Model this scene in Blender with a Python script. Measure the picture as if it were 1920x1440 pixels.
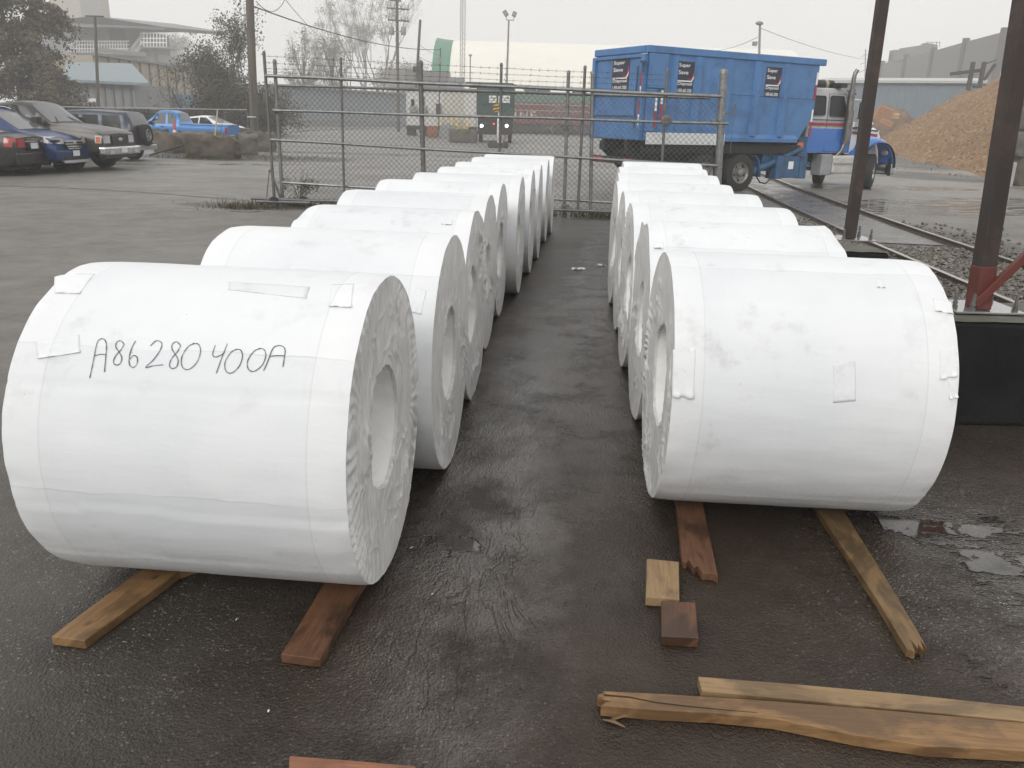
import bpy, bmesh, math, random
from mathutils import Vector, Matrix, noise
from math import sin, cos, pi, sqrt, atan2, radians

for o in list(bpy.data.objects):
    bpy.data.objects.remove(o)
C = bpy.context.scene.collection
SC = bpy.context.scene

# ---------------------------------------------------------------- camera
FPX, PITCH, ROLL, HC = 1528.2, 0.31476, 0.02872, 1.827      # focal length in photo pixels (1920 wide)
cp, sp = cos(PITCH), sin(PITCH)
FW = Vector((0, cp, -sp)); UP0 = Vector((0, sp, cp)); RT0 = Vector((1, 0, 0))
RT = cos(ROLL) * RT0 + sin(ROLL) * UP0
UP = -sin(ROLL) * RT0 + cos(ROLL) * UP0
EYE = Vector((0, 0, HC))
cam = bpy.data.cameras.new('camera'); camo = bpy.data.objects.new('camera', cam); C.objects.link(camo)
cam.sensor_width = 36.0; cam.lens = 36.0 * FPX / 1920.0
cam.clip_start = 0.05; cam.clip_end = 3000
camo.matrix_world = Matrix(((RT.x, UP.x, -FW.x, EYE.x), (RT.y, UP.y, -FW.y, EYE.y), (RT.z, UP.z, -FW.z, EYE.z), (0, 0, 0, 1)))
SC.camera = camo

def ray(px, py):
    return FW + RT * ((px - 960) / FPX) - UP * ((py - 720) / FPX)
def G(px, py, z=0.0):                       # the point of the horizontal plane z seen at that place of the photo
    d = ray(px, py); t = (z - HC) / d.z
    return EYE + d * t
def A(px, py, Y):                           # the point at distance Y
    d = ray(px, py)
    return EYE + d * (Y / d.y)

# ---------------------------------------------------------------- sky and sun (bright overcast)
world = bpy.data.worlds.new('World'); SC.world = world
world.use_nodes = True
nt = world.node_tree; nt.nodes.clear()
SUN_EL, SUN_AZ = radians(33), radians(-152)     # the glow behind the cloud stands behind the camera, a little to the left
out = nt.nodes.new('ShaderNodeOutputWorld')
sky = nt.nodes.new('ShaderNodeTexSky'); sky.sky_type = 'NISHITA'; sky.sun_disc = False
sky.sun_elevation = SUN_EL; sky.sun_rotation = SUN_AZ
sky.air_density = 1.0; sky.dust_density = 6.0; sky.ozone_density = 1.0
bg1 = nt.nodes.new('ShaderNodeBackground'); bg1.inputs['Strength'].default_value = 0.06
nt.links.new(sky.outputs['Color'], bg1.inputs['Color'])
tc = nt.nodes.new('ShaderNodeTexCoord'); sx = nt.nodes.new('ShaderNodeSeparateXYZ')
nt.links.new(tc.outputs['Generated'], sx.inputs['Vector'])
rp = nt.nodes.new('ShaderNodeValToRGB')          # cloud deck: paler at the horizon, about three times as bright overhead
rp.color_ramp.elements[0].position = 0.0; rp.color_ramp.elements[0].color = (0.425, 0.421, 0.412, 1)
rp.color_ramp.elements[1].position = 1.0; rp.color_ramp.elements[1].color = (0.47, 0.468, 0.462, 1)
e = rp.color_ramp.elements.new(0.14); e.color = (0.425, 0.421, 0.413, 1)
nt.links.new(sx.outputs['Z'], rp.inputs['Fac'])
bg2 = nt.nodes.new('ShaderNodeBackground'); bg2.inputs['Strength'].default_value = 2.62
cn = nt.nodes.new('ShaderNodeTexNoise'); cn.inputs['Scale'].default_value = 2.2; cn.inputs['Detail'].default_value = 5; nt.links.new(tc.outputs['Generated'], cn.inputs['Vector'])
cr_ = nt.nodes.new('ShaderNodeMapRange'); cr_.inputs[1].default_value = 0.3; cr_.inputs[2].default_value = 0.7; cr_.inputs[3].default_value = 0.93; cr_.inputs[4].default_value = 1.06; nt.links.new(cn.outputs['Fac'], cr_.inputs[0])
cm_ = nt.nodes.new('ShaderNodeVectorMath'); cm_.operation = 'SCALE'; nt.links.new(rp.outputs['Color'], cm_.inputs[0]); nt.links.new(cr_.outputs[0], cm_.inputs['Scale'])
nt.links.new(cm_.outputs[0], bg2.inputs['Color'])
mx = nt.nodes.new('ShaderNodeMixShader'); mx.inputs['Fac'].default_value = 0.92
nt.links.new(bg1.outputs[0], mx.inputs[1]); nt.links.new(bg2.outputs[0], mx.inputs[2])
nt.links.new(mx.outputs[0], out.inputs['Surface'])
sl = bpy.data.lights.new('sun', 'SUN'); sl.energy = 1.35; sl.angle = radians(25); sl.color = (1, 0.985, 0.965)
so = bpy.data.objects.new('sun', sl); C.objects.link(so); so.location = (-20, -30, 40)
sdir = Vector((sin(SUN_AZ) * cos(SUN_EL), cos(SUN_AZ) * cos(SUN_EL), sin(SUN_EL)))
so.rotation_euler = (-sdir).to_track_quat('-Z', 'Y').to_euler()
SC.view_settings.view_transform = 'Standard'; SC.view_settings.look = 'None'
SC.view_settings.exposure = 0.0; SC.view_settings.gamma = 1.0
SC.render.engine = 'CYCLES'
SC.cycles.max_bounces = 6; SC.cycles.volume_bounces = 1; SC.cycles.transparent_max_bounces = 12
SC.cycles.use_denoising = True

# ---------------------------------------------------------------- materials
def rgb(c):
    if isinstance(c, (int, float)): c = (c, c, c)
    return (c[0], c[1], c[2], 1.0)
class NT:
    def __init__(s, name):
        s.m = bpy.data.materials.new(name); s.m.use_nodes = True
        s.t = s.m.node_tree; s.b = s.t.nodes['Principled BSDF']
        s.tc = None
    def n(s, typ, **kw):
        nd = s.t.nodes.new(typ)
        for k, v in kw.items():
            if k.startswith('i_'): nd.inputs[k[2:].replace('_', ' ')].default_value = v
            else: setattr(nd, k, v)
        return nd
    def l(s, a, b): s.t.links.new(a, b)
    def co(s, kind='Object', scale=None, rnd=False):
        if s.tc is None: s.tc = s.n('ShaderNodeTexCoord')
        v = s.tc.outputs[kind]
        if scale or rnd:
            mp = s.n('ShaderNodeMapping')
            if scale: mp.inputs['Scale'].default_value = scale if not isinstance(scale, (int, float)) else (scale,) * 3
            if rnd:
                oi = s.n('ShaderNodeObjectInfo'); mu = s.n('ShaderNodeMath', operation='MULTIPLY'); mu.inputs[1].default_value = 57.0
                s.l(oi.outputs['Random'], mu.inputs[0]); cb = s.n('ShaderNodeCombineXYZ')
                for k in range(3): s.l(mu.outputs[0], cb.inputs[k])
                s.l(cb.outputs[0], mp.inputs['Location'])
            s.l(v, mp.inputs['Vector']); v = mp.outputs['Vector']
        return v
    def noise(s, vec, scale, detail=4, rough=0.55, dist=0.0):
        nd = s.n('ShaderNodeTexNoise'); nd.inputs['Scale'].default_value = scale; nd.inputs['Detail'].default_value = detail
        nd.inputs['Roughness'].default_value = rough; nd.inputs['Distortion'].default_value = dist
        s.l(vec, nd.inputs['Vector']); return nd.outputs['Fac']
    def voro(s, vec, scale, feature='F1', out='Distance'):
        nd = s.n('ShaderNodeTexVoronoi'); nd.inputs['Scale'].default_value = scale; nd.feature = feature
        s.l(vec, nd.inputs['Vector']); return nd.outputs[out]
    def ramp(s, fac, stops, interp='LINEAR'):
        nd = s.n('ShaderNodeValToRGB'); cr = nd.color_ramp; cr.interpolation = interp
        for i, (p, c) in enumerate(stops):
            el = cr.elements[i] if i < 2 else cr.elements.new(p)
            el.position = p; el.color = rgb(c)
        s.l(fac, nd.inputs['Fac']); return nd.outputs['Color']
    def mix(s, fac, a, b, blend='MIX'):
        nd = s.n('ShaderNodeMix', data_type='RGBA', blend_type=blend)
        for k, v in ((0, fac), (6, a), (7, b)):
            if hasattr(v, 'is_linked'): s.l(v, nd.inputs[k])
            else: nd.inputs[k].default_value = v if k == 0 else rgb(v)
        return nd.outputs[2]
    def math(s, op, a, b=0.0, clamp=False):
        nd = s.n('ShaderNodeMath', operation=op, use_clamp=clamp)
        for sock, v in ((nd.inputs[0], a), (nd.inputs[1], b)):
            if hasattr(v, 'is_linked'): s.l(v, sock)
            else: sock.default_value = v
        return nd.outputs[0]
    def maprange(s, v, a, b, c=0.0, d=1.0):
        nd = s.n('ShaderNodeMapRange'); nd.clamp = True
        for i, q in enumerate((a, b, c, d)): nd.inputs[i + 1].default_value = q
        s.l(v, nd.inputs[0]); return nd.outputs[0]
    def bump(s, h, strength=0.3, dist=0.01, prev=None):
        nd = s.n('ShaderNodeBump'); nd.inputs['Strength'].default_value = strength; nd.inputs['Distance'].default_value = dist
        s.l(h, nd.inputs['Height'])
        if prev is not None: s.l(prev, nd.inputs['Normal'])
        s.last = nd.outputs[0]
        s.l(nd.outputs[0], s.b.inputs['Normal']); return nd.outputs[0]
    def col(s, v):
        if hasattr(v, 'is_linked'): s.l(v, s.b.inputs['Base Color'])
        else: s.b.inputs['Base Color'].default_value = rgb(v)
    def rough(s, v):
        if hasattr(v, 'is_linked'): s.l(v, s.b.inputs['Roughness'])
        else: s.b.inputs['Roughness'].default_value = v

def mk(name, c, r=0.6, metal=0.0, var=0.25, vs=6.0, bump=0.0, bs=30.0, dirt=None, dirts=2.0, dirta=0.5, coat=0.0, stretch=None, rvar=0.0):
    """a plain surface with tonal variation, an optional second (dirt, rust) colour in patches and a fine relief"""
    m = NT(name); v = m.co('Object', stretch, rnd=True)
    f = m.noise(v, vs, 5, 0.6)
    lo = tuple(x * (1 - var) for x in rgb(c)[:3]); hi = tuple(min(1, x * (1 + var)) for x in rgb(c)[:3])
    colr = m.ramp(f, [(0.25, lo), (0.75, hi)])
    if dirt is not None:
        g = m.noise(v, dirts, 6, 0.65, 0.4)
        colr = m.mix(m.maprange(g, 0.5, 0.68, 0, dirta), colr, dirt)
    m.col(colr); m.b.inputs['Metallic'].default_value = metal
    if rvar: m.rough(m.maprange(f, 0.3, 0.7, max(0.02, r - rvar), min(1, r + rvar)))
    else: m.rough(r)
    if coat: m.b.inputs['Coat Weight'].default_value = coat; m.b.inputs['Coat Roughness'].default_value = 0.08
    if bump: m.bump(m.noise(v, bs, 5, 0.6), bump, 0.01)
    return m.m
def glassm(name, c=(0.02, 0.024, 0.026), r=0.06):
    m = NT(name); m.col(c); m.rough(r); m.b.inputs['Specular IOR Level'].default_value = 0.7
    v = m.co('Object', None, rnd=True); m.rough(m.maprange(m.noise(v, 9, 4), 0.3, 0.7, r, r + 0.14)); return m.m
def lampm(name, c, e):
    m = NT(name); m.col(c); m.b.inputs['Emission Color'].default_value = rgb(c); m.b.inputs['Emission Strength'].default_value = e; return m.m

# ---------------------------------------------------------------- mesh helpers
class MB:
    def __init__(s): s.v = []; s.f = []; s.mi = []
    def add(s, vs, fs, mi=0):
        b = len(s.v); s.v += [Vector(p) for p in vs]
        for f in fs: s.f.append([b + i for i in f]); s.mi.append(mi)
    def box(s, c, d, rz=0.0, mi=0, M=None):
        x, y, z = d[0] / 2, d[1] / 2, d[2] / 2
        vs = [Vector((a * x, b * y, e * z)) for e in (-1, 1) for b in (-1, 1) for a in (-1, 1)]
        if M is not None: vs = [M @ p for p in vs]
        elif rz: R = Matrix.Rotation(rz, 3, 'Z'); vs = [R @ p for p in vs]
        s.add([p + Vector(c) for p in vs], [(0, 2, 3, 1), (4, 5, 7, 6), (0, 1, 5, 4), (2, 6, 7, 3), (0, 4, 6, 2), (1, 3, 7, 5)], mi)
        return s
    def bb(s, a, b, mi=0):                       # box from corner to corner
        return s.box([(a[i] + b[i]) / 2 for i in range(3)], [abs(b[i] - a[i]) for i in range(3)], 0, mi)
    def tube(s, pts, r, n=8, mi=0, cap=True):
        pts = [Vector(p) for p in pts]; m = len(pts)
        rs = r if isinstance(r, (list, tuple)) else [r] * m
        rings = []; pu = None
        for i, p in enumerate(pts):
            d = (pts[min(i + 1, m - 1)] - pts[max(i - 1, 0)]); d = d.normalized() if d.length > 1e-9 else Vector((0, 0, 1))
            u = pu - d * pu.dot(d) if pu is not None else d.orthogonal()
            if u.length < 1e-6: u = d.orthogonal()
            u.normalize(); w = d.cross(u); pu = u
            rings.append([p + (u * cos(2 * pi * k / n) + w * sin(2 * pi * k / n)) * rs[i] for k in range(n)])
        vs = [q for rg in rings for q in rg]; fs = []
        for i in range(m - 1):
            for k in range(n):
                fs.append((i * n + k, i * n + (k + 1) % n, (i + 1) * n + (k + 1) % n, (i + 1) * n + k))
        if cap: fs.append(tuple(reversed(range(n)))); fs.append(tuple((m - 1) * n + k for k in range(n)))
        s.add(vs, fs, mi); return s
    def beam(s, a, b, w, h, up=(0, 0, 1), mi=0):  # rectangular bar from a to b
        a, b = Vector(a), Vector(b); d = (b - a).normalized(); u = Vector(up)
        sd = d.cross(u)
        if sd.length < 1e-6: sd = d.cross(Vector((0, 1, 0)))
        sd.normalize(); u = sd.cross(d).normalized()
        q = [sd * (w / 2) + u * (h / 2), -sd * (w / 2) + u * (h / 2), -sd * (w / 2) - u * (h / 2), sd * (w / 2) - u * (h / 2)]
        s.add([a + p for p in q] + [b + p for p in q], [(0, 1, 2, 3), (7, 6, 5, 4), (0, 4, 5, 1), (1, 5, 6, 2), (2, 6, 7, 3), (3, 7, 4, 0)], mi); return s
    def prism(s, poly, off, mi=0):               # 3-D polygon swept by a vector
        off = Vector(off); n = len(poly); poly = [Vector(p) for p in poly]
        nr = Vector((0, 0, 0))
        for i in range(n): nr += poly[i].cross(poly[(i + 1) % n])
        if nr.dot(off) > 0: poly = poly[::-1]
        s.add(poly + [p + off for p in poly], [tuple(range(n)), tuple(reversed(range(n, 2 * n)))] + [(i, n + i, n + (i + 1) % n, (i + 1) % n) for i in range(n)], mi); return s
    def grid(s, nu, nv, fn, mi=0, close_u=False):
        vs = [fn(i / (nu if close_u else nu - 1), j / (nv - 1)) for j in range(nv) for i in range(nu)]
        fs = []
        for j in range(nv - 1):
            for i in range(nu if close_u else nu - 1):
                i2 = (i + 1) % nu
                fs.append((j * nu + i, j * nu + i2, (j + 1) * nu + i2, (j + 1) * nu + i))
        s.add(vs, fs, mi); return s
    def lathe(s, prof, c, axis='Z', n=24, mi=0):  # prof: (radius, height) pairs
        vs = []; m = len(prof)
        for r, h in prof:
            for k in range(n):
                a = 2 * pi * k / n; p = (r * cos(a), r * sin(a), h)
                if axis == 'X': p = (h, r * cos(a), r * sin(a))
                if axis == 'Y': p = (r * sin(a), h, r * cos(a))
                vs.append(Vector(p) + Vector(c))
        fs = [(i * n + k, i * n + (k + 1) % n, (i + 1) * n + (k + 1) % n, (i + 1) * n + k) for i in range(m - 1) for k in range(n)]
        s.add(vs, fs, mi); return s
    def blob(s, c, r, sub=2, amp=0.25, sc=1.0, seed=0, mi=0):
        bm = bmesh.new(); bmesh.ops.create_icosphere(bm, subdivisions=sub, radius=1.0)
        r = r if isinstance(r, (tuple, list)) else (r, r, r)
        vs = []
        for v in bm.verts:
            k = 1 + amp * noise.noise(v.co * sc + Vector((seed, seed * 1.7, 3.1)))
            vs.append(Vector((v.co.x * r[0] * k, v.co.y * r[1] * k, v.co.z * r[2] * k)) + Vector(c))
        s.add(vs, [[v.index for v in f.verts] for f in bm.faces], mi); bm.free(); return s

ORG = {}
def link(o): C.objects.link(o); return o
def setp(o, label=None, cat=None, group=None, kind=None):
    if label: o['label'] = label
    if cat: o['category'] = cat
    if group: o['group'] = group
    if kind: o['kind'] = kind
    return o
def thing(name, label, cat, loc=(0, 0, 0), rz=0.0, group=None):
    o = link(bpy.data.objects.new(name, None)); o.empty_display_size = 0.2
    o.location = loc; o.rotation_euler = (0, 0, rz)
    setp(o, label, cat, group); ORG[o.name] = Matrix.Translation(Vector(loc)) @ Matrix.Rotation(rz, 4, 'Z'); return o
def part(name, mb, mats, parent=None, world=False, smooth=None, bevel=0.0, seg=2, label=None):
    me = bpy.data.meshes.new(name); vs = mb.v
    if world and parent is not None:
        root = parent
        while root.parent is not None: root = root.parent
        inv = ORG[root.name].inverted(); vs = [inv @ p for p in vs]
    me.from_pydata([tuple(p) for p in vs], [], mb.f); me.validate()
    for m in (mats if isinstance(mats, (list, tuple)) else [mats]): me.materials.append(m)
    if len(me.materials) > 1 and len(me.polygons) == len(mb.mi): me.polygons.foreach_set('material_index', mb.mi)
    bm = bmesh.new(); bm.from_mesh(me); bmesh.ops.recalc_face_normals(bm, faces=bm.faces); bm.to_mesh(me); bm.free()
    if smooth:
        me.shade_smooth(); me.set_sharp_from_angle(angle=radians(smooth))
    o = link(bpy.data.objects.new(name, me))
    if parent is not None: o.parent = parent
    if bevel:
        b = o.modifiers.new('bevel', 'BEVEL'); b.width = bevel; b.segments = seg; b.limit_method = 'ANGLE'; b.angle_limit = radians(40)
    if label: o['label'] = label
    return o
def solo(name, mb, mats, label, cat, group=None, **kw):      # a thing that is one mesh; its origin is put at its base
    c = Vector((0, 0, 0))
    for p in mb.v: c += p
    c /= max(1, len(mb.v)); c.z = min(p.z for p in mb.v)
    mb.v = [p - c for p in mb.v]
    o = part(name, mb, mats, **kw); o.location = c
    return setp(o, label, cat, group)
def struct(name, mb, mats, kind='structure', **kw):
    return setp(part(name, mb, mats, **kw), kind=kind)
def copy_tree(o, parent=None):
    c = o.copy(); link(c); c.parent = parent
    for ch in list(o.children): copy_tree(ch, c)
    return c
def fbm(p, o=4, k=0.5):
    a, s_ = 1.0, 0.0; q = Vector(p)
    for _ in range(o): s_ += a * noise.noise(q); a *= k; q = q * 2.03
    return s_
def text_mb(txt, size=1.0, off=0.0, ext=0.0):
    """letters as a flat mesh in the XY plane, starting at the origin"""
    cu = bpy.data.curves.new('lettering', 'FONT'); cu.body = txt; cu.size = size; cu.offset = off; cu.extrude = ext
    ob = bpy.data.objects.new('lettering', cu); C.objects.link(ob)
    dg = bpy.context.evaluated_depsgraph_get(); me = bpy.data.meshes.new_from_object(ob.evaluated_get(dg))
    mb = MB(); mb.add([v.co.copy() for v in me.vertices], [list(p.vertices) for p in me.polygons])
    bpy.data.objects.remove(ob); bpy.data.curves.remove(cu); bpy.data.meshes.remove(me)
    return mb
def fit_text(txt, w, h, off=0.0):
    """lettering stretched to a width and height, centred on the origin"""
    mb = text_mb(txt, 1.0, off)
    xs = [p.x for p in mb.v]; ys = [p.y for p in mb.v]
    a, b, c, d = min(xs), max(xs), min(ys), max(ys)
    mb.v = [Vector(((p.x - (a + b) / 2) * w / (b - a), (p.y - (c + d) / 2) * h / (d - c), 0)) for p in mb.v]
    return mb
def place(mb, o, ux, uy, mb2, mi=0):
    """lay a flat XY mesh on a plane given by origin and two axes, adding it to mb2"""
    o, ux, uy = Vector(o), Vector(ux), Vector(uy)
    mb2.add([o + ux * p.x + uy * p.y for p in mb.v], mb.f, mi)
# ---------------------------------------------------------------- ground
def ground_material():
    m = NT('wet_asphalt'); p = m.co('Object')
    # slow distortion of the coordinates, so that wet patches get ragged edges
    nz = m.n('ShaderNodeTexNoise'); nz.inputs['Scale'].default_value = 1.6; nz.inputs['Detail'].default_value = 6; nz.inputs['Roughness'].default_value = 0.65
    m.l(p, nz.inputs['Vector'])
    sub = m.n('ShaderNodeVectorMath', operation='SUBTRACT'); m.l(nz.outputs['Color'], sub.inputs[0]); sub.inputs[1].default_value = (0.5, 0.5, 0.5)
    scl = m.n('ShaderNodeVectorMath', operation='SCALE'); m.l(sub.outputs[0], scl.inputs[0]); scl.inputs['Scale'].default_value = 1.1
    addv = m.n('ShaderNodeVectorMath', operation='ADD'); m.l(p, addv.inputs[0]); m.l(scl.outputs[0], addv.inputs[1])
    pd = addv.outputs[0]
    def ell(cx, cy, rx, ry, rot=0.0, src=pd):
        mp = m.n('ShaderNodeMapping', vector_type='TEXTURE')
        mp.inputs['Location'].default_value = (cx, cy, 0); mp.inputs['Rotation'].default_value = (0, 0, radians(rot)); mp.inputs['Scale'].default_value = (rx, ry, 1)
        m.l(src, mp.inputs['Vector']); sp_ = m.n('ShaderNodeSeparateXYZ'); m.l(mp.outputs[0], sp_.inputs[0])
        cb = m.n('ShaderNodeCombineXYZ'); m.l(sp_.outputs[0], cb.inputs[0]); m.l(sp_.outputs[1], cb.inputs[1])
        ln = m.n('ShaderNodeVectorMath', operation='LENGTH'); m.l(cb.outputs[0], ln.inputs[0]); return ln.outputs['Value']
    def union(lst, a, b):
        r = lst[0]
        for q in lst[1:]: r = m.math('MINIMUM', r, q)
        return m.maprange(r, a, b, 1, 0)
    n_lo = m.noise(p, 0.35, 5, 0.6); n_mid = m.noise(p, 2.3, 6, 0.65); n_hi = m.noise(p, 60, 3, 0.6); n_fine = m.noise(p, 230, 2, 0.6)
    # zones of the yard: brown mud between and under the rows, lighter asphalt to the left and beyond, pale wet concrete lot to the right
    aisle = union([ell(0.55, 4.5, 1.5, 11.5), ell(1.6, 3.0, 1.6, 2.3), ell(2.9, 6, 2.0, 9)], 0.80, 1.12)
    right_lot = union([ell(22, 27, 13.5, 17, 8)], 0.85, 1.05)
    far = m.maprange(ell(0.9, 4, 3.5, 13.0), 0.70, 1.30, 0, 1)
    yard = m.math('MULTIPLY', union([ell(-6, 62, 34, 42)], 0.8, 1.1), m.maprange(n_lo, 0.3, 0.6, 0.5, 1.0))
    dirtstrip = union([ell(-5.4, 16.7, 1.5, 0.55, -6), ell(-1.2, 16.9, 4.5, 0.3, -5), ell(2.2, 16.4, 1.8, 0.4), ell(-11.2, 34.5, 4.6, 2.6), ell(7.3, 12.0, 1.4, 5.5), ell(5.0, 8.5, 1.2, 4.0),
                       ell(10.5, 9.6, 2.6, 1.5), ell(17.4, 35.5, 3.0, 4.0, 20), ell(26, 55, 3, 16, -24)], 0.85, 1.08)
    base = m.ramp(n_mid, [(0.2, (0.024, 0.0205, 0.0168)), (0.5, (0.043, 0.037, 0.031)), (0.8, (0.066, 0.058, 0.048))])
    base = m.mix(m.math('MULTIPLY', aisle, m.maprange(n_lo, 0.35, 0.65, 0.65, 1.0)), base, m.ramp(n_mid, [(0.25, (0.015, 0.0090, 0.0052)), (0.75, (0.048, 0.031, 0.0195))]))
    lightc = m.ramp(n_mid, [(0.2, (0.085, 0.076, 0.066)), (0.55, (0.160, 0.148, 0.132)), (0.85, (0.225, 0.21, 0.19))])
    base = m.mix(m.math('MULTIPLY', far, m.maprange(n_lo, 0.2, 0.6, 0.75, 1.0)), base, lightc)
    base = m.mix(yard, base, m.ramp(n_mid, [(0.25, (0.15, 0.143, 0.133)), (0.75, (0.25, 0.24, 0.225))]))
    base = m.mix(right_lot, base, m.ramp(n_mid, [(0.25, (0.15, 0.14, 0.125)), (0.75, (0.27, 0.26, 0.24))]))
    dirtc = m.ramp(n_hi, [(0.3, (0.022, 0.018, 0.013)), (0.7, (0.07, 0.058, 0.043))])
    base = m.mix(m.math('MULTIPLY', dirtstrip, 0.9), base, dirtc)
    blot = m.maprange(m.noise(p, 0.9, 7, 0.72, 0.6), 0.56, 0.66, 0, 0.5)          # oil and damp stains
    base = m.mix(blot, base, m.mix(0.5, base, (0.012, 0.011, 0.010)))
    # stones of the asphalt: pale chips where the binder has worn off
    vcol = m.voro(p, 92, out='Color'); vd = m.voro(p, 92)
    sepc = m.n('ShaderNodeSeparateColor'); m.l(vcol, sepc.inputs[0])
    worn = m.maprange(m.noise(p, 0.8, 4, 0.6), 0.38, 0.58, 0.15, 1.0)
    wornzone = m.math('MULTIPLY', worn, m.maprange(ell(0.5, 4.6, 1.25, 9.0), 0.3, 1.3, 0.22, 1.0))
    pick = m.math('GREATER_THAN', sepc.outputs[0], 0.62)
    chip = m.math('MULTIPLY', m.math('MULTIPLY', pick, m.maprange(vd, 0.34, 0.48, 1, 0)), wornzone)
    chipc = m.ramp(sepc.outputs[1], [(0.1, (0.045, 0.04, 0.035)), (0.6, (0.12, 0.112, 0.10)), (1.0, (0.30, 0.285, 0.26))])
    base = m.mix(m.math('MULTIPLY', chip, 0.85), base, chipc)
    # water
    puddle = union([ell(1.98, 3.55, 0.20, 0.50, 28), ell(2.22, 3.0, 0.14, 0.32, 30), ell(1.62, 2.52, 0.13, 0.035), ell(2.5, 3.3, 0.22, 0.5, 30), ell(-0.20, 3.05, 0.12, 0.34, 14),
                    ell(10.5, 21, 4.0, 2.2, 25), ell(15, 24, 3.5, 1.0, 10), ell(12, 27.5, 4, 1.2, 10), ell(21, 29, 4, 0.9), ell(-12.9, 28.6, 2.2, 0.3, 4), ell(-9.8, 29.9, 1.7, 0.25, 8),
                    ell(-5.6, 15.7, 0.9, 0.16, -6), ell(-9.3, 30.6, 1.5, 0.3, 20), ell(5, 62, 3, 1), ell(-6, 41, 9, 1.4, 4)], 0.86, 1.0)
    ncon = m.noise(m.co('Object', (1.0, 0.34, 1)), 3.4, 4, 0.55, 0.8)
    line = m.maprange(m.math('ABSOLUTE', m.math('SUBTRACT', ncon, 0.5)), 0.004, 0.016, 1, 0)
    stream_zone = union([ell(-0.10, 2.9, 0.30, 1.0, -4), ell(2.3, 2.7, 0.4, 0.6, 20)], 0.4, 1.1)
    stream = m.math('MULTIPLY', line, stream_zone)
    puddle = m.math('MULTIPLY', puddle, m.maprange(m.noise(m.co('Object', (1, 2.2, 1)), 1.3, 6, 0.7), 0.44, 0.52, 0.12, 0.92))
    water = m.math('MAXIMUM', puddle, m.math('MULTIPLY', stream, 0.35))
    base = m.mix(m.math('MULTIPLY', water, 0.6), base, (0.012, 0.010, 0.008))
    m.col(base)
    wet = m.maprange(n_lo, 0.35, 0.65, 0.0, 1.0)
    r = m.math('ADD', m.maprange(wet, 0, 1, 0.40, 0.24), m.maprange(n_hi, 0.3, 0.7, -0.06, 0.10))
    sheen = m.math('MULTIPLY', union([ell(0.0, 4.6, 0.48, 4.2, -6), ell(2.35, 3.0, 0.75, 1.5, 20), ell(1.0, 9, 0.4, 6, -6)], 0.35, 1.15), m.maprange(n_mid, 0.36, 0.54, 0.1, 1.0))
    r = m.math('ADD', m.math('MULTIPLY', r, m.math('SUBTRACT', 1.0, sheen)), m.math('MULTIPLY', sheen, 0.10))
    r = m.math('ADD', r, m.math('MULTIPLY', far, 0.12))
    r = m.math('MULTIPLY', r, m.maprange(water, 0, 1, 1.0, 0.12))
    m.rough(m.math('MAXIMUM', r, 0.03))
    m.l(m.math('ADD', 0.34, m.math('MULTIPLY', sheen, 0.95)), m.b.inputs['Specular IOR Level'])
    h = m.math('ADD', m.math('MULTIPLY', m.voro(p, 105), 0.55), m.math('ADD', m.math('MULTIPLY', n_hi, 1.0), m.math('MULTIPLY', n_fine, 0.25)))
    h = m.math('ADD', h, m.math('ADD', m.math('MULTIPLY', m.noise(p, 9, 5, 0.6), 1.6), m.math('MULTIPLY', m.noise(m.co('Object', (26, 9, 1)), 1.0, 4, 0.6, 0.6), m.math('MULTIPLY', sheen, 1.3))))
    h = m.math('MULTIPLY', h, m.maprange(water, 0, 0.8, 1.0, 0.0))
    h = m.math('MULTIPLY', h, m.math('SUBTRACT', 1.0, m.math('MULTIPLY', sheen, 0.5)))
    m.bump(h, 0.6, 0.011)
    return m.m
M_GROUND = ground_material()
g = MB()
def axis_steps(lo, hi, near, step):
    xs = [lo, lo / 3, -near] + [-near + step * i for i in range(1, int(2 * near / step))] + [near, hi / 3, hi]
    return xs
g.add([(-300, -30, 0), (300, -30, 0), (300, 420, 0), (-300, 420, 0)], [(0, 1, 2, 3)])
struct('ground', g, M_GROUND)

# a sealed joint in the asphalt of the car park
sm = MB(); pl = [G(-60, 345), G(0, 349), G(130, 353), G(270, 361), G(400, 371), G(470, 377)]
for a, b in zip(pl, pl[1:]):
    w = Vector((0, 0.045, 0)); up = Vector((0, 0, 0.004))
    sm.add([a - w + up, b - w + up, b + w + up, a + w + up], [(0, 1, 2, 3)])
struct('pavement_joint', sm, mk('tar', (0.02, 0.019, 0.018), 0.5, var=0.3))

# the paved strip between the rails
rail_a = [G(1300, 305), G(1380, 340), G(1430, 365), G(1580, 440), G(1752, 516), G(1808, 542), Vector((5.33, 7.0, 0)), Vector((5.2, 4.0, 0)), Vector((5.1, 0, 0))]
def rail_b_of(p, q):                                   # the second rail, one gauge to the right
    d = (q - p).normalized(); return Vector((d.y, -d.x, 0))
def smooth_line(pts, n=40):
    # quadratic fit of x over y keeps the rails fair
    import numpy as np
    ys = np.array([p.y for p in pts]); xs = np.array([p.x for p in pts]); k = np.polyfit(ys, xs, 2)
    yy = np.linspace(0, 60, n); return [Vector((float(np.polyval(k, y)), float(y), 0)) for y in yy]
RA = smooth_line([G(1430, 365), G(1500, 400), G(1580, 440), G(1752, 516), G(1808, 542), Vector((5.35, 6, 0)), Vector((8.4, 36, 0)), Vector((5.6, 12, 0))])
RB = []
for i, p in enumerate(RA):
    q = RA[min(i + 1, len(RA) - 1)]; o_ = RA[max(i - 1, 0)]; d = (q - o_).normalized()
    RB.append(p + Vector((d.y, -d.x, 0)) * 1.5)
st = MB(); n0 = 9
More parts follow.
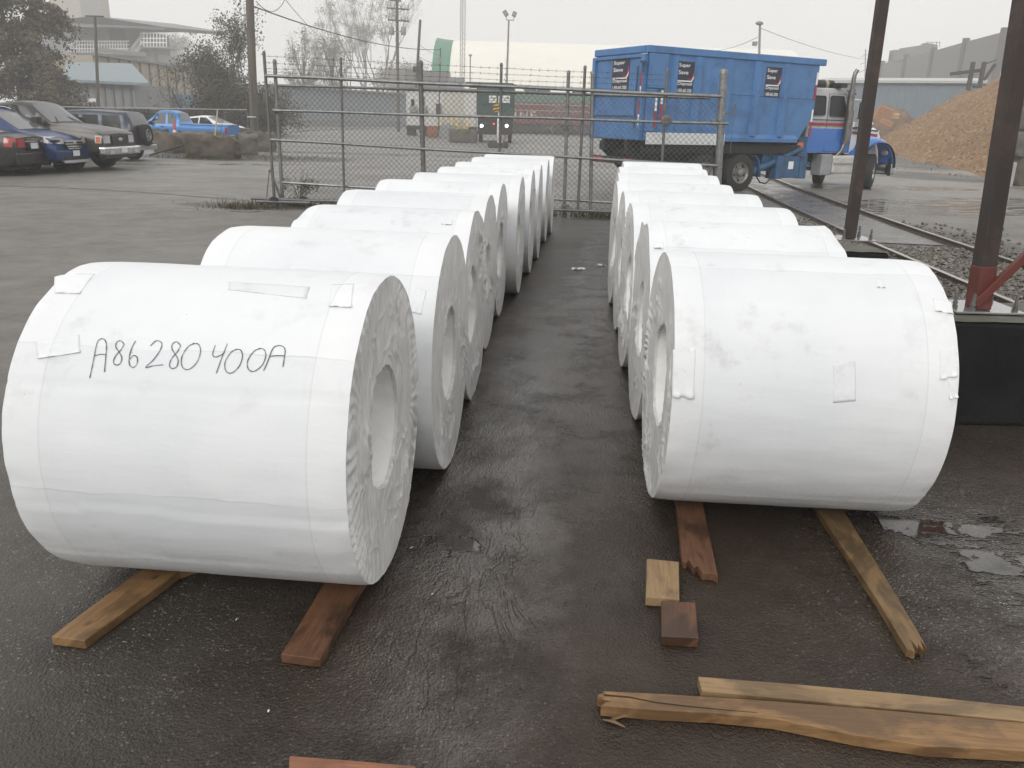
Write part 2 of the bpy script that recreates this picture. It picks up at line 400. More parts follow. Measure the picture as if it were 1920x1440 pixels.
for i in range(n0, len(RA) - 1):
    z = Vector((0, 0, 0.012))
    a, b, c, d = RA[i] + Vector((0.16, 0, 0)) + z, RB[i] + Vector((-0.16, 0, 0)) + z, RB[i + 1] + Vector((-0.16, 0, 0)) + z, RA[i + 1] + Vector((0.16, 0, 0)) + z
    st.add([a, b, c, d], [(0, 1, 2, 3)])
cm = NT('crossing_pavement'); v = cm.co('Object'); f = cm.noise(v, 1.2, 7, 0.7)
cm.col(cm.ramp(f, [(0.3, (0.05, 0.046, 0.042)), (0.7, (0.115, 0.108, 0.098))])); cm.rough(cm.maprange(f, 0.35, 0.65, 0.14, 0.5)); cm.bump(cm.noise(v, 40, 4), 0.3, 0.006)
struct('track_crossing_pavement', st, cm.m)
M_RAIL = mk('rail_steel', (0.16, 0.125, 0.10), 0.38, 0.7, 0.4, 9, 0.1, 60)
M_RAILTOP = mk('worn_rail_head', (0.42, 0.40, 0.38), 0.25, 0.9, 0.15, 20)
trk = thing('railway_track', 'pair of rusty steel rails crossing the wet yard past the brown steel columns', 'railway track', (6.0, 12, 0))
for line in (RA, RB):
    rl = MB()
    prof = [(-0.07, 0.0), (-0.07, 0.02), (-0.012, 0.035), (-0.012, 0.075), (-0.036, 0.082), (-0.036, 0.112), (0.036, 0.112), (0.036, 0.082), (0.012, 0.075), (0.012, 0.035), (0.07, 0.02), (0.07, 0.0)]
    vs = []; m_ = len(prof)
    for i, p in enumerate(line):
        d = (line[min(i + 1, len(line) - 1)] - line[max(i - 1, 0)]).normalized(); s_ = Vector((d.y, -d.x, 0))
        vs += [p + s_ * a + Vector((0, 0, b * 0.72)) for a, b in prof]
    fs = [(i * m_ + k, i * m_ + (k + 1) % m_, (i + 1) * m_ + (k + 1) % m_, (i + 1) * m_ + k) for i in range(len(line) - 1) for k in range(m_)]
    rl.add(vs, fs); rl.mi = [1 if (k % m_) in (5,) else 0 for k in range(len(fs))]
    part('rail', rl, [M_RAIL, M_RAILTOP], trk, world=True)

# track ballast: loose stones round the rails next to the columns
random.seed(4)
bal = MB()
def stone(mb, x, y, z, r, mi):
    a = random.random() * 6.28; q = [Vector((cos(a + k * 1.571) * r * random.uniform(0.7, 1.2), sin(a + k * 1.571) * r * random.uniform(0.7, 1.2), random.uniform(-0.1, 0.25) * r)) for k in range(4)]
    t = Vector((random.uniform(-.3, .3) * r, random.uniform(-.3, .3) * r, r * random.uniform(0.55, 0.95))); b = Vector((0, 0, -r * 0.5))
    t2 = t + Vector((random.uniform(-.5, .5) * r, random.uniform(-.5, .5) * r, -0.1 * r))
    c = Vector((x, y, z)); mb.add([c + p for p in q] + [c + t, c + b, c + t2], [(0, 1, 4), (1, 2, 6, 4), (2, 3, 6), (3, 0, 4, 6), (1, 0, 5), (2, 1, 5), (3, 2, 5), (0, 3, 5)], mi)
def track_x(y):
    i = min(len(RA) - 2, max(0, int(y / 60 * (len(RA) - 1)))); return RA[i].x
for _ in range(9500):
    y = random.uniform(5.5, 13.6) if random.random() < 0.8 else random.uniform(13, 17)
    x = track_x(y) + random.gauss(0.55, 1.05)
    if y > 13.2 and (track_x(y) - 0.1 < x < track_x(y) + 1.6 or random.random() < 0.6): continue
    if x < 3.2 or 3.0 < x < 4.25 and y > 8.35 and y < 10.1: continue
    dx = x - track_x(y)
    z = 0.015 + (0.04 if -0.9 < dx < 2.2 else 0.0) * random.random()
    if abs(dx) < 0.08 or abs(dx - 1.5) < 0.08: continue
    stone(bal, x, y, z, random.uniform(0.022, 0.05), random.choice((0, 0, 1, 2)))
struct('ballast_gravel', bal, [mk('ballast_grey', (0.105, 0.093, 0.078), 0.45, var=0.4, vs=40), mk('ballast_brown', (0.072, 0.056, 0.041), 0.45, var=0.4, vs=40), mk('ballast_pale', (0.18, 0.165, 0.145), 0.5, var=0.3, vs=40)], kind='stuff')

# weeds and dead grass along the gate and round the concrete blocks
wd = MB()
def blade(mb, x, y, h, mi, lean=0.5):
    a = random.random() * 6.28; l = h * lean * random.random(); w = random.uniform(0.004, 0.010)
    dx, dy = cos(a), sin(a); b = Vector((x, y, 0)); sd = Vector((-dy, dx, 0)) * w
    m1 = b + Vector((dx * l * 0.35, dy * l * 0.35, h * 0.6)); t = b + Vector((dx * l, dy * l, h))
    mb.add([b - sd, b + sd, m1 + sd * 0.8, m1 - sd * 0.8, t], [(0, 1, 2, 3), (3, 2, 4)], mi)
for cx, cy, sx_, sy_, n, h in ((-5.35, 16.4, 0.33, 0.20, 600, 0.09), (-4.2, 17.0, 0.9, 0.16, 500, 0.13), (2.0, 16.5, 0.7, 0.12, 800, 0.13), (-1.5, 17.1, 2.2, 0.1, 700, 0.12), (-12.6, 33.0, 1.8, 0.4, 500, 0.12), (-10.6, 35, 1.5, 1.2, 700, 0.10), (3.8, 8.2, 0.3, 0.1, 200, 0.06), (9.8, 9.9, 1.2, 0.5, 600, 0.06)):
    for _ in range(n): blade(wd, random.gauss(cx, sx_), random.gauss(cy, sy_), h * random.uniform(0.3, 1.3), random.choice((0, 0, 1, 2)), 1.4)
struct('weeds', wd, [mk('dead_grass', (0.10, 0.075, 0.045), 0.8), mk('dark_litter', (0.035, 0.027, 0.02), 0.7), mk('green_weed', (0.07, 0.085, 0.03), 0.7)], kind='stuff')
# ---------------------------------------------------------------- wrapped paper rolls
def paper_material():
    m = NT('white_wrapping_paper'); p = m.co('Object', None, rnd=True)
    big = m.noise(p, 1.4, 5, 0.6); mid = m.noise(p, 7, 6, 0.7); fine = m.noise(p, 120, 3, 0.6)
    col = m.ramp(big, [(0.3, (0.655, 0.675, 0.697)), (0.7, (0.735, 0.748, 0.760))])
    smud = m.math('MULTIPLY', m.maprange(mid, 0.54, 0.72, 0, 1), m.maprange(m.noise(p, 2.0, 3), 0.42, 0.6, 0.1, 1))
    col = m.mix(m.math('MULTIPLY', smud, 0.55), col, (0.43, 0.43, 0.43))
    st = m.noise(m.co('Object', (22, 1.2, 1.2), rnd=True), 3, 4, 0.6)                      # faint scuffs round the roll
    col = m.mix(m.maprange(st, 0.58, 0.80, 0, 0.16), col, (0.55, 0.54, 0.53))
    sx_ = m.n('ShaderNodeSeparateXYZ'); m.l(m.co('Object'), sx_.inputs[0])
    low = m.maprange(sx_.outputs['Z'], 0.06, 0.42, 1.0, 0.0)                                 # mud splashed up from the wet ground
    sc = m.noise(m.co('Object', (30, 30, 3), rnd=True), 2.0, 5, 0.7)
    col = m.mix(m.math('MULTIPLY', m.math('MULTIPLY', low, m.maprange(sc, 0.40, 0.70, 0.0, 1.0)), 0.55), col, (0.42, 0.40, 0.37))
    # laps of the wrapping: bands round the roll with a fine edge, and the folded-over border at each end
    oi = m.n('ShaderNodeObjectInfo'); ang = m.n('ShaderNodeMath', operation='ARCTAN2'); m.l(m.math('SUBTRACT', sx_.outputs['Z'], 0.636), ang.inputs[0]); m.l(sx_.outputs['Y'], ang.inputs[1])
    wob = m.math('MULTIPLY', m.math('SUBTRACT', m.noise(m.co('Object', (2.5, 1, 1), rnd=True), 1.5, 4), 0.5), 0.05)
    a_ = m.math('FRACT', m.math('ADD', m.math('ADD', m.math('MULTIPLY', ang.outputs[0], 0.55), m.math('MULTIPLY', oi.outputs['Random'], 9.0)), wob))
    col = m.mix(m.maprange(a_, 0.0, 0.30, 0.34, 0.0), col, (0.56, 0.58, 0.605))
    col = m.mix(m.math('MULTIPLY', m.maprange(a_, 0.001, 0.007, 1, 0), m.maprange(m.noise(p, 3.0, 3), 0.35, 0.65, 0.0, 0.5)), col, (0.45, 0.45, 0.45))
    ax_ = m.math('ABSOLUTE', sx_.outputs['X']); col = m.mix(m.maprange(ax_, 0.455, 0.460, 0, 0.22), col, (0.80, 0.80, 0.79))
    col = m.mix(m.math('MULTIPLY', m.math('MULTIPLY', m.maprange(ax_, 0.452, 0.455, 0, 1), m.maprange(ax_, 0.458, 0.461, 1, 0)), 0.22), col, (0.45, 0.45, 0.45))
    scr = m.noise(m.co('Object', (1.6, 30, 30), rnd=True), 2.2, 6, 0.7); col = m.mix(m.maprange(scr, 0.66, 0.74, 0, 0.28), col, (0.42, 0.42, 0.42))
    spk = m.voro(p, 11); col = m.mix(m.maprange(spk, 0.018, 0.028, 0.6, 0.0), col, (0.12, 0.11, 0.10))
    m.col(col); m.rough(0.72); m.b.inputs['Specular IOR Level'].default_value = 0.2
    n1 = m.bump(m.noise(m.co('Object', (1.5, 6, 6), rnd=True), 2.0, 4, 0.5), 0.14, 0.02)
    m.bump(m.math('ADD', m.math('MULTIPLY', fine, 0.3), m.noise(p, 16, 5, 0.65)), 0.20, 0.004, n1)
    return m.m
def endpaper_material():
    m = NT('crumpled_end_paper'); p = m.co('Object', None, rnd=True)
    f = m.noise(m.co('Object', (6, 9, 1.3), rnd=True), 3.5, 7, 0.7, 0.5); g_ = m.noise(p, 9, 6, 0.7)
    col = m.ramp(f, [(0.30, (0.46, 0.455, 0.445)), (0.52, (0.60, 0.597, 0.59)), (0.72, (0.69, 0.69, 0.685))])
    col = m.mix(m.maprange(g_, 0.64, 0.78, 0, 0.35), col, (0.30, 0.29, 0.275))
    m.col(col); m.rough(0.65)
    n1 = m.bump(m.noise(m.co('Object', (7, 10, 2.2), rnd=True), 2.2, 5, 0.6), 0.5, 0.02)
    n2 = m.bump(m.noise(m.co('Object', (3, 70, 2.0), rnd=True), 2.0, 4, 0.6), 0.25, 0.004, n1)
    m.bump(m.noise(p, 30, 4, 0.6), 0.25, 0.005, n2)
    return m.m
M_PAPER, M_ENDP = paper_material(), endpaper_material()
M_LINING = mk('core_lining_paper', (0.80, 0.795, 0.78), 0.6, var=0.10, vs=5, bump=0.5, bs=14)
M_SCRAP = mk('torn_paper', (0.78, 0.78, 0.77), 0.6, var=0.08, vs=8, bump=0.3, bs=30)
M_ENDFLAP = mk('torn_end_paper', (0.62, 0.615, 0.60), 0.6, var=0.2, vs=8, bump=0.4, bs=30)
M_PATCH = mk('patch_paper', (0.80, 0.80, 0.795), 0.5, var=0.05, vs=6, bump=0.25, bs=22)
M_INK = mk('marker_ink', (0.06, 0.063, 0.07), 0.5, var=0.3, vs=60)

STEPS = {1: ((2.64, 0.003), (3.35, 0.004), (3.78, 0.003)), 11: ((2.30, 0.003), (3.9, 0.003))}
def roll_radius(u, th, R, L, seed, lump):
    """radius at distance u along the roll (-L/2..L/2) and angle th: overlaps of the sheet, dents, a crushed rim"""
    e = min(u + L / 2, L / 2 - u)
    r = R - 0.001
    t0 = 0.9 + seed * 1.7
    a = ((th - t0) / (2 * pi)) % 1.0
    r += 0.004 * a                                              # the spiral end of the outer sheet makes one step
    for tt, hh in STEPS.get(seed, ((t0 + 2.3, 0.004), (t0 + 3.9, 0.003))):
        b = ((th - tt - 0.02 * noise.noise(Vector((u * 2.5, seed, tt)))) / (2 * pi)) % 1.0
        r += hh * max(0, 1 - b * 5)                              # a loose lap that lies proud and sinks in again
    r += 0.0032 * noise.noise(Vector((u * 1.1 + seed * 9, cos(th) * 2.2, sin(th) * 2.2)))
    r += 0.0016 * noise.noise(Vector((u * 5 + seed * 3, cos(th) * 7, sin(th) * 7)))
    if e < 0.11:
        k = 1 - e / 0.11
        r -= 0.007 * k * k * k
        r += k * 0.0035 * noise.noise(Vector((u * 9 + seed, cos(th) * 9 + 3, sin(th) * 9))) + k * k * lump * noise.noise(Vector((seed * 5 + (1 if u > 0 else 9), cos(th) * 2.6, sin(th) * 2.6)))
    return r
def end_disp(rho, th, seed, amp):
    """crumpling of the folded-over paper on the end of a roll; rho runs from the hole (0) to the rim (1)"""
    s_ = Vector((seed * 7.3, seed * 2.1, 0)); q = Vector((cos(th) * (0.4 + rho), sin(th) * (0.4 + rho), 0))
    q2 = Vector((q.x * 1.15, q.y * 0.5, 0)) + noise.noise_vector(q * 2.3 + s_) * 0.22
    c1 = (1 - min(1.0, abs(noise.noise(q2 * 3.0 + s_)) * 1.9)) ** 4; c2 = (1 - min(1.0, abs(noise.noise(q2 * 7.5 + s_ * 2)) * 1.8)) ** 3
    mess = max(0.0, 0.45 + 1.0 * noise.noise(q * 1.6 + s_ * 3)) * (1.0 if rho < 0.62 else max(0.0, 1 - (rho - 0.62) / 0.3))
    d = amp * (0.019 * c1 * mess * mess + 0.009 * c2 * mess + 0.002 * noise.noise(q2 * 5))
    pl = max(0.0, 0.35 + noise.noise(Vector((cos(th) * 1.3, sin(th) * 1.3, seed * 3.1))) * 1.6)       # pleats fan in from parts of the rim
    if rho > 0.55:
        k = (rho - 0.55) / 0.45
        if seed < 2: pl += 1.15 * math.exp(-((th - 3.45) / 0.75) ** 2)
        ph = th * 62 + 7.0 * noise.noise(Vector((th * 4.5, seed, rho * 2.5))) + rho * 9
        d += amp * 0.010 * pl * sin(ph) * (k if k < 0.85 else (1 - k) / 0.15 * 0.85)
    d += 0.006 * noise.noise(q * 2 + s_)
    return d - 0.02 * (1 - rho) * amp
def make_roll(name, label, xa, y0, ln, yaw, R, zc, seed, side, group, fine):
    """xa: the end that faces the aisle (side +1: right end, -1: left end)"""
    d = Vector((cos(yaw), sin(yaw), 0))
    cen = Vector((xa, y0, 0)) - d * (side * ln / 2)
    t = thing(name, label, 'paper roll', (cen.x, cen.y, 0), yaw, group)
    nth, nu = (220, 72) if fine == 2 else ((132, 40) if fine == 1 else (84, 26))
    lump = 0.05 if seed in (3, 12) else 0.006
    w = MB()
    def fw_(u, v):
        th = u * 2 * pi; k = v * 2 - 1; k = (abs(k) ** 0.72) * (1 if k > 0 else -1)
        x = k * ln / 2; r = roll_radius(x, th, R, ln, seed, lump)
        return Vector((x, r * cos(th), zc + r * sin(th)))
    w.grid(nth, nu, fw_, close_u=True)
    part('wrapper', w, M_PAPER, t, smooth=50)
    rh = 0.240 + 0.012 * sin(seed * 3)
    for s_ in (-1, 1):
        facing = (s_ == side)
        amp = 1.0 + 0.25 * sin(seed * 2.1 + s_)
        nr, na = ((72, 420) if fine == 2 else (40, 200) if fine == 1 else (24, 100)) if facing else (8, 48)
        e = MB()
        def fe(u, v):
            th = u * 2 * pi; rho = v
            Rr = roll_radius(s_ * ln / 2, th, R, ln, seed, lump)
            hole = rh * (1 + 0.10 * noise.noise(Vector((cos(th) * 1.5, sin(th) * 1.5, seed * 5))))
            r = hole + (Rr - hole) * rho
            x = ln / 2 + (end_disp(rho, th, seed + 0.5 * s_, amp) if 0 < v < 1 else (0 if v == 1 else -0.03))
            return Vector((s_ * x, r * cos(th), zc + r * sin(th)))
        e.grid(na, nr, fe, close_u=True)
        ef = part('end_cover', e, M_ENDP, t, smooth=60)
        c = MB()
        def fc(u, v):
            th = u * 2 * pi; hole = rh * (1 + 0.10 * noise.noise(Vector((cos(th) * 1.5, sin(th) * 1.5, seed * 5))))
            r = hole * (1 - 0.22 * v) * (1 + 0.03 * noise.noise(Vector((cos(th) * 4, sin(th) * 4, v * 5 + seed))))
            return Vector((s_ * (ln / 2 - 0.03 - v * min(0.48, ln / 2 - 0.04)), r * cos(th), zc + r * sin(th)))
        c.grid(48 if fine else 24, 8, fc, close_u=True)
        nb = len(c.v); k0 = nb - (48 if fine else 24); c.f.append(list(range(k0, nb))); c.mi.append(0)
        part('core_lining', c, M_LINING, t, smooth=60)
    return t, cen, d
def cyl_uv(px, py, cen, yaw, R, zc):
    """where the line of sight through a place of the photo meets the roll: (u along it, angle)"""
    d = ray(px, py); M = Matrix.Rotation(-yaw, 3, 'Z'); o = M @ (EYE - Vector((cen.x, cen.y, 0))); q = M @ d
    a = q.y * q.y + q.z * q.z; b = 2 * (o.y * q.y + (o.z - zc) * q.z); c = o.y * o.y + (o.z - zc) ** 2 - R * R
    t = (-b - sqrt(max(0, b * b - 4 * a * c))) / (2 * a); p = o + q * t
    return p.x, atan2(p.z - zc, p.y)
def surface_patch(name, parent, quad, cen, yaw, R, zc, seed, ln, mat, lift=0.0004, curl=0.03, nu=14, nv=14, label=None):
    """a sheet stuck on the roll between four (u, angle) corners, with wrinkles and one loose edge"""
    mb = MB(); q = [cyl_uv(x, y, cen, yaw, R, zc) for x, y in quad]; rnd = random.Random(int(seed * 31) + len(name))
    for k in range(1, 4):
        while q[k][1] - q[0][1] > pi: q[k] = (q[k][0], q[k][1] - 2 * pi)
        while q[k][1] - q[0][1] < -pi: q[k] = (q[k][0], q[k][1] + 2 * pi)
    ph = rnd.uniform(0, 9)
    def f(a, b):
        u = (q[0][0] * (1 - a) + q[1][0] * a) * (1 - b) + (q[3][0] * (1 - a) + q[2][0] * a) * b
        th = (q[0][1] * (1 - a) + q[1][1] * a) * (1 - b) + (q[3][1] * (1 - a) + q[2][1] * a) * b
        ed = max(0.0, max(b - 0.80, 0) / 0.20) if curl > 0 else 0
        r = roll_radius(u, th, R, ln, seed, 0.0) + lift + 0.6 * abs(curl) * ed * ed * max(0, 0.45 + noise.noise(Vector((a * 3 + ph, b, 0))) * 1.4) + 0.0035 * max(0, noise.noise(Vector((a * 4 + ph, b * 6, 2))))
        return Vector((u, r * cos(th), zc + r * sin(th)))
    mb.grid(nu, nv, f)
    o = part(name, mb, mat, parent, smooth=70, label=label)
    s_ = o.modifiers.new('thickness', 'SOLIDIFY'); s_.thickness = 0.0006
    return o

ROWL = [(-0.485, 3.02, 1.173), (-0.326, 4.209, 1.171), (-0.26, 5.397, 1.122), (-0.214, 6.613, 1.16), (-0.135, 7.794, 1.144), (0.049, 8.905, 1.137), (0.188, 10.17, 1.137), (0.312, 11.309, 1.139), (0.463, 12.894, 1.159), (0.592, 13.962, 1.146)]
ROWR = [(0.709, 3.844, 1.165), (0.793, 5.086, 1.111), (0.85, 6.204, 1.155), (0.936, 7.388, 1.161), (1.004, 8.526, 1.136), (1.178, 9.938, 1.151), (1.353, 11.336, 1.152), (1.596, 12.907, 1.171)]
YL, YR, RB_, ZB = -0.0785, -0.0565, 0.6054, 0.0454 + 0.6
LL = ['large white paper roll in front, with the handwritten number A86280400A', 'white paper roll directly behind the numbered roll, its torn end pleated', 'white paper roll third along the left row, with a bulging crushed top corner',
      'white paper roll fourth along the left row, its end paper torn to shreds', 'white paper roll fifth along the left row, before one jutting further into the aisle', 'white paper roll sixth along the left row, jutting out with a smooth clean side',
      'white paper roll seventh along the left row, behind the jutting smooth one', 'white paper roll eighth along the left row, third from the gate', 'white paper roll of the left row last but one before the chain link gate', 'farthest white paper roll of the left row, right against the chain link gate']
LR = ['front white paper roll on the right, smooth with square patches, above the broken plank', 'white paper roll directly behind the patched front roll on the right', 'white paper roll third along the right row, beside the thin brown column',
      'white paper roll fourth along the right row, counted from the patched front roll', 'white paper roll fifth along the right row, counted from the patched one', 'white paper roll sixth along the right row, third from the gate end',
      'white paper roll of the right row last but one before the gate', 'farthest white paper roll of the right row, in front of the thick gate post']
ROLLS = []
for i, (x, y, l) in enumerate(ROWL):
    R, zc = (0.6054, 0.0400 + 0.6054) if i == 0 else (0.6254, 0.6254)
    ROLLS.append((make_roll('paper_roll', LL[i], x, y, l, YL, R, zc, i + 1, 1, 'wrapped paper rolls of the left row', 2 if i < 2 else 1 if i < 5 else 0), R, zc, l, i + 1))
for i, (x, y, l) in enumerate(ROWR):
    R, zc = (0.6054, 0.0400 + 0.6054) if i == 0 else (0.6254, 0.6254)
    ROLLS.append((make_roll('paper_roll', LR[i], x, y, l, YR, R, zc, i + 11, -1, 'wrapped paper rolls of the right row', 2 if i < 1 else 1 if i < 5 else 0), R, zc, l, i + 11))

# patches and the written number on the nearest rolls
(t1, c1, d1), R1, Z1, L1, S1 = ROLLS[0]
def pt(name, roll, quad, yaw, **kw):
    (t, c, d), R, z, l, s_ = ROLLS[roll]
    return surface_patch(name, t, quad, c, yaw, R, z, s_ , l, kw.pop('mat', M_PAPER), **kw)
pt('paper_patch', 0, [(622, 535), (664, 533), (660, 580), (617, 578)], YL, curl=0.02)
pt('paper_patch', 0, [(430, 530), (582, 540), (575, 562), (428, 545)], YL, curl=0.004)
pt('paper_patch', 0, [(100, 512), (180, 515), (150, 552), (103, 550)], YL, curl=0.012)
pt('paper_patch', 0, [(66, 640), (150, 628), (152, 662), (72, 674)], YL, curl=0.016)
pt('paper_patch', 10, [(1262, 655), (1304, 652), (1300, 746), (1260, 744)], YR, curl=0.045)
pt('paper_patch', 10, [(1562, 682), (1603, 676), (1604, 752), (1562, 756)], YR, curl=-0.02)
pt('paper_patch', 10, [(1760, 654), (1793, 650), (1796, 705), (1762, 712)], YR, curl=0.03)
pt('paper_patch', 10, [(1778, 715), (1797, 712), (1797, 745), (1780, 748)], YR, curl=0.035)
pt('paper_patch', 10, [(1642, 522), (1653, 524), (1660, 541), (1644, 540)], YR, curl=0.02)
pt('paper_patch', 10, [(1748, 560), (1785, 565), (1788, 590), (1752, 585)], YR, curl=0.02)
pt('paper_patch', 1, [(780, 540), (800, 545), (790, 590), (768, 585)], YL, curl=0.02)
pt('paper_patch', 2, [(830, 412), (850, 413), (846, 424), (828, 422)], YL, curl=0.02)
pt('paper_patch', 11, [(1228, 455), (1245, 455), (1243, 468), (1226, 466)], YR, curl=0.04)

GLY = {'A': [[(0.0, -0.12), (0.12, 0.25), (0.28, 0.85), (0.45, 1.0), (0.70, 0.98), (0.82, 0.80), (0.82, 0.45), (0.80, 0.05)], [(0.22, 0.52), (0.5, 0.56), (0.84, 0.55)]],
       '8': [[(0.72, 0.86), (0.52, 1.0), (0.30, 0.92), (0.30, 0.72), (0.50, 0.52), (0.66, 0.30), (0.60, 0.06), (0.36, 0.0), (0.22, 0.14), (0.34, 0.40), (0.58, 0.62), (0.74, 0.86)]],
       '6': [[(0.52, 1.0), (0.34, 0.72), (0.24, 0.36), (0.30, 0.08), (0.52, 0.0), (0.70, 0.16), (0.66, 0.38), (0.46, 0.44), (0.27, 0.30)]],
       '2': [[(0.22, 0.80), (0.44, 1.0), (0.68, 0.92), (0.66, 0.66), (0.40, 0.28), (0.10, 0.0), (0.42, 0.06), (0.84, 0.10)]],
       '0': [[(0.60, 0.98), (0.36, 0.86), (0.16, 0.46), (0.22, 0.10), (0.46, 0.0), (0.74, 0.26), (0.84, 0.66), (0.74, 0.94), (0.52, 0.98)]],
       '4': [[(0.26, 1.0), (0.18, 0.62), (0.30, 0.48), (0.56, 0.56), (0.74, 0.70)], [(0.82, 1.06), (0.64, 0.50), (0.44, -0.22)]]}
ink = MB(); text = 'A86280400A'
pos = [(172, 637, 34, 60), (208, 640, 34, 42), (236, 640, 34, 46), (272, 640, 44, 46), (312, 642, 36, 46), (334, 644, 50, 46), (392, 648, 40, 40), (416, 655, 46, 42), (458, 654, 48, 40), (498, 650, 44, 38)]
for ch, (x, y, w, h) in zip(text, pos):
    for strk in GLY[ch]:
        # Catmull-Rom through the points of the stroke, then laid on the paper
        P = [Vector((a, b)) for a, b in strk]; P = [P[0]] + P + [P[-1]]; path = []
        for i in range(1, len(P) - 2):
            for s_ in range(6):
                f = s_ / 6; a, b, c, d_ = P[i - 1], P[i], P[i + 1], P[i + 2]
                path.append(0.5 * ((2 * b) + (c - a) * f + (2 * a - 5 * b + 4 * c - d_) * f * f + (3 * b - a - 3 * c + d_) * f ** 3))
        path.append(P[-1]); pts = []
        for q in path:
            u, th = cyl_uv(x + (q.x + 0.10 * (q.y - 0.5)) * w, y + (1 - q.y) * h * 1.08, c1, YL, R1, Z1)
            r = roll_radius(u, th, R1, L1, S1, 0.0) + 0.0030
            pts.append(Vector((u, r * cos(th), Z1 + r * sin(th))))
        vs = []
        for i, p in enumerate(pts):
            dd = (pts[min(i + 1, len(pts) - 1)] - pts[max(i - 1, 0)]).normalized(); nr = Vector((0, p.y, p.z - Z1)).normalized(); sd = dd.cross(nr).normalized()
            wd_ = 0.0017 * (0.8 + 0.5 * noise.noise(Vector((i * 0.4, x * 0.1, y)))); vs += [p + sd * wd_, p - sd * wd_]
        ink.add(vs, [(2 * i, 2 * i + 1, 2 * i + 3, 2 * i + 2) for i in range(len(pts) - 1)])
part('handwritten_number', ink, M_INK, t1)
# ---------------------------------------------------------------- lumber on the ground
def wood_material(name, c1, c2, dark, wetk=0.3):
    m = NT(name); p = m.co('UV'); 
    mp = m.n('ShaderNodeMapping'); mp.inputs['Scale'].default_value = (1.2, 16, 16); m.l(p, mp.inputs['Vector'])
    oi = m.n('ShaderNodeObjectInfo'); mu = m.math('MULTIPLY', oi.outputs['Random'], 31.0); cb = m.n('ShaderNodeCombineXYZ'); m.l(mu, cb.inputs[0]); m.l(mu, cb.inputs[1]); m.l(cb.outputs[0], mp.inputs['Location'])
    grain = m.noise(mp.outputs[0], 3.2, 8, 0.72, 1.2); mp2 = m.n('ShaderNodeMapping'); mp2.inputs['Scale'].default_value = (3, 5, 5); m.l(p, mp2.inputs['Vector']); m.l(cb.outputs[0], mp2.inputs['Location'])
    blot = m.noise(mp2.outputs[0], 0.8, 5, 0.65, 0.5)
    col = m.ramp(grain, [(0.28, c2), (0.62, c1)])
    wet = m.maprange(blot, 0.46, 0.56, 0, wetk)
    col = m.mix(wet, col, dark)
    wv = m.n('ShaderNodeTexWave', wave_type='RINGS'); wv.inputs['Scale'].default_value = 2.6; wv.inputs['Distortion'].default_value = 4; m.l(mp2.outputs[0], wv.inputs['Vector'])
    col = m.mix(m.maprange(m.voro(mp2.outputs[0], 1.3), 0.05, 0.11, 0.75, 0.0), col, tuple(x * 0.35 for x in dark))       # knots
    m.col(col); m.rough(m.maprange(blot, 0.46, 0.58, 0.6, 0.32)); m.bump(grain, 0.45, 0.006)
    return m.m
W_TAN = wood_material('tan_lumber', (0.29, 0.168, 0.070), (0.145, 0.076, 0.030), (0.085, 0.045, 0.020), 0.7)
W_RED = wood_material('wet_red_lumber', (0.155, 0.070, 0.033), (0.070, 0.030, 0.014), (0.034, 0.018, 0.010), 0.8)
W_PALE = wood_material('pale_lumber', (0.31, 0.205, 0.105), (0.18, 0.112, 0.053), (0.10, 0.062, 0.031), 0.65)
W_OLIVE = wood_material('damp_olive_lumber', (0.21, 0.13, 0.055), (0.10, 0.06, 0.025), (0.05, 0.032, 0.015), 0.7)
W_BROWN = wood_material('brown_lumber', (0.30, 0.13, 0.07), (0.16, 0.07, 0.04), (0.07, 0.035, 0.02), 0.5)
M_DRY = mk('pale_bark_patch', (0.30, 0.24, 0.16), 0.7, var=0.2, vs=20)
def uv_along(o, ax):
    me = o.data; uv = me.uv_layers.new(name='UVMap'); ax = Vector((ax.x, ax.y, 0)).normalized(); pr = Vector((-ax.y, ax.x, 0))
    for lp in me.loops:
        p = me.vertices[lp.vertex_index].co; uv.data[lp.index].uv = (p.dot(ax), p.dot(pr) + p.z * 0.9)
def plank(name, top, h, mat, label, cat, group=None, ax=None, jag=None, bevel=0.003):
    """top: outline of the upper face given by places in the photo; swept down to the ground. jag: index of an outline edge that is splintered"""
    pts = [G(x, y, h) for x, y in top]
    if jag is not None:
        a, b = pts[jag], pts[(jag + 1) % len(pts)]; rnd = random.Random(len(name) + int(a.x * 100)); mid = []
        d = b - a; c = sum(pts, Vector()) / len(pts); out_ = (a + b) / 2 - c; out_.z = 0; out_.normalize()
        n = 9
        for k in range(1, n):
            mid.append(a + d * (k / n) + out_ * (rnd.uniform(-0.05, 0.015) if k % 2 else rnd.uniform(-0.012, 0.03)))
        pts = pts[:jag + 1] + mid + pts[jag + 1:]
    mb = MB(); mb.prism(pts, (0, 0, -(h - 0.002)))
    c = sum(mb.v, Vector()) / len(mb.v)
    o = solo(name, mb, mat, label, cat, group, bevel=bevel)
    a = pts[-1] - pts[0] if ax is None else ax
    uv_along(o, a); return o
def quad_dir(a, b): return G(*b) - G(*a)
plank('support_plank', [(96, 1193), (262, 1069), (420, 1010), (520, 1010), (337, 1071), (159, 1201)], 0.038, W_TAN, 'tan plank sticking out from under the left end of the numbered roll', 'plank', 'planks under the front rolls', quad_dir((96, 1193), (262, 1069)))
plank('support_plank', [(527, 1226), (610, 1090), (655, 1020), (735, 1020), (680, 1095), (601, 1236)], 0.038, W_RED, 'wet reddish plank under the aisle end of the numbered roll', 'plank', 'planks under the front rolls', quad_dir((527, 1226), (610, 1090)))
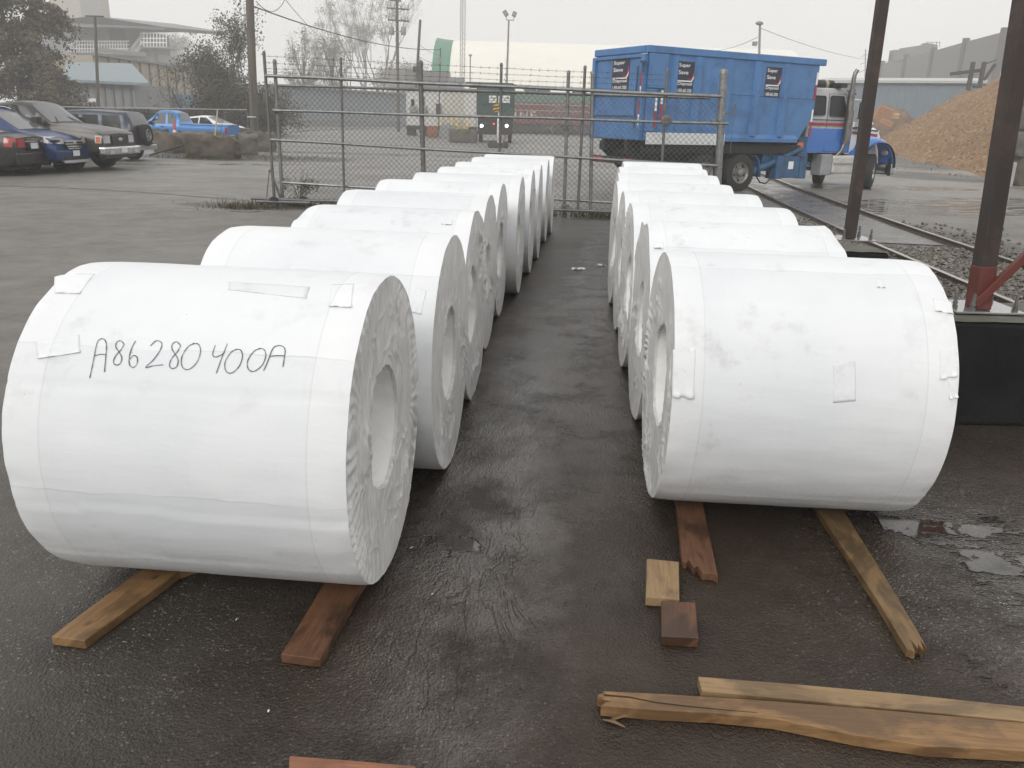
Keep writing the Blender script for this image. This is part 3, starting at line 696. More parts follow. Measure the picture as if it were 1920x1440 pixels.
plank('support_plank', [(1347, 1082), (1279, 1051), (1268, 944), (1258, 880), (1306, 880), (1318, 944)], 0.038, W_RED, 'broken red plank with a splintered end under the patched front roll', 'plank', 'planks under the front rolls', quad_dir((1279, 1051), (1268, 944)), jag=0)
plank('support_plank', [(1738, 1213), (1701, 1217), (1648, 1130), (1544, 972), (1508, 915), (1556, 915), (1590, 970), (1690, 1130)], 0.038, W_OLIVE, 'long damp olive plank with a chewed end under the patched front roll', 'plank', 'planks under the front rolls', quad_dir((1701, 1215), (1544, 972)), jag=0)
plank('wood_block', [(1213, 1047), (1273, 1053), (1274, 1124), (1211, 1119)], 0.042, W_PALE, 'pale square wood block, the upper of two touching offcuts', 'wood block', 'offcuts in the aisle', quad_dir((1211, 1119), (1213, 1047)))
plank('wood_block', [(1240, 1127), (1304, 1129), (1310, 1196), (1240, 1192)], 0.044, W_RED, 'dark red wood block touching the corner of the pale block', 'wood block', 'offcuts in the aisle', quad_dir((1240, 1191), (1240, 1127)))
plank('long_board', [(1309, 1268), (1500, 1283), (1700, 1301), (1925, 1325), (1925, 1353), (1902, 1350), (1700, 1331), (1500, 1312), (1316, 1295)], 0.040, W_PALE, 'straight weathered board with saw marks lying behind the split board', 'board', 'boards in the foreground', quad_dir((1309, 1268), (1925, 1325)))
plank('split_board', [(1130, 1295), (1250, 1301), (1450, 1314), (1600, 1326), (1760, 1340), (1930, 1356), (1930, 1408), (1736, 1398), (1605, 1378), (1452, 1347), (1340, 1336), (1233, 1331), (1126, 1322)], 0.045, W_TAN, 'long tan board with a tapering cracked end in the foreground', 'board', 'boards in the foreground', quad_dir((1130, 1295), (1930, 1356)), jag=12)
plank('board_end', [(543, 1417), (640, 1424), (778, 1436), (795, 1470), (540, 1470)], 0.030, W_BROWN, 'reddish board corner at the bottom edge of the picture', 'board', None, quad_dir((543, 1417), (778, 1436)), bevel=0.002)
for k, (a, b) in enumerate((((1130, 1352), (1172, 1366)), ((1146, 1348), (1210, 1345)), ((1140, 1355), (1205, 1338)))):
    p, q = G(*a), G(*b); mb = MB(); mb.tube([p + Vector((0, 0, 0.006)), (p + q) / 2 + Vector((0, 0, 0.012)), q + Vector((0, 0, 0.006))], [0.002, 0.006, 0.002], 5)
    solo('wood_splinter', mb, W_OLIVE, 'thin wood splinters lying beside the cracked end of the split board', 'splinter', 'splinters by the split board')
crk = MB(); cl = [G(x, y, 0.0462) for x, y in ((1132, 1303), (1180, 1307), (1230, 1317), (1290, 1324), (1350, 1330), (1420, 1336))]
for i, p in enumerate(cl[:-1]):
    w = Vector((0, 0.004 * (1 - i / 6), 0)); q = cl[i + 1]; crk.add([p - w, q - w * 0.8, q + w * 0.8, p + w], [(0, 1, 2, 3)])
sb = [o for o in C.objects if o.name == 'split_board'][0]
crk.v = [p - sb.location for p in crk.v]; part('crack', crk, mk('crack_shadow', (0.02, 0.012, 0.006), 0.9), sb)

# scraps of paper blown about the aisle
rnd = random.Random(9)
for (x, y, s_, lb) in ((1088, 505, 0.10, 'crumpled white paper shreds lying in the middle of the aisle'), (1128, 498, 0.05, 'small white paper scrap in the aisle close to the right row'), (813, 1116, 0.02, 'white paper crumb on dark ground left of the aisle, beside the plank end'),
                       (772, 1028, 0.015, 'white paper crumb lying just off the end of the numbered roll'), (455, 1165, 0.022, 'wet paper scrap on the ground between the two planks of the numbered roll'), (1090, 492, 0.04, 'paper shred beyond the crumpled shreds in the aisle'), (500, 1338, 0.012, 'tiny white crumb on wet asphalt left of the brown board corner')):
    mb = MB(); o = G(x, y)
    for k in range(7 if s_ > 0.04 else 1):
        c = o + Vector((rnd.uniform(-1, 1) * s_, rnd.uniform(-0.6, 0.6) * s_, 0.006)); a = rnd.uniform(0, 6.28); l = s_ * rnd.uniform(0.3, 0.7)
        dx = Vector((cos(a), sin(a), 0)) * l; dy = Vector((-sin(a), cos(a), 0)) * l * 0.4
        mb.add([c - dx - dy, c - dy * 1.2 + Vector((0, 0, min(0.012, s_ * 0.25))), c + dx - dy * 0.5, c + dx + dy, c + dy + Vector((0, 0, min(0.018, s_ * 0.35))), c - dx + dy * 0.7], [(0, 1, 4, 5), (1, 2, 3, 4)])
    solo('paper_scrap', mb, M_SCRAP if s_ > 0.04 else M_ENDFLAP, lb, 'paper scrap', 'paper scraps on the ground')
# ---------------------------------------------------------------- chain link gate and its supports
M_GALV = mk('galvanised_pipe', (0.23, 0.235, 0.235), 0.45, 0.75, 0.3, 14, 0.15, 60, dirt=(0.12, 0.085, 0.06), dirts=5, dirta=0.5)
M_GALVD = mk('dull_galvanised', (0.15, 0.152, 0.15), 0.55, 0.5, 0.3, 10, 0.15, 60, dirt=(0.09, 0.06, 0.045), dirts=6, dirta=0.6)
M_WIRE = mk('chain_link_wire', (0.135, 0.135, 0.132), 0.5, 0.5, 0.25, 8)
M_BARB = mk('barbed_wire', (0.10, 0.09, 0.085), 0.6, 0.4, 0.3, 8)
M_RUBBER = mk('rubber', (0.025, 0.025, 0.026), 0.7, var=0.3, vs=20, bump=0.2, bs=60)
def lerp(a, b, t): return a + (b - a) * t
def chain_link(a, b, z0, z1, s=0.105, r=0.0042):
    """diamond mesh between two ground points, from height z0 to z1"""
    mb = MB(); a, b = Vector((a.x, a.y, 0)), Vector((b.x, b.y, 0)); W = (b - a).length; H = z1 - z0; d = (b - a) / W; nrm = Vector((d.y, -d.x, 0))
    k = s * 1.08
    def at(u, z, o): return a + d * u + Vector((0, 0, z0 + z)) + nrm * o
    n = int((W + H) / s) + 1
    for i in range(-int(H / k * 1.0) - 1, n):
        u0 = i * s
        lo, hi = max(0, -u0), min(H, W - u0)
        if hi - lo > 0.02: mb.tube([at(u0 + lo, lo * 1.0, 0.003), at(u0 + hi, hi * 1.0, 0.003)], r, 3, cap=False)
        u1 = i * s + H
        lo, hi = max(0, u1 - W), min(H, u1)
        if hi - lo > 0.02: mb.tube([at(u1 - lo, lo, -0.003), at(u1 - hi, hi, -0.003)], r, 3, cap=False)
    return mb
def barbed(a, b, seed, sag=0.02, r=0.0042):
    mb = MB(); rnd = random.Random(seed); n = 24; pts = []
    for i in range(n + 1):
        t = i / n; p = lerp(a, b, t); p = p - Vector((0, 0, sag * 4 * t * (1 - t) + 0.012 * rnd.random())); pts.append(p)
    mb.tube(pts, r, 4); L = (b - a).length
    for i in range(int(L / 0.16)):
        t = (i + 0.5) / (L / 0.16); k = min(n - 1, int(t * n)); p = lerp(pts[k], pts[k + 1], t * n - k)
        for _ in range(2):
            d = Vector((rnd.uniform(-.4, .4), rnd.uniform(-1, 1), rnd.uniform(-1, 1))).normalized() * 0.030; mb.tube([p - d, p + d], 0.003, 3)
    return mb
def post_between(mb, base, top, r, n=10):
    mb.tube([base, top], r, n); mb.lathe([(r * 1.15, 0), (r * 1.15, 0.02), (r * 0.8, 0.05), (0.001, 0.06)], top - Vector((0, 0, 0.005)), n=n)
def flat(p, z=0.0): return Vector((p.x, p.y, z))
# the gate stands on the line from FA to FB
FA, FB = G(515, 385), G(1150, 410)
FD = (FB - FA).normalized()
def fpt(px, py, off=0.0):                              # the point of the gate's plane seen at a place of the photo
    n = Vector((FD.y, -FD.x, 0)); d = ray(px, py); t = ((FA - n * off) - EYE).dot(n) / d.dot(n); return EYE + d * t
gate = thing('sliding_gate', 'long grey chain link sliding gate with pipe rails across the end of the aisle', 'gate', tuple(FA))
for (tx, ty, bx, by, r) in ((495, 101, 515, 383, 0.030), (639, 112, 645, 352, 0.024), (788, 118, 793, 290, 0.047), (940, 123, 935, 392, 0.027), (1097, 128, 1083, 400, 0.028), (1251, 134, 1236, 402, 0.028)):
    b = fpt(bx, by); t = fpt(tx, ty); d = (t - b).normalized(); b = b - d * (b.z - 0.05) / d.z
    mb = MB(); post_between(mb, b, t, r); part('post', mb, M_GALVD, gate, world=True, smooth=40)
for (x0, y0, x1, y1, r) in ((497, 142, 1352, 181, 0.032), (512, 207, 1366, 232, 0.026), (508, 262, 1345, 311, 0.028)):
    mb = MB(); a, b = fpt(x0, y0, -0.06), fpt(x1, y1, -0.06); mb.tube([lerp(a, b, k / 10) + Vector((0, 0, 0.006 * sin(k * 1.3))) for k in range(11)], r, 10)
    part('rail', mb, M_GALV, gate, world=True, smooth=40)
a, b = fpt(516, 386), fpt(1236, 413); bot = MB(); bot.tube([flat(a, 0.13), flat(b, 0.13)], 0.032, 8); part('bottom_rail', bot, M_GALVD, gate, world=True, smooth=40)
for i, (y0, y1) in enumerate(((104, 136), (117, 146), (127, 157), (134, 166))):
    part('barbed_wire', barbed(fpt(497, y0), fpt(1250, y1 + 4), i), M_BARB, gate, world=True)
# roller carriage with its diagonal brace under the left end
car = MB(); p = fpt(515, 385); car.tube([p + Vector((-0.45, -0.1, 0.14)), p + Vector((1.0, -0.1, 0.12))], 0.03, 8); car.tube([p + Vector((-0.25, -0.32, 0.10)), p + Vector((0.8, -0.28, 0.10))], 0.03, 8)
car.tube([p + Vector((-0.2, -0.32, 0.1)), p + Vector((0.05, 0.06, 0.12))], 0.025, 8); car.tube([p + Vector((0.75, -0.28, 0.1)), p + Vector((0.5, 0.06, 0.12))], 0.025, 8)
car.tube([fpt(507, 318), fpt(528, 378)], 0.025, 8); car.tube([fpt(505, 318), fpt(499, 380)], 0.012, 6); car.tube([fpt(512, 318), fpt(517, 380)], 0.012, 6)
cr = part('carriage', car, M_GALVD, gate, world=True, smooth=40)
for dx, dy in ((0.08, -0.30), (0.62, -0.05)):
    w = MB(); w.lathe([(0.001, -0.03), (0.06, -0.03), (0.10, -0.028), (0.105, 0), (0.10, 0.028), (0.06, 0.03), (0.001, 0.03)], p + Vector((dx, dy, 0.105)), 'Y', 20)
    part('wheel', w, M_RUBBER, cr, world=True, smooth=50)
fence = thing('chain_link_panel', 'inner chain link panel in a pipe frame hung on the long sliding gate', 'fence panel', tuple(fpt(526, 380, 0.10)))
for (tx, ty, bx, by, r) in ((515, 116, 530, 380, 0.036), (1066, 137, 1057, 405, 0.034), (1111, 139, 1107, 400, 0.036)):
    b = fpt(bx, by, 0.10); t = fpt(tx, ty, 0.10); d = (t - b).normalized(); b = b - d * b.z / d.z
    mb = MB(); post_between(mb, b, t, r); part('post', mb, M_GALV, fence, world=True, smooth=40)
A0, A1 = fpt(528, 360, 0.10), fpt(1320, 360, 0.10)
for (x0, y0, x1, y1, r) in ((522, 160, 1330, 184, 0.026), (528, 342, 1150, 380, 0.026), (530, 300, 530, 302, 0.02)):
    mb = MB(); mb.tube([fpt(x0, y0, 0.10), fpt(x1, y1, 0.10)], r, 8); part('rail', mb, M_GALV, fence, world=True, smooth=40)
part('chain_link', chain_link(flat(fpt(530, 360, 0.10)), flat(fpt(1330, 360, 0.10)), 0.14, 2.30), M_WIRE, fence, world=True)
for (x, y) in ((1060, 234), (1060, 386), (789, 240), (518, 205)):
    lt = MB(); q = fpt(x, y, 0.02); lt.box(q, (0.16, 0.10, 0.05)); lt.box(q + Vector((0, 0, -0.05)), (0.05, 0.09, 0.07)); part('latch', lt, M_GALVD, fence, world=True, bevel=0.008)
# the thick post at the right end, standing on its own
bp = MB(); b = fpt(1342, 415); t = fpt(1357, 133); d = (t - b).normalized(); b = b - d * b.z / d.z
bp.tube([b, t], 0.072, 16); bp.lathe([(0.082, -0.06), (0.082, 0.0), (0.07, 0.02), (0.02, 0.035), (0.001, 0.037)], t, n=16)
gp = thing('gate_post', 'thick capped steel post at the right end of the chain link gate', 'post', tuple(flat(b)))
part('pipe', bp, M_GALV, gp, world=True, smooth=40)
for y, s_ in ((224, 0.05), (231, 0.03), (236, 0.03)):
    cl = MB(); q = fpt(1351, y); cl.lathe([(0.078, -s_ / 2), (0.088, -s_ / 2), (0.088, s_ / 2), (0.078, s_ / 2)], q, n=16); cl.box(q + Vector((-0.12, 0, 0)), (0.09, 0.03, s_)); part('clamp', cl, M_GALV, gp, world=True, smooth=40)
hk = MB(); q = fpt(1360, 213); hk.tube([q, q + Vector((0.10, 0, 0.01)), q + Vector((0.16, 0, 0.10)), q + Vector((0.18, 0, 0.16))], 0.012, 6); hk.tube([q + Vector((0.18, 0, 0.14)), q + Vector((0.16, 0, -0.30)), q + Vector((0.17, 0, -0.72))], 0.006, 5)
part('hook_chain', hk, M_GALVD, gp, world=True)
# a short hanging gate wheel on the rail
gw = MB(); q = fpt(1250, 226, -0.10); gw.lathe([(0.03, -0.02), (0.085, -0.02), (0.10, -0.015), (0.10, 0.015), (0.085, 0.02), (0.03, 0.02), (0.03, -0.02)], q, 'Y', 24); part('guide_wheel', gw, M_GALVD, gate, world=True, smooth=40)

# a bush growing through the foot of the gate
def leaf_cloud(mb, c, r, n, size, rnd, mis=(0, 1), flat_=1.0, clump=None):
    """n leaf-sized faces spread through an ellipsoid, gathered into clumps"""
    cl = [Vector((rnd.gauss(0, 0.42), rnd.gauss(0, 0.42), rnd.gauss(0, 0.42))) for _ in range(clump or max(4, n // 60))]
    for _ in range(n):
        k = rnd.choice(cl); q = k + Vector((rnd.gauss(0, 0.16), rnd.gauss(0, 0.16), rnd.gauss(0, 0.16)))
        p = Vector((c[0] + q.x * r[0], c[1] + q.y * r[1], c[2] + q.z * r[2])); s_ = size * rnd.uniform(0.5, 1.3)
        u = Vector((rnd.uniform(-1, 1), rnd.uniform(-1, 1), rnd.uniform(-1, 1))).normalized(); w = u.orthogonal().normalized()
        mb.add([p - u * s_, p + w * s_ * 0.5, p + u * s_, p - w * s_ * 0.5], [(0, 1, 2, 3)], rnd.choice(mis))
M_LEAFY = [mk('yellow_leaf', (0.17, 0.15, 0.05), 0.6, var=0.3, vs=9), mk('green_leaf', (0.07, 0.085, 0.03), 0.6, var=0.3, vs=9), mk('brown_twig', (0.09, 0.065, 0.045), 0.8)]
rnd = random.Random(3); bu = thing('gate_bush', 'small yellow green bush growing at the foot of the gate', 'bush', tuple(flat(fpt(565, 385, 0.3))))
mb = MB(); c = fpt(563, 372, 0.3); leaf_cloud(mb, (c.x, c.y, 0.42), (0.42, 0.28, 0.42), 420, 0.028, rnd, (0, 1, 1)); part('foliage', mb, M_LEAFY[:2], bu, world=True)
mb = MB()
for k in range(9):
    a = rnd.uniform(0, 6.28); mb.tube([(c.x, c.y, 0), (c.x + cos(a) * 0.12, c.y + sin(a) * 0.1, 0.35), (c.x + cos(a) * 0.3, c.y + sin(a) * 0.2, rnd.uniform(0.5, 0.8))], [0.008, 0.006, 0.003], 4)
part('stems', mb, M_LEAFY[2], bu, world=True)

# ---------------------------------------------------------------- steel columns of the canopy on their concrete plinths
def conc(name, c, var=0.3, dirt=None, da=0.6, b=0.5, r=0.8, spec=0.5):
    m = mk(name, c, r, var=var, vs=3.5, bump=b, bs=16, dirt=dirt, dirts=1.8, dirta=da)
    m.node_tree.nodes['Principled BSDF'].inputs['Specular IOR Level'].default_value = spec; return m
M_DARKC = conc('black_damp_concrete', (0.007, 0.008, 0.008), 0.5, (0.016, 0.019, 0.017), 0.7, 0.6, 0.7, 0.15)
M_MOSSC = conc('mossy_concrete', (0.10, 0.095, 0.08), 0.35, (0.04, 0.045, 0.02), 0.9)
M_STEEL = mk('brown_painted_steel', (0.026, 0.017, 0.0135), 0.6, 0.0, 0.35, 5, 0.25, 40, dirt=(0.075, 0.045, 0.032), dirts=4, dirta=0.6)
M_REDOX = mk('red_oxide_steel', (0.11, 0.022, 0.015), 0.5, 0.0, 0.35, 6, 0.2, 40, dirt=(0.07, 0.022, 0.016), dirts=5, dirta=0.7)
M_PLATE = mk('wet_steel_plate', (0.34, 0.34, 0.335), 0.14, 0.6, 0.2, 6)
M_PLATED = mk('rusty_plate_edge', (0.03, 0.025, 0.022), 0.6)
HP = 0.70
def column(label, pl, base_px, top_px, w, dpt, pedlabel, ped, platec, brace=None):
    p_ = thing('concrete_plinth', pedlabel, 'plinth', tuple(flat((ped[0] + ped[1]) / 2)))
    mb = MB(); a, b = ped; n = 18
    bx = MB(); bx.bb((a.x, a.y, 0), (b.x, b.y, HP - 0.012)); part('block', bx, M_DARKC, p_, world=True, bevel=0.025)
    tp = MB()
    def ft(u, v):
        return Vector((lerp(a.x, b.x, u) + 0.01 * noise.noise(Vector((u * 9, v * 4, 1))), lerp(a.y, b.y, v) + 0.01 * noise.noise(Vector((u * 9, v * 4, 5))), HP - 0.004 + 0.008 * noise.noise(Vector((u * 7, v * 5, 0)))))
    tp.grid(20, 10, ft); part('worn_top', tp, M_MOSSC, p_, world=True, smooth=60)
    c = thing('steel_column', label, 'column', (pl.x, pl.y, HP))
    top = A(*top_px, pl.y + 0.05); d = (top - pl).normalized(); end = pl + d * (5.4 - HP)
    mb = MB(); mb.beam(pl + d * 0.02, end, w, dpt, (0, 1, 0)); part('shaft', mb, M_STEEL, c, world=True, bevel=0.008)
    if brace:
        red = MB(); red.beam(pl + d * 0.02, pl + d * 0.30, w + 0.006, dpt + 0.006, (0, 1, 0)); part('red_foot', red, M_REDOX, c, world=True, bevel=0.006)
        br = MB(); q = A(*brace[0], pl.y - 0.06); r = A(*brace[1], pl.y - 0.10); br.beam(q, q + (r - q) * 6, 0.045, 0.05); part('brace', br, M_REDOX, c, world=True, bevel=0.004)
    bpm = MB(); bpm.bb((platec.x - 0.22, platec.y - 0.17, HP + 0.004), (platec.x + 0.24, platec.y + 0.22, HP + 0.018)); bpl = part('base_plate', bpm, M_PLATE, c, world=True, bevel=0.003)
    for dx, dy in ((-0.18, -0.06), (-0.10, -0.13), (0.19, -0.11), (0.17, 0.15), (-0.17, 0.17)):
        bo = MB(); o = Vector((platec.x + dx, platec.y + dy, HP + 0.018)); bo.tube([o, o + Vector((0, 0, 0.11))], 0.011, 8); bo.lathe([(0.022, 0), (0.022, 0.02), (0.001, 0.02)], o + Vector((0, 0, 0.0)), n=6); bo.lathe([(0.018, 0.03), (0.018, 0.046), (0.001, 0.046)], o, n=6)
        part('anchor_bolt', bo, M_GALVD, bpl, world=True)
P2 = G(1832, 583, HP); P1 = G(1592, 450, HP)
column('thick dark steel column with a red oxide foot and diagonal brace, on the plinth behind the patched roll', P2, (1832, 583), (1920, 20), 0.105, 0.12, 'black damp concrete plinth with bolted base plate beside the patched front roll',
       (G(1775, 600, HP) - Vector((0.25, 0, 0)), G(1775, 600, HP) + Vector((1.5, 0.62, 0))), P2 + Vector((0.02, 0.05, 0)), ((1826, 572), (1921, 482)))
column('slim dark brown steel column standing between the truck cab and the right row', P1, (1592, 450), (1655, 0), 0.105, 0.10, 'mossy dark plinth under the slim brown column, past the second right roll',
       (G(1560, 470, HP) - Vector((0.2, 0, 0)), G(1682, 478, HP) + Vector((0, 0.62, 0))), P1 + Vector((0.0, 0.03, 0)))
# ---------------------------------------------------------------- wheels, signs and the roll-off truck
M_TYRE = mk('tyre_rubber', (0.018, 0.018, 0.018), 0.75, var=0.4, vs=12, bump=0.3, bs=40)
M_RIM = mk('rim_alloy', (0.45, 0.45, 0.44), 0.3, 0.9, 0.2, 12)
M_RIMD = mk('rim_dirty_steel', (0.27, 0.26, 0.245), 0.5, 0.6, 0.3, 14)
M_BLACK = mk('black_plastic', (0.014, 0.014, 0.014), 0.5, var=0.2)
M_CHROME = mk('chrome', (0.62, 0.62, 0.62), 0.12, 1.0, 0.08)
M_GLASS = glassm('dark_glass', (0.014, 0.017, 0.018), 0.08); M_GLASS.node_tree.nodes['Principled BSDF'].inputs['Specular IOR Level'].default_value = 0.25; M_GLASSL = glassm('sky_pale_glass', (0.10, 0.105, 0.11), 0.05)  # sky reflection on sloping panes is put into the pale glass's colour
M_WHITE = mk('white_paint', (0.72, 0.72, 0.71), 0.4, var=0.06, coat=0.3)
M_REDL = mk('red_lens', (0.30, 0.012, 0.010), 0.2, var=0.2, coat=0.8); M_AMB = mk('amber_lens', (0.62, 0.14, 0.03), 0.2, coat=0.8)
M_CLEAR = mk('clear_lens', (0.52, 0.53, 0.54), 0.12, 0.3, 0.15, 30, coat=1.0)
def wheel(parent, c, r, w, side, rim_r, spokes=6, rimm=None, world=False, steer=0.0, truck=False):
    """a wheel with its axle along local Y; side: -1 outer face towards -Y"""
    R = Matrix.Rotation(steer, 3, 'Z'); c = Vector(c)
    ty = MB(); h = w / 2
    ty.lathe([(rim_r, -h * 0.85), (rim_r * 1.05, -h), (r * 0.86, -h), (r * 0.96, -h * 0.86), (r, -h * 0.55), (r, h * 0.55), (r * 0.96, h * 0.86), (r * 0.86, h), (rim_r * 1.05, h), (rim_r, h * 0.85)], (0, 0, 0), 'Y', 36)
    for k in range(40):
        a = 2 * pi * k / 40; ty.box(Vector((sin(a) * r, 0, cos(a) * r)), (0.03, w * 0.86, 0.014), M=Matrix.Rotation(a, 3, 'Y'))
    rm = MB()
    if truck:
        rm.lathe([(rim_r, side * h * 0.9), (rim_r * 0.97, side * h * 0.95), (rim_r * 0.90, side * h * 0.80), (rim_r * 0.84, side * h * 0.35), (rim_r * 0.55, side * h * 0.30), (rim_r * 0.52, side * h * 0.42), (rim_r * 0.34, side * h * 0.42), (rim_r * 0.32, side * h * 1.0), (rim_r * 0.2, side * h * 1.12), (0.001, side * h * 1.12)], (0, 0, 0), 'Y', 32)
        for k in range(10):
            a = 2 * pi * k / 10; rm.box(Vector((sin(a) * rim_r * 0.44, side * h * 0.5, cos(a) * rim_r * 0.44)), (0.03, 0.05, 0.03))
        for k in range(5):
            a = 2 * pi * (k + 0.5) / 5; rm.lathe([(0.001, 0), (0.045, 0)], Vector((sin(a) * rim_r * 0.70, side * (h * 0.34 + 0.006), cos(a) * rim_r * 0.70)), 'Y', 10, mi=1)
    else:
        rm.lathe([(rim_r, side * h * 0.9), (rim_r * 0.93, side * h * 0.94), (rim_r * 0.88, side * h * 0.35), (rim_r * 0.3, side * h * 0.25), (0.001, side * h * 0.25)], (0, 0, 0), 'Y', 28, mi=1)
        rm.lathe([(rim_r, side * h * 0.9), (rim_r * 0.92, side * h * 0.95), (rim_r * 0.86, side * h * 0.6)], (0, 0, 0), 'Y', 28)
        rm.lathe([(rim_r * 0.22, side * h * 0.3), (rim_r * 0.22, side * h * 0.75), (0.001, side * h * 0.78)], (0, 0, 0), 'Y', 16)
        for k in range(spokes):
            a = 2 * pi * k / spokes; M = Matrix.Rotation(a, 3, 'Y'); rm.prism([M @ Vector((-rim_r * 0.12, side * h * 0.55, rim_r * 0.15)), M @ Vector((rim_r * 0.12, side * h * 0.55, rim_r * 0.15)), M @ Vector((rim_r * 0.17, side * h * 0.62, rim_r * 0.9)), M @ Vector((-rim_r * 0.17, side * h * 0.62, rim_r * 0.9))], (0, side * h * 0.2, 0))
    for q in (ty, rm): q.v = [R @ p + c for p in q.v]
    o = part('wheel', ty, M_TYRE, parent, smooth=35, world=world); part('rim', rm, [rimm or M_RIM, M_BLACK], o, smooth=35, world=world); return o

M_BLUE = mk('dumpster_blue', (0.060, 0.175, 0.385), 0.45, var=0.16, vs=2.0, bump=0.12, bs=8, dirt=(0.028, 0.075, 0.17), dirts=1.6, dirta=0.55, coat=0.15)
M_BLUED = mk('dirty_blue', (0.03, 0.095, 0.20), 0.5, var=0.25, vs=3, dirt=(0.02, 0.028, 0.035), dirts=2.2, dirta=0.75)
M_TBLUE = mk('truck_blue', (0.02, 0.135, 0.46), 0.25, var=0.08, coat=0.7)
M_CHASSIS = mk('chassis_grime', (0.020, 0.020, 0.021), 0.6, var=0.4, vs=5)
M_NAVY = mk('sign_navy', (0.012, 0.016, 0.040), 0.35, var=0.1); M_SRED = mk('sign_red', (0.42, 0.025, 0.03), 0.35, var=0.1); M_SWHITE = mk('sign_white', (0.78, 0.78, 0.78), 0.35, var=0.05)
M_TRED = mk('stripe_red', (0.30, 0.025, 0.03), 0.35); M_TNAVY = mk('stripe_navy', (0.02, 0.03, 0.10), 0.35)
M_SILVER = mk('silver_paint', (0.42, 0.43, 0.45), 0.3, 0.3, 0.1, coat=0.5)
M_REFL_R = mk('reflector_red', (0.35, 0.02, 0.02), 0.3); M_GREYT = mk('grey_tank', (0.30, 0.31, 0.32), 0.4, 0.4, 0.2); M_CREAM = mk('pale_tank', (0.50, 0.49, 0.46), 0.35, 0.3, 0.15)

M_CABW = mk('cab_white_shaded_grimy', (0.46, 0.47, 0.475), 0.4, var=0.08, dirt=(0.30, 0.30, 0.30), dirta=0.5)  # white paint greyed to hold the shade on the cab, plus random grime
PSI = radians(28.5)
n_left = Vector((-sin(PSI), cos(PSI), 0)); fwd = Vector((cos(PSI), sin(PSI), 0))
contact = G(1385, 359)
T0 = contact + n_left * 1.20 - fwd * 0.33
DX = 0.33                                   # the running gear sits this far further forward than the container
def SH(mb):
    mb.v = [p + Vector((DX, 0, 0)) for p in mb.v]; return mb
TRK = thing('roll_off_truck', 'blue and white truck carrying a big blue waste container, nose to the right', 'truck', (T0.x, T0.y, 0), PSI)
# --- chassis
fr = MB()
for y in (-0.42, 0.42): fr.bb((-3.0, y - 0.05, 0.78), (6.0, y + 0.05, 1.02))
for x in (-2.8, -1.4, 0, 1.4, 2.8, 4.5): fr.bb((x - 0.06, -0.42, 0.82), (x + 0.06, 0.42, 0.98))
for y in (-0.55, 0.55): fr.bb((-3.3, y - 0.07, 1.06), (2.9, y + 0.07, 1.36))
fr.bb((-1.9, -0.9, 0.62), (0.5, 0.9, 0.78)); fr.bb((5.2, -0.9, 0.45), (5.5, 0.9, 0.58))
for x in (-1.33, 0.0): fr.tube([(x, -1.0, 0.52), (x, 1.0, 0.52)], 0.09, 10)
part('chassis', fr, M_CHASSIS, TRK)
sk = MB(); sk.bb((-3.1, -1.02, 1.05), (2.75, -0.96, 1.30)); sk.bb((-3.1, 0.96, 1.05), (2.75, 1.02, 1.30))
part('hoist_rail', sk, M_CHASSIS, TRK)
bl = MB(); bl.bb((1.05, -0.92, 0.55), (2.75, -0.60, 1.04)); bl.bb((2.35, -1.0, 0.96), (2.80, -0.62, 1.55)); part('hoist_frame', SH(bl), M_BLUED, TRK, bevel=0.015)
hy = MB(); hy.tube([(0.62, -1.02, 0.55), (1.7, -1.02, 0.92)], 0.105, 14); hy.tube([(1.7, -1.02, 0.92), (2.45, -1.02, 1.19)], 0.075, 14); hy.tube([(0.55, -1.02, 0.52), (0.72, -1.02, 0.58)], 0.13, 14)
part('hydraulic_ram', SH(hy), M_BLUED, TRK, smooth=40)
tb = MB(); tb.bb((1.42, -1.14, 0.36), (2.62, -0.78, 0.98)); tb.bb((1.40, -1.17, 0.34), (1.66, -0.76, 1.0)); tb.bb((2.36, -1.17, 0.34), (2.64, -0.76, 1.0)); tbx = part('tool_box', SH(tb), M_BLUED, TRK, bevel=0.012)
st_ = MB(); st_.bb((1.90, -1.147, 0.62), (2.10, -1.141, 0.84)); part('sticker', SH(st_), M_SWHITE, tbx)
hs = MB(); hs.tube([(0.75, -1.05, 0.42), (0.9, -1.08, 0.24), (1.12, -1.08, 0.20), (1.3, -1.05, 0.30), (1.36, -1.0, 0.5)], 0.022, 6); part('hose', SH(hs), M_BLACK, TRK, smooth=40)
mr = MB(); mr.bb((2.30, -1.006, 1.24), (2.55, -1.002, 1.38)); part('marker_plate', SH(mr), M_AMB, TRK)
# --- container
ZB0, ZT0, X0, X1, HW = 1.38, 3.55, -3.24, 2.92, 1.20
ct = MB()
side = [(X0, ZB0 + 0.02), (2.38, ZB0 + 0.02), (X1, ZB0 + 0.80), (X1, ZT0), (X0, ZT0)]
for y in (-HW, HW - 0.05): ct.prism([(x, y, z) for x, z in side], (0, 0.05, 0))
ct.bb((X0, -HW + 0.05, ZB0 + 0.02), (2.38, HW - 0.05, ZB0 + 0.10)); ct.bb((X1 - 0.05, -HW + 0.05, ZB0 + 0.80), (X1, HW - 0.05, ZT0)); ct.prism([(2.38, -HW + 0.05, ZB0 + 0.02), (2.38, -HW + 0.05, ZB0 + 0.10), (X1 - 0.05, -HW + 0.05, ZB0 + 0.86), (X1, -HW + 0.05, ZB0 + 0.80)], (0, 2 * HW - 0.1, 0))
cont = part('container', ct, M_BLUE, TRK)
rimb = MB(); 
for s_ in (-1, 1): rimb.bb((X0 - 0.05, s_ * (HW + 0.05), ZT0 - 0.02), (X1 + 0.22, s_ * (HW - 0.07), ZT0 + 0.16))
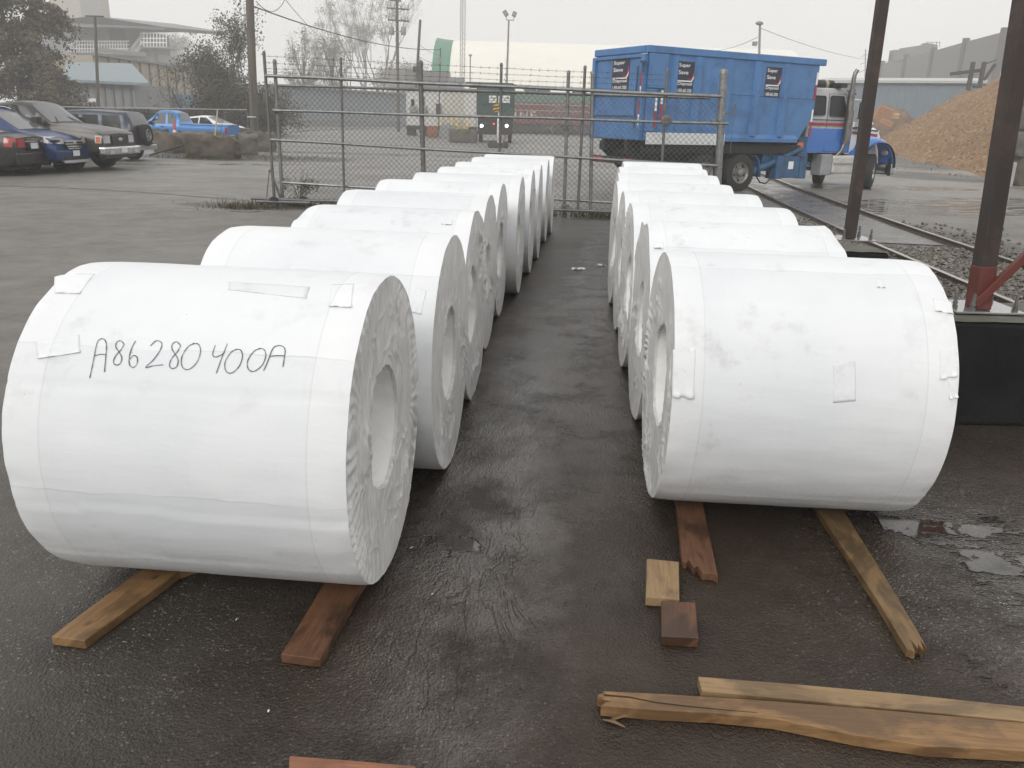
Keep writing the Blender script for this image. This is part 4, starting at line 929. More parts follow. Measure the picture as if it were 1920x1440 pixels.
rimb.bb((X0 - 0.08, -HW + 0.07, ZT0 - 0.02), (X0 + 0.06, HW - 0.07, ZT0 + 0.157)); rimb.bb((X1 - 0.05, -HW + 0.07, ZT0 - 0.02), (X1 + 0.07, HW - 0.07, ZT0 + 0.157))
part('top_rim', rimb, M_BLUE, cont, bevel=0.02)
tarp = MB(); tarp.grid(24, 8, lambda u, v: Vector((lerp(X0 + 0.1, X1 - 0.1, u), lerp(-HW + 0.1, HW - 0.1, v), ZT0 - 0.12 + 0.05 * noise.noise(Vector((u * 6, v * 4, 2)))))); part('load_cover', tarp, M_CHASSIS, cont)
for s_ in (-1, 1):
    for x0, x1_ in ((-2.42, -2.30), (-1.68, -1.50), (-0.62, -0.44), (0.46, 0.64), (1.52, 1.70)):
        rb = MB(); a, b = s_ * (HW + 0.115), s_ * (HW + 0.002)
        rb.prism([(x0 - 0.03, b, ZB0 + 0.16), (x0 + 0.03, a, ZB0 + 0.16), (x1_ - 0.03, a, ZB0 + 0.16), (x1_ + 0.03, b, ZB0 + 0.16)], (0, 0, ZT0 - ZB0 - 0.20)); part('rib', rb, M_BLUE, cont)
    sill = MB(); sill.prism([(X0, s_ * (HW + 0.002), ZB0 + 0.20), (X0, s_ * (HW + 0.09), ZB0 + 0.10), (X0, s_ * (HW + 0.09), ZB0), (X0, s_ * (HW + 0.002), ZB0)], (5.55, 0, 0)); part('sill', sill, M_BLUE, cont)
    cpost = MB(); cpost.bb((X0 + 0.002, s_ * (HW + 0.003), 2.68), (X0 + 0.62, s_ * (HW + 0.07), ZT0 - 0.03)); cpost.bb((X0 + 0.002, s_ * (HW + 0.003), ZB0 + 0.22), (X0 + 0.34, s_ * (HW + 0.06), 2.66)); part('corner_post', cpost, M_BLUE, cont, bevel=0.012)
dr = MB(); dr.bb((X0 - 0.07, -HW, ZB0 - 0.02), (X0 - 0.002, HW, ZT0 - 0.04)); door = part('tailgate', dr, M_BLUE, cont, bevel=0.012)
df = MB()
for z0, z1 in ((ZB0 + 0.0, ZB0 + 0.10), (1.98, 2.12), (2.50, 2.60), (3.42, 3.50)): df.bb((X0 - 0.13, -HW + 0.02, z0), (X0 - 0.072, HW - 0.02, z1))
for y in (-HW + 0.07, HW - 0.07): df.bb((X0 - 0.132, y - 0.07, ZB0), (X0 - 0.0725, y + 0.07, ZT0 - 0.06))
part('door_frame', df, M_BLUE, door, bevel=0.01)
hb = MB(); hb.tube([(X0 - 0.17, -HW + 0.20, ZB0 + 0.3), (X0 - 0.17, -HW + 0.20, 3.2)], 0.025, 8); hb.box((X0 - 0.16, -HW - 0.02, 3.30), (0.10, 0.14, 0.06)); hb.box((X0 - 0.16, -HW - 0.02, 3.16), (0.05, 0.05, 0.24)); part('latch_bar', hb, M_BLUED, door, smooth=40)
for y in (-HW + 0.075, HW - 0.06):
    for z0 in (1.75, 2.45):
        rf = MB(); rf.bb((X0 - 0.1345, y - 0.03, z0 + 0.28), (X0 - 0.1325, y + 0.03, z0 + 0.62)); rf.bb((X0 - 0.1345, y - 0.03, z0), (X0 - 0.1325, y + 0.03, z0 + 0.27), 1); part('reflector', rf, [M_REFL_R, M_SWHITE], door)
for x, z0 in ((X0 + 0.30, 2.12), (X0 + 0.48, 2.30), (X1 - 0.06, 1.98), (X1 - 0.05, 3.0)):
    rf = MB(); y = -HW - (0.062 if x < 0 else 0.003); rf.bb((x - 0.035, y - 0.012, z0), (x + 0.035, y - 0.009, z0 + 0.34), 1); rf.bb((x - 0.035, y - 0.012, z0 - 0.42), (x + 0.035, y - 0.009, z0 - 0.01), 0); part('reflector', rf, [M_REFL_R, M_SWHITE], cont)
wp = MB(); wp.bb((X0 + 0.02, -HW - 0.13, ZB0 - 0.10), (X0 + 2.72, -HW - 0.105, ZB0 + 0.20)); part('white_panel', wp, mk('panel_white', (0.62, 0.64, 0.64), 0.45, var=0.08, dirt=(0.4, 0.4, 0.38)), cont, bevel=0.004)
ln_ = MB(); ln_.tube([(-0.4, -HW - 0.082, 2.62), (1.0, -HW - 0.082, 2.60), (X1 - 0.02, -HW - 0.082, 2.60)], 0.007, 5); part('tarp_line', ln_, M_TNAVY, cont)
def disposal_sign(o, ux, uy, nrm, w, h, parent):
    """dark panel with white words and a red and white arrow stroke"""
    o, ux, uy, nrm = Vector(o), Vector(ux), Vector(uy), Vector(nrm)
    pn = MB(); a = o - ux * (w / 2) - uy * (h / 2); pn.prism([a, a + ux * w, a + ux * w + uy * h, a + uy * h], nrm * 0.006)
    s_ = part('sign', pn, M_NAVY, parent)
    e1 = nrm * 0.0075; tx = MB()
    def line(t, cx, cy, tw, th): place(fit_text(t, tw * w, th * h, 0.012), o + e1 + ux * (cx * w) + uy * (cy * h), ux, uy, tx)
    line('Super', -0.10, 0.37, 0.66, 0.15); line('Save', -0.15, 0.165, 0.56, 0.125); line('Disposal', -0.02, -0.20, 0.84, 0.13); line('1-800-665-2000', -0.02, -0.40, 0.84, 0.11)
    part('lettering', tx, M_SWHITE, s_)
    def P(x, y): return o + e1 + ux * (x * w) + uy * (y * h)
    rd = MB(); rd.add([P(0.22, -0.02), P(0.33, -0.02), P(0.50, 0.30), P(0.50, 0.12), P(0.34, -0.07), P(0.05, -0.02)], [(5, 4, 1, 0), (4, 3, 2, 1)]); part('red_stroke', rd, M_SRED, s_)
    wh = MB(); e1 = nrm * 0.009; wh.add([P(-0.46, -0.085), P(0.33, -0.085), P(0.49, 0.10), P(0.49, 0.02), P(0.37, -0.125), P(-0.46, -0.125)], [(0, 5, 4, 1), (1, 4, 3, 2)]); part('white_stroke', wh, M_SWHITE, s_)
disposal_sign((X0 - 0.074, -0.12, 3.02), (0, -1, 0), (0, 0, 1), (-1, 0, 0), 0.78, 0.80, door)
disposal_sign((-1.98, -HW - 0.0, 2.98), (1, 0, 0), (0, 0, 1), (0, -1, 0), 0.58, 0.80, cont)
disposal_sign((1.16, -HW - 0.0, 3.00), (1, 0, 0), (0, 0, 1), (0, -1, 0), 0.58, 0.80, cont)
# --- rear lamps, guards, wheels
rl = MB(); rl.bb((-3.32, -1.05, 0.72), (-3.22, 1.05, 0.90)); rb_ = part('rear_bumper', rl, M_CHASSIS, TRK, bevel=0.01)
for y in (-0.9, -0.62, 0.62, 0.9):
    l_ = MB(); l_.bb((-3.34, y - 0.10, 0.75), (-3.322, y + 0.10, 0.87)); part('tail_light', l_, lampm('tail_lamp', (0.5, 0.02, 0.02), 0.3), rb_)
tl = MB(); tl.bb((-3.0, -0.9, 1.0), (-2.2, 0.9, 1.06)); tl.prism([(-3.25, -0.62, 1.06), (-2.5, -0.62, 0.45), (-2.35, -0.62, 0.45), (-2.9, -0.62, 1.06)], (0, 0.08, 0)); tl.prism([(-3.25, 0.62, 1.06), (-2.5, 0.62, 0.45), (-2.35, 0.62, 0.45), (-2.9, 0.62, 1.06)], (0, 0.08, 0)); part('tail_frame', tl, M_CHASSIS, TRK)
for x in (-1.33, 0.0):
    for s_ in (-1, 1):
        wheel(TRK, (x + DX, s_ * 1.07, 0.525), 0.525, 0.27, s_, 0.30, rimm=M_RIMD, truck=True); wheel(TRK, (x + DX, s_ * 0.76, 0.525), 0.525, 0.27, s_, 0.30, rimm=M_RIMD, truck=True)
mg = MB(); mg.prism([(0.50, -1.22, 1.02), (0.66, -1.22, 0.86), (0.78, -1.22, 0.40), (0.75, -1.22, 0.40), (0.63, -1.22, 0.84), (0.48, -1.22, 0.98)], (0, 0.35, 0)); part('mud_guard', SH(mg), M_BLUED, TRK)
for s_ in (-1, 1): wheel(TRK, (5.95, s_ * 1.0, 0.53), 0.53, 0.31, s_, 0.29, rimm=M_RIM, truck=True, steer=radians(32))
# --- cab
CX0, CX1, CW = 2.98, 4.92, 1.0
cb = MB()
prof = [(CX0, 1.08), (CX0, 2.86), (CX0 + 0.10, 2.95), (CX1 - 0.55, 2.97), (CX1 - 0.30, 2.88), (CX1 + 0.02, 2.08), (CX1 + 0.02, 1.08)]
def inset(z): return CW - max(0, (z - 2.1)) * 0.10
vs = [Vector((x, -inset(z), z)) for x, z in prof] + [Vector((x, inset(z), z)) for x, z in prof]; n = len(prof)
cb.add(vs, [tuple(range(n)), tuple(reversed(range(n, 2 * n)))] + [(i, n + i, n + (i + 1) % n, (i + 1) % n) for i in range(n)])
cab = part('cab', cb, M_CABW, TRK, bevel=0.05, seg=3)
def side_strip(name, x0, x1, z0, z1, mat, par, off=0.004):
    for s_ in (-1, 1):
        mb = MB(); y0, y1 = s_ * (inset(z0) + off), s_ * (inset(z1) + off)
        mb.add([(x0, y0, z0), (x1, y0, z0), (x1, y1, z1), (x0, y1, z1)], [(0, 1, 2, 3)]); part(name, mb, mat, par)
side_strip('lower_panel', CX0 + 0.05, CX1 - 0.04, 1.10, 1.80, M_TBLUE, cab)
side_strip('stripe', CX0 + 0.05, CX1 - 0.04, 1.885, 1.965, M_TRED, cab); side_strip('stripe', CX0 + 0.05, CX1 - 0.04, 2.03, 2.06, M_TNAVY, cab)
for s_ in (-1, 1):
    for x0, x1, z0, z1 in ((CX0 + 0.12, CX0 + 0.66, 2.18, 2.72), (CX0 + 0.86, CX1 - 0.34, 2.16, 2.74)):
        mb = MB(); r_ = 0.06; pl = []
        xt1 = x1 - (0.16 if x1 > 4 else 0)
        for (cx, cz, a0) in ((x1 - r_, z0 + r_, -90), (xt1 - r_, z1 - r_, 0), (x0 + r_, z1 - r_, 90), (x0 + r_, z0 + r_, 180)):
            for k in range(4):
                a = radians(a0 + 30 * k); pl.append((cx + r_ * cos(a), cz + r_ * sin(a)))
        mb.add([Vector((x, s_ * (inset(z) + 0.008), z)) for x, z in pl], [tuple(range(len(pl)))]); wn = part('window', mb, M_GLASS, cab)
        mf = MB(); q = [Vector((x, s_ * (inset(z) + 0.010), z)) for x, z in pl]; mf.tube(q + [q[0]], 0.014, 5); part('window_seal', mf, M_BLACK, wn)
    dl = MB(); q = [Vector((x, s_ * (inset(z) + 0.006), z)) for x, z in ((CX0 + 0.80, 1.12), (CX0 + 0.80, 2.80), (CX1 - 0.42, 2.80), (CX1 - 0.10, 2.10), (CX1 - 0.10, 1.12), (CX0 + 0.80, 1.12))]; dl.tube(q, 0.007, 4); part('door_gap', dl, M_BLACK, cab)
    vd_ = MB(); vd_.bb((CX1 - 0.36, s_ * (CW + 0.004), 1.42), (CX1 - 0.20, s_ * (CW + 0.012), 1.86)); part('vent_window', vd_, M_GLASS, cab, bevel=0.03)
    ms = MB(); ms.tube([(CX1 - 0.25, s_ * 1.0, 2.66), (CX1 - 0.05, s_ * 1.30, 2.66), (CX1 - 0.05, s_ * 1.30, 2.0), (CX1 - 0.25, s_ * 1.0, 1.98)], 0.018, 6); ms.bb((CX1 - 0.10, s_ * 1.20, 2.10), (CX1 - 0.03, s_ * 1.40, 2.58)); part('mirror', ms, M_CHROME, cab, smooth=40)
ws = MB(); q = []
for k, (x, z) in enumerate(((CX1 + 0.022, 2.12), (CX1 - 0.285, 2.86))):
    pass
ws.add([(CX1 + 0.025, -0.86, 2.16), (CX1 + 0.025, 0.86, 2.16), (CX1 - 0.24, 0.80, 2.80), (CX1 - 0.24, -0.80, 2.80)], [(0, 1, 2, 3)]); part('windshield', ws, M_GLASSL, cab)
vis = MB(); vis.prism([(CX1 - 0.35, -0.9, 2.93), (CX1 + 0.06, -0.9, 2.84), (CX1 + 0.06, -0.9, 2.81), (CX1 - 0.35, -0.9, 2.89)], (0, 1.8, 0)); part('sun_visor', vis, M_BLACK, cab)
for y in (-0.7, -0.35, 0, 0.35, 0.7):
    l_ = MB(); l_.blob((CX1 - 0.55, y, 2.99), (0.07, 0.05, 0.035), 2, 0); part('roof_light', l_, M_AMB, cab, smooth=60)
hd = MB()
def fhood(u, v):
    x = CX1 + 0.02 + u * 1.88; a = (v - 0.5) * pi; wd_ = lerp(0.80, 0.52, u); zt = lerp(2.10, 1.92, u ** 1.5) - (0.16 * max(0, (u - 0.86) / 0.14) ** 2)
    y = wd_ * max(-1, min(1, sin(a) * 1.15)); z = 1.05 + (zt - 1.05) * (abs(cos(a)) ** 0.35)
    return Vector((x, y, z))
hd.grid(22, 25, fhood); k0 = len(hd.v); hd.add([fhood(1, v / 24) for v in range(25)], [tuple(range(25))])
hood = part('hood', hd, M_WHITE, TRK, smooth=40)
for s_ in (-1, 1):
    sp_ = MB()
    for z, hh, mi in ((1.82, 0.05, 0), (1.66, 0.09, 1)):
        for k in range(8):
            u0, u1 = k / 8 * 0.9, (k + 1) / 8 * 0.9; x0, x1 = CX1 + 0.03 + u0 * 1.88, CX1 + 0.03 + u1 * 1.88; w0, w1 = lerp(0.80, 0.52, u0) + 0.006, lerp(0.80, 0.52, u1) + 0.006; dz = -0.10 * u0
            sp_.add([(x0, s_ * w0, z + dz), (x1, s_ * w1, z + dz), (x1, s_ * w1, z + hh + dz), (x0, s_ * w0, z + hh + dz)], [(0, 1, 2, 3)], mi)
    part('hood_stripe', sp_, [M_TNAVY, M_TRED], hood)
    fd = MB()
    def ffend(u, v):
        a = lerp(-0.05, pi * 0.98, u); x = 5.74 - 0.80 * cos(a); z = 0.60 + 0.92 * sin(a) ** 0.85 if sin(a) > 0 else 0.60
        y = lerp(0.58, 1.18, v); edge = max(0, (v - 0.75) / 0.25); up_ = (1 - v) * 0.14 * max(0, sin(a))
        return Vector((x - (0.25 * (1 - v) if u < 0.2 else 0), s_ * y, z + up_ - 0.10 * edge * edge))
    fd.grid(26, 10, ffend); f_ = part('fender', SH(fd), M_TBLUE, TRK, smooth=50); so_ = f_.modifiers.new('thickness', 'SOLIDIFY'); so_.thickness = 0.03
    lip = MB(); lip.grid(20, 3, lambda u, v: Vector((5.74 - 0.78 * cos(lerp(-0.05, pi * 0.98, u)), s_ * lerp(1.14, 1.26, v), 0.57 + 0.86 * max(0, sin(lerp(-0.05, pi * 0.98, u))) ** 0.85))); lp = part('fender_lip', SH(lip), M_BLACK, f_, smooth=50)
    hl = MB(); hl.blob((6.44, s_ * 0.86, 1.12), (0.09, 0.15, 0.12), 2, 0); part('headlight', SH(hl), M_CLEAR, f_, smooth=60)
    ts = MB(); ts.bb((6.44, s_ * 1.06, 1.05), (6.53, s_ * 1.17, 1.18)); part('turn_signal', SH(ts), M_AMB, f_, bevel=0.02)
    ac = MB(); ac.lathe([(0.001, -0.3), (0.15, -0.3), (0.15, 0.2), (0.11, 0.28), (0.001, 0.28)], (CX1 + 0.28, s_ * 0.92, 1.93), 'X', 18); part('air_cleaner', SH(ac), M_CHROME, hood, smooth=40)
gr = MB(); gr.bb((6.46, -0.46, 0.95), (6.52, 0.46, 1.78)); part('grille', SH(gr), M_CHROME, hood, bevel=0.03)
bm_ = MB(); bm_.bb((6.42, -1.18, 0.42), (6.62, 1.18, 0.78)); part('front_bumper', SH(bm_), M_CHROME, TRK, bevel=0.05)
mf = MB(); mf.grid(10, 6, lambda u, v: Vector((6.30 + 0.06 * u, -1.10 - 0.14 * v, 0.95 - 0.55 * u))); part('mud_flap', SH(mf), M_BLACK, TRK)
ex = MB(); ex.tube([(4.02, -0.95, 0.95), (4.16, -1.06, 1.15), (4.22, -1.08, 1.40)], 0.06, 12); ex.tube([(4.22, -1.08, 1.38), (4.22, -1.08, 2.95)], 0.10, 16); ex.tube([(4.22, -1.08, 2.90), (4.22, -1.08, 3.28), (4.24, -1.08, 3.40), (4.30, -1.10, 3.50)], 0.065, 14); ex.tube([(4.22, -1.12, 1.45), (4.22, -1.12, 2.35)], 0.112, 16)
exo = part('exhaust_stack', SH(ex), mk('stack_steel', (0.20, 0.185, 0.17), 0.32, 0.85, 0.3, 6), TRK, smooth=40)
tk = MB(); tk.tube([(2.98, -0.62, 3.05), (4.15, -0.62, 3.06)], 0.14, 16); tk.tube([(3.3, -0.62, 3.05), (3.36, -0.62, 3.05)], 0.15, 16); tk.bb((4.0, -1.1, 2.98), (4.3, -0.5, 3.1)); part('tarp_roller', tk, M_BLACK, TRK, smooth=40)
tkp = MB(); tkp.tube([(3.78, -0.62, 3.06), (3.9, -0.62, 3.06)], 0.146, 16); part('roller_clamp', tkp, mk('brass_clamp', (0.40, 0.36, 0.24), 0.4, 0.5), TRK, smooth=40)
bt = MB(); bt.bb((3.32, -1.10, 0.42), (3.78, -0.70, 1.05)); part('battery_box', SH(bt), M_GREYT, TRK, bevel=0.03)
ft_ = MB(); ft_.bb((3.82, -1.12, 0.45), (4.88, -0.64, 1.02)); ft = part('fuel_tank', SH(ft_), M_CREAM, TRK, bevel=0.08, seg=4)
sp2 = MB(); sp2.bb((3.84, -1.16, 0.76), (4.86, -1.125, 0.80)); sp2.bb((3.84, -1.16, 0.46), (4.86, -1.125, 0.50)); part('step', SH(sp2), M_GREYT, ft)
# ---------------------------------------------------------------- cars
def interp(tab, x):
    if x <= tab[0][0]: return tab[0][1]
    for (a, b), (c, d) in zip(tab, tab[1:]):
        if x <= c: 
            t = (x - a) / (c - a); return b + (d - b) * t
    return tab[-1][1]
def sinterp(tab, x, h=0.05):                            # softened profile
    return (interp(tab, x - h) + interp(tab, x - h / 2) + 2 * interp(tab, x) + interp(tab, x + h / 2) + interp(tab, x + h)) / 6
class Car:
    """a car body lofted along its length; local +X is the nose, the ground is z = 0"""
    def __init__(s, L, W, top, belt, wheels, wr, zb=0.28, wtop=0.72, taper=(0.10, 0.12), arch=1.16, crown=0.03, hard=False):
        s.L, s.W, s.top, s.belt, s.wheels, s.wr, s.zb, s.wtop, s.taper, s.arch, s.crown, s.hard = L, W, top, belt, wheels, wr, zb, wtop, taper, arch, crown, hard
    def half(s, x):
        f = x / (s.L / 2); k = s.taper[0] if f > 0 else s.taper[1]; f = abs(f)
        return s.W / 2 * (1 - k * max(0, (f - 0.62) / 0.38) ** 2.2)
    def section(s, x):
        w = s.half(x); zt = sinterp(s.top, x); ze = min(sinterp(s.belt, x), zt - 0.01); g = min(1, max(0, (zt - ze) / 0.42))
        wt = w * (1 - (1 - s.wtop) * g); f = abs(x) / (s.L / 2); lift = 0.10 * max(0, (f - 0.86) / 0.14)
        pts = [[0.0, s.zb + lift], [w * 0.90, s.zb + lift], [w * 0.985, s.zb + 0.07 + lift], [w, s.zb + 0.24], [w, lerp(s.zb + 0.24, ze, 0.5)], [w * 0.995, ze - 0.09], [w * 0.955, ze - 0.005],
               [lerp(w * 0.95, wt, 0.45), lerp(ze, zt, 0.45)], [lerp(w * 0.95, wt, 0.90), lerp(ze, zt, 0.86)], [wt * 0.93 if g > 0.3 else w * 0.90, zt - 0.022 * g], [wt * 0.70 if g > 0.3 else w * 0.62, zt + s.crown * 0.35], [0.0, zt + s.crown]]
        for xc in s.wheels:
            ra = s.wr * s.arch; dx = x - xc
            if abs(dx) < ra:
                za = s.wr + sqrt(ra * ra - dx * dx) * (1.0 if not s.hard else 0.98)
                for p in pts[:6]: p[1] = max(p[1], min(za, ze - 0.03))
        return pts
    def sidey(s, x, z):
        p = s.section(x)
        for a, b in zip(p[3:], p[4:]):
            if a[1] <= z <= b[1] and b[1] > a[1]: return lerp(a[0], b[0], (z - a[1]) / (b[1] - a[1]))
        return p[4][0]
    def topz(s, x, y):
        p = s.section(x)[7:]
        for a, b in zip(p, p[1:]):
            if b[0] <= abs(y) <= a[0] and a[0] > b[0]: return lerp(b[1], a[1], (abs(y) - b[0]) / (a[0] - b[0]))
        return p[-1][1]
    def body(s, parent, mat, name='body'):
        xs = set(); n = int(s.L / 0.07)
        for i in range(n + 1): xs.add(round(-s.L / 2 + s.L * i / n, 4))
        for xc in s.wheels:
            ra = s.wr * s.arch
            for k in range(17): xs.add(round(xc + ra * cos(pi * k / 16), 4))
        xs = sorted(x for x in xs if abs(x) <= s.L / 2 + 1e-6); mb = MB(); m = 12
        for x in xs:
            sec = s.section(x); ring = [(x, -y, z) for y, z in sec] + [(x, y, z) for y, z in reversed(sec[1:-1])]
            mb.v += [Vector(p) for p in ring]
        k = 2 * m - 2
        for i in range(len(xs) - 1):
            for j in range(k): mb.f.append([i * k + j, i * k + (j + 1) % k, (i + 1) * k + (j + 1) % k, (i + 1) * k + j]); mb.mi.append(0)
        mb.f.append(list(range(k))); mb.mi.append(0); mb.f.append([(len(xs) - 1) * k + j for j in range(k)]); mb.mi.append(0)
        s.b = part(name, mb, mat, parent, smooth=38); return s.b
    def side_poly(s, name, poly, mat, parent, off=0.006, sides=(-1, 1), nsub=4):
        for sd in sides:
            q = []
            for i, (x, z) in enumerate(poly):
                x2, z2 = poly[(i + 1) % len(poly)]
                for k in range(nsub):
                    t = k / nsub; xx, zz = lerp(x, x2, t), lerp(z, z2, t); q.append(Vector((xx, sd * (s.sidey(xx, zz) + off), zz)))
            c = sum(q, Vector()) / len(q); c.y = sd * (s.sidey(c.x, c.z) + off); mb = MB(); n = len(q)
            mb.add(q + [c], [(i, (i + 1) % n, n) for i in range(n)]); o = part(name, mb, mat, parent)
        return o
    def screen(s, name, x0, x1, w0, w1, mat, parent, off=0.008):
        mb = MB()
        def f(u, v):
            x = lerp(x0, x1, v); y = lerp(-1, 1, u) * lerp(w0, w1, v); return Vector((x + (off if x0 > x1 else -off), y, s.topz(x, y) + off))
        mb.grid(13, 8, f); return part(name, mb, mat, parent, smooth=60)
    def end_panel(s, name, xe, y0, y1, z0, z1, mat, parent, off=0.006, thick=0.0, wrap=0.0, n=6):
        """a panel on the nose or tail face"""
        mb = MB(); sg = 1 if xe > 0 else -1
        def f(u, v):
            y = lerp(y0, y1, u); z = lerp(z0, z1, v); return Vector((xe + sg * (off - wrap * max(0, abs(y) / (s.W / 2) - 0.6) ** 2), y, z))
        mb.grid(n, 3, f)
        o = part(name, mb, mat, parent, smooth=60)
        if thick: q = o.modifiers.new('thickness', 'SOLIDIFY'); q.thickness = thick
        return o
    def lines(s, polys, parent, name='panel_gap', r=0.006):
        for sd in (-1, 1):
            for p in polys:
                q = []
                for (x, z), (x2, z2) in zip(p, p[1:]):
                    for k in range(5): q.append(Vector((lerp(x, x2, k / 5), 0, lerp(z, z2, k / 5))))
                q.append(Vector((p[-1][0], 0, p[-1][1])))
                for w in q: w.y = sd * (s.sidey(w.x, w.z) + 0.001)
                mb = MB(); mb.tube(q, r, 4); part(name, mb, M_BLACK, parent)
    def wells(s, parent):
        mb = MB()
        for xc in s.wheels:
            r = s.wr * s.arch
            for sd in (-1, 1):
                mb.grid(14, 2, lambda u, v: Vector((xc + r * cos(pi * u), sd * lerp(s.W / 2 - 0.03, s.W / 2 - 0.32, v), s.wr + r * sin(pi * u) - 0.005)))
        mb.bb((-s.L / 2 + 0.35, -s.W / 2 + 0.25, s.zb - 0.06), (s.L / 2 - 0.35, s.W / 2 - 0.25, s.zb + 0.12)); part('underbody', mb, M_BLACK, parent)
def bx_part(name, a, b, mat, parent, bevel=0.0):
    mb = MB(); mb.bb(a, b); return part(name, mb, mat, parent, bevel=bevel)
def paint(name, c, metal=0.25, r=0.3):
    m = NT(name); v = m.co('Object', None, rnd=True); n_ = m.noise(v, 3, 5)
    m.col(m.ramp(n_, [(0.3, tuple(x * 0.85 for x in c)), (0.7, tuple(min(1, x * 1.12) for x in c))])); m.b.inputs['Metallic'].default_value = metal
    m.rough(m.maprange(m.noise(v, 60, 3), 0.35, 0.65, r - 0.06, r + 0.14)); m.b.inputs['Coat Weight'].default_value = 0.12; m.b.inputs['Coat Roughness'].default_value = 0.10; m.b.inputs['Specular IOR Level'].default_value = 0.4
    m.bump(m.maprange(m.voro(v, 70), 0.1, 0.3, 1, 0), 0.06, 0.003)       # rain beads
    return m.m
M_PLATEW = mk('number_plate_white', (0.66, 0.68, 0.72), 0.4, var=0.08)
def seat(o, px, py, dz=0):
    return G(px, py, dz)

# -- the black sedan, tail to the right, at the left edge
def sedan(name, label, loc, rz, col, wheels=True):
    t = thing(name, label, 'car', (loc.x, loc.y, 0), rz, 'parked cars'); L = 4.50
    c = Car(L, 1.76, [(-2.25, 0.98), (-2.0, 1.04), (-1.55, 1.06), (-1.15, 1.18), (-0.60, 1.40), (0.1, 1.44), (0.45, 1.40), (1.25, 1.02), (1.9, 0.92), (2.25, 0.74)], [(-2.25, 0.90), (-1.5, 0.96), (0, 0.92), (1.2, 0.92), (2.25, 0.66)], (-1.33, 1.37), 0.315, zb=0.22, wtop=0.70)
    b = c.body(t, col); c.wells(t)
    c.screen('rear_window', -1.50, -0.70, 0.62, 0.50, M_GLASSL, t); c.screen('windshield', 1.18, 0.52, 0.64, 0.52, M_GLASSL, t)
    c.side_poly('side_window', [(-1.15, 1.00), (-0.28, 0.99), (-0.28, 1.34), (-0.70, 1.32)], M_GLASS, t); c.side_poly('side_window', [(-0.20, 0.99), (0.85, 0.98), (0.30, 1.35), (-0.20, 1.36)], M_GLASS, t)
    c.lines([[(-0.24, 0.30), (-0.24, 0.95)], [(0.95, 0.35), (0.90, 0.95)], [(-1.05, 0.62), (-0.95, 0.95)]], t)
    for sd in (-1, 1):
        mb = MB(); mb.grid(8, 5, lambda u, v: Vector((-2.262 + 0.30 * max(0, u - 0.55) / 0.45, sd * lerp(0.38, 0.885, min(1, u * 1.25)), lerp(0.74, 0.97, v) + 0.02 * u)))
        for p in mb.v:
            if abs(p.y) > 0.80: p.y = sd * (c.sidey(p.x, p.z) + 0.006)
        part('tail_light', mb, M_REDL, t, smooth=50)
        wheel(t, (-1.33, sd * 0.76, 0.315), 0.315, 0.20, sd, 0.21, 7); wheel(t, (1.37, sd * 0.76, 0.315), 0.315, 0.20, sd, 0.21, 7)
        mb = MB(); mb.grid(5, 4, lambda u, v: Vector((2.20 - 0.12 * u, sd * lerp(0.40, 0.80, u), lerp(0.60, 0.74, v)))); part('headlight', mb, M_CLEAR, t)
        mb = MB(); mb.blob((0.75, sd * 0.98, 1.0), (0.09, 0.09, 0.07), 2, 0); part('mirror', mb, col, t, smooth=50)
    c.end_panel('boot_lid', -2.25, -0.40, 0.40, 0.66, 0.98, col, t, 0.014, 0.01); bpl = bx_part('number_plate', (-2.276, -0.16, 0.70), (-2.266, 0.16, 0.85), M_PLATEW, t)
    bx_part('bumper', (-2.32, -0.80, 0.30), (-2.20, 0.80, 0.62), col, t, 0.05); bx_part('chrome_strip', (-2.275, -0.38, 0.88), (-2.262, 0.38, 0.905), M_CHROME, t)
    mb = MB(); mb.tube([(-2.36, -0.55, 0.26), (-2.05, -0.55, 0.28)], 0.05, 12); part('exhaust_tip', mb, M_CHROME, t, smooth=40)
    mb = MB(); mb.tube([(-2.270, -0.03, 0.93), (-2.274, 0, 0.97), (-2.270, 0.03, 0.93)], 0.006, 5); part('emblem', mb, M_CHROME, t)
    return t
p = G(58, 333)
sedan('parked_car', 'black sedan seen from its tail with red lamps at the left edge of the lot', Vector((p.x - 2.55, p.y + 0.95, 0)), radians(178), paint('black_car_paint', (0.012, 0.010, 0.010), 0.0))

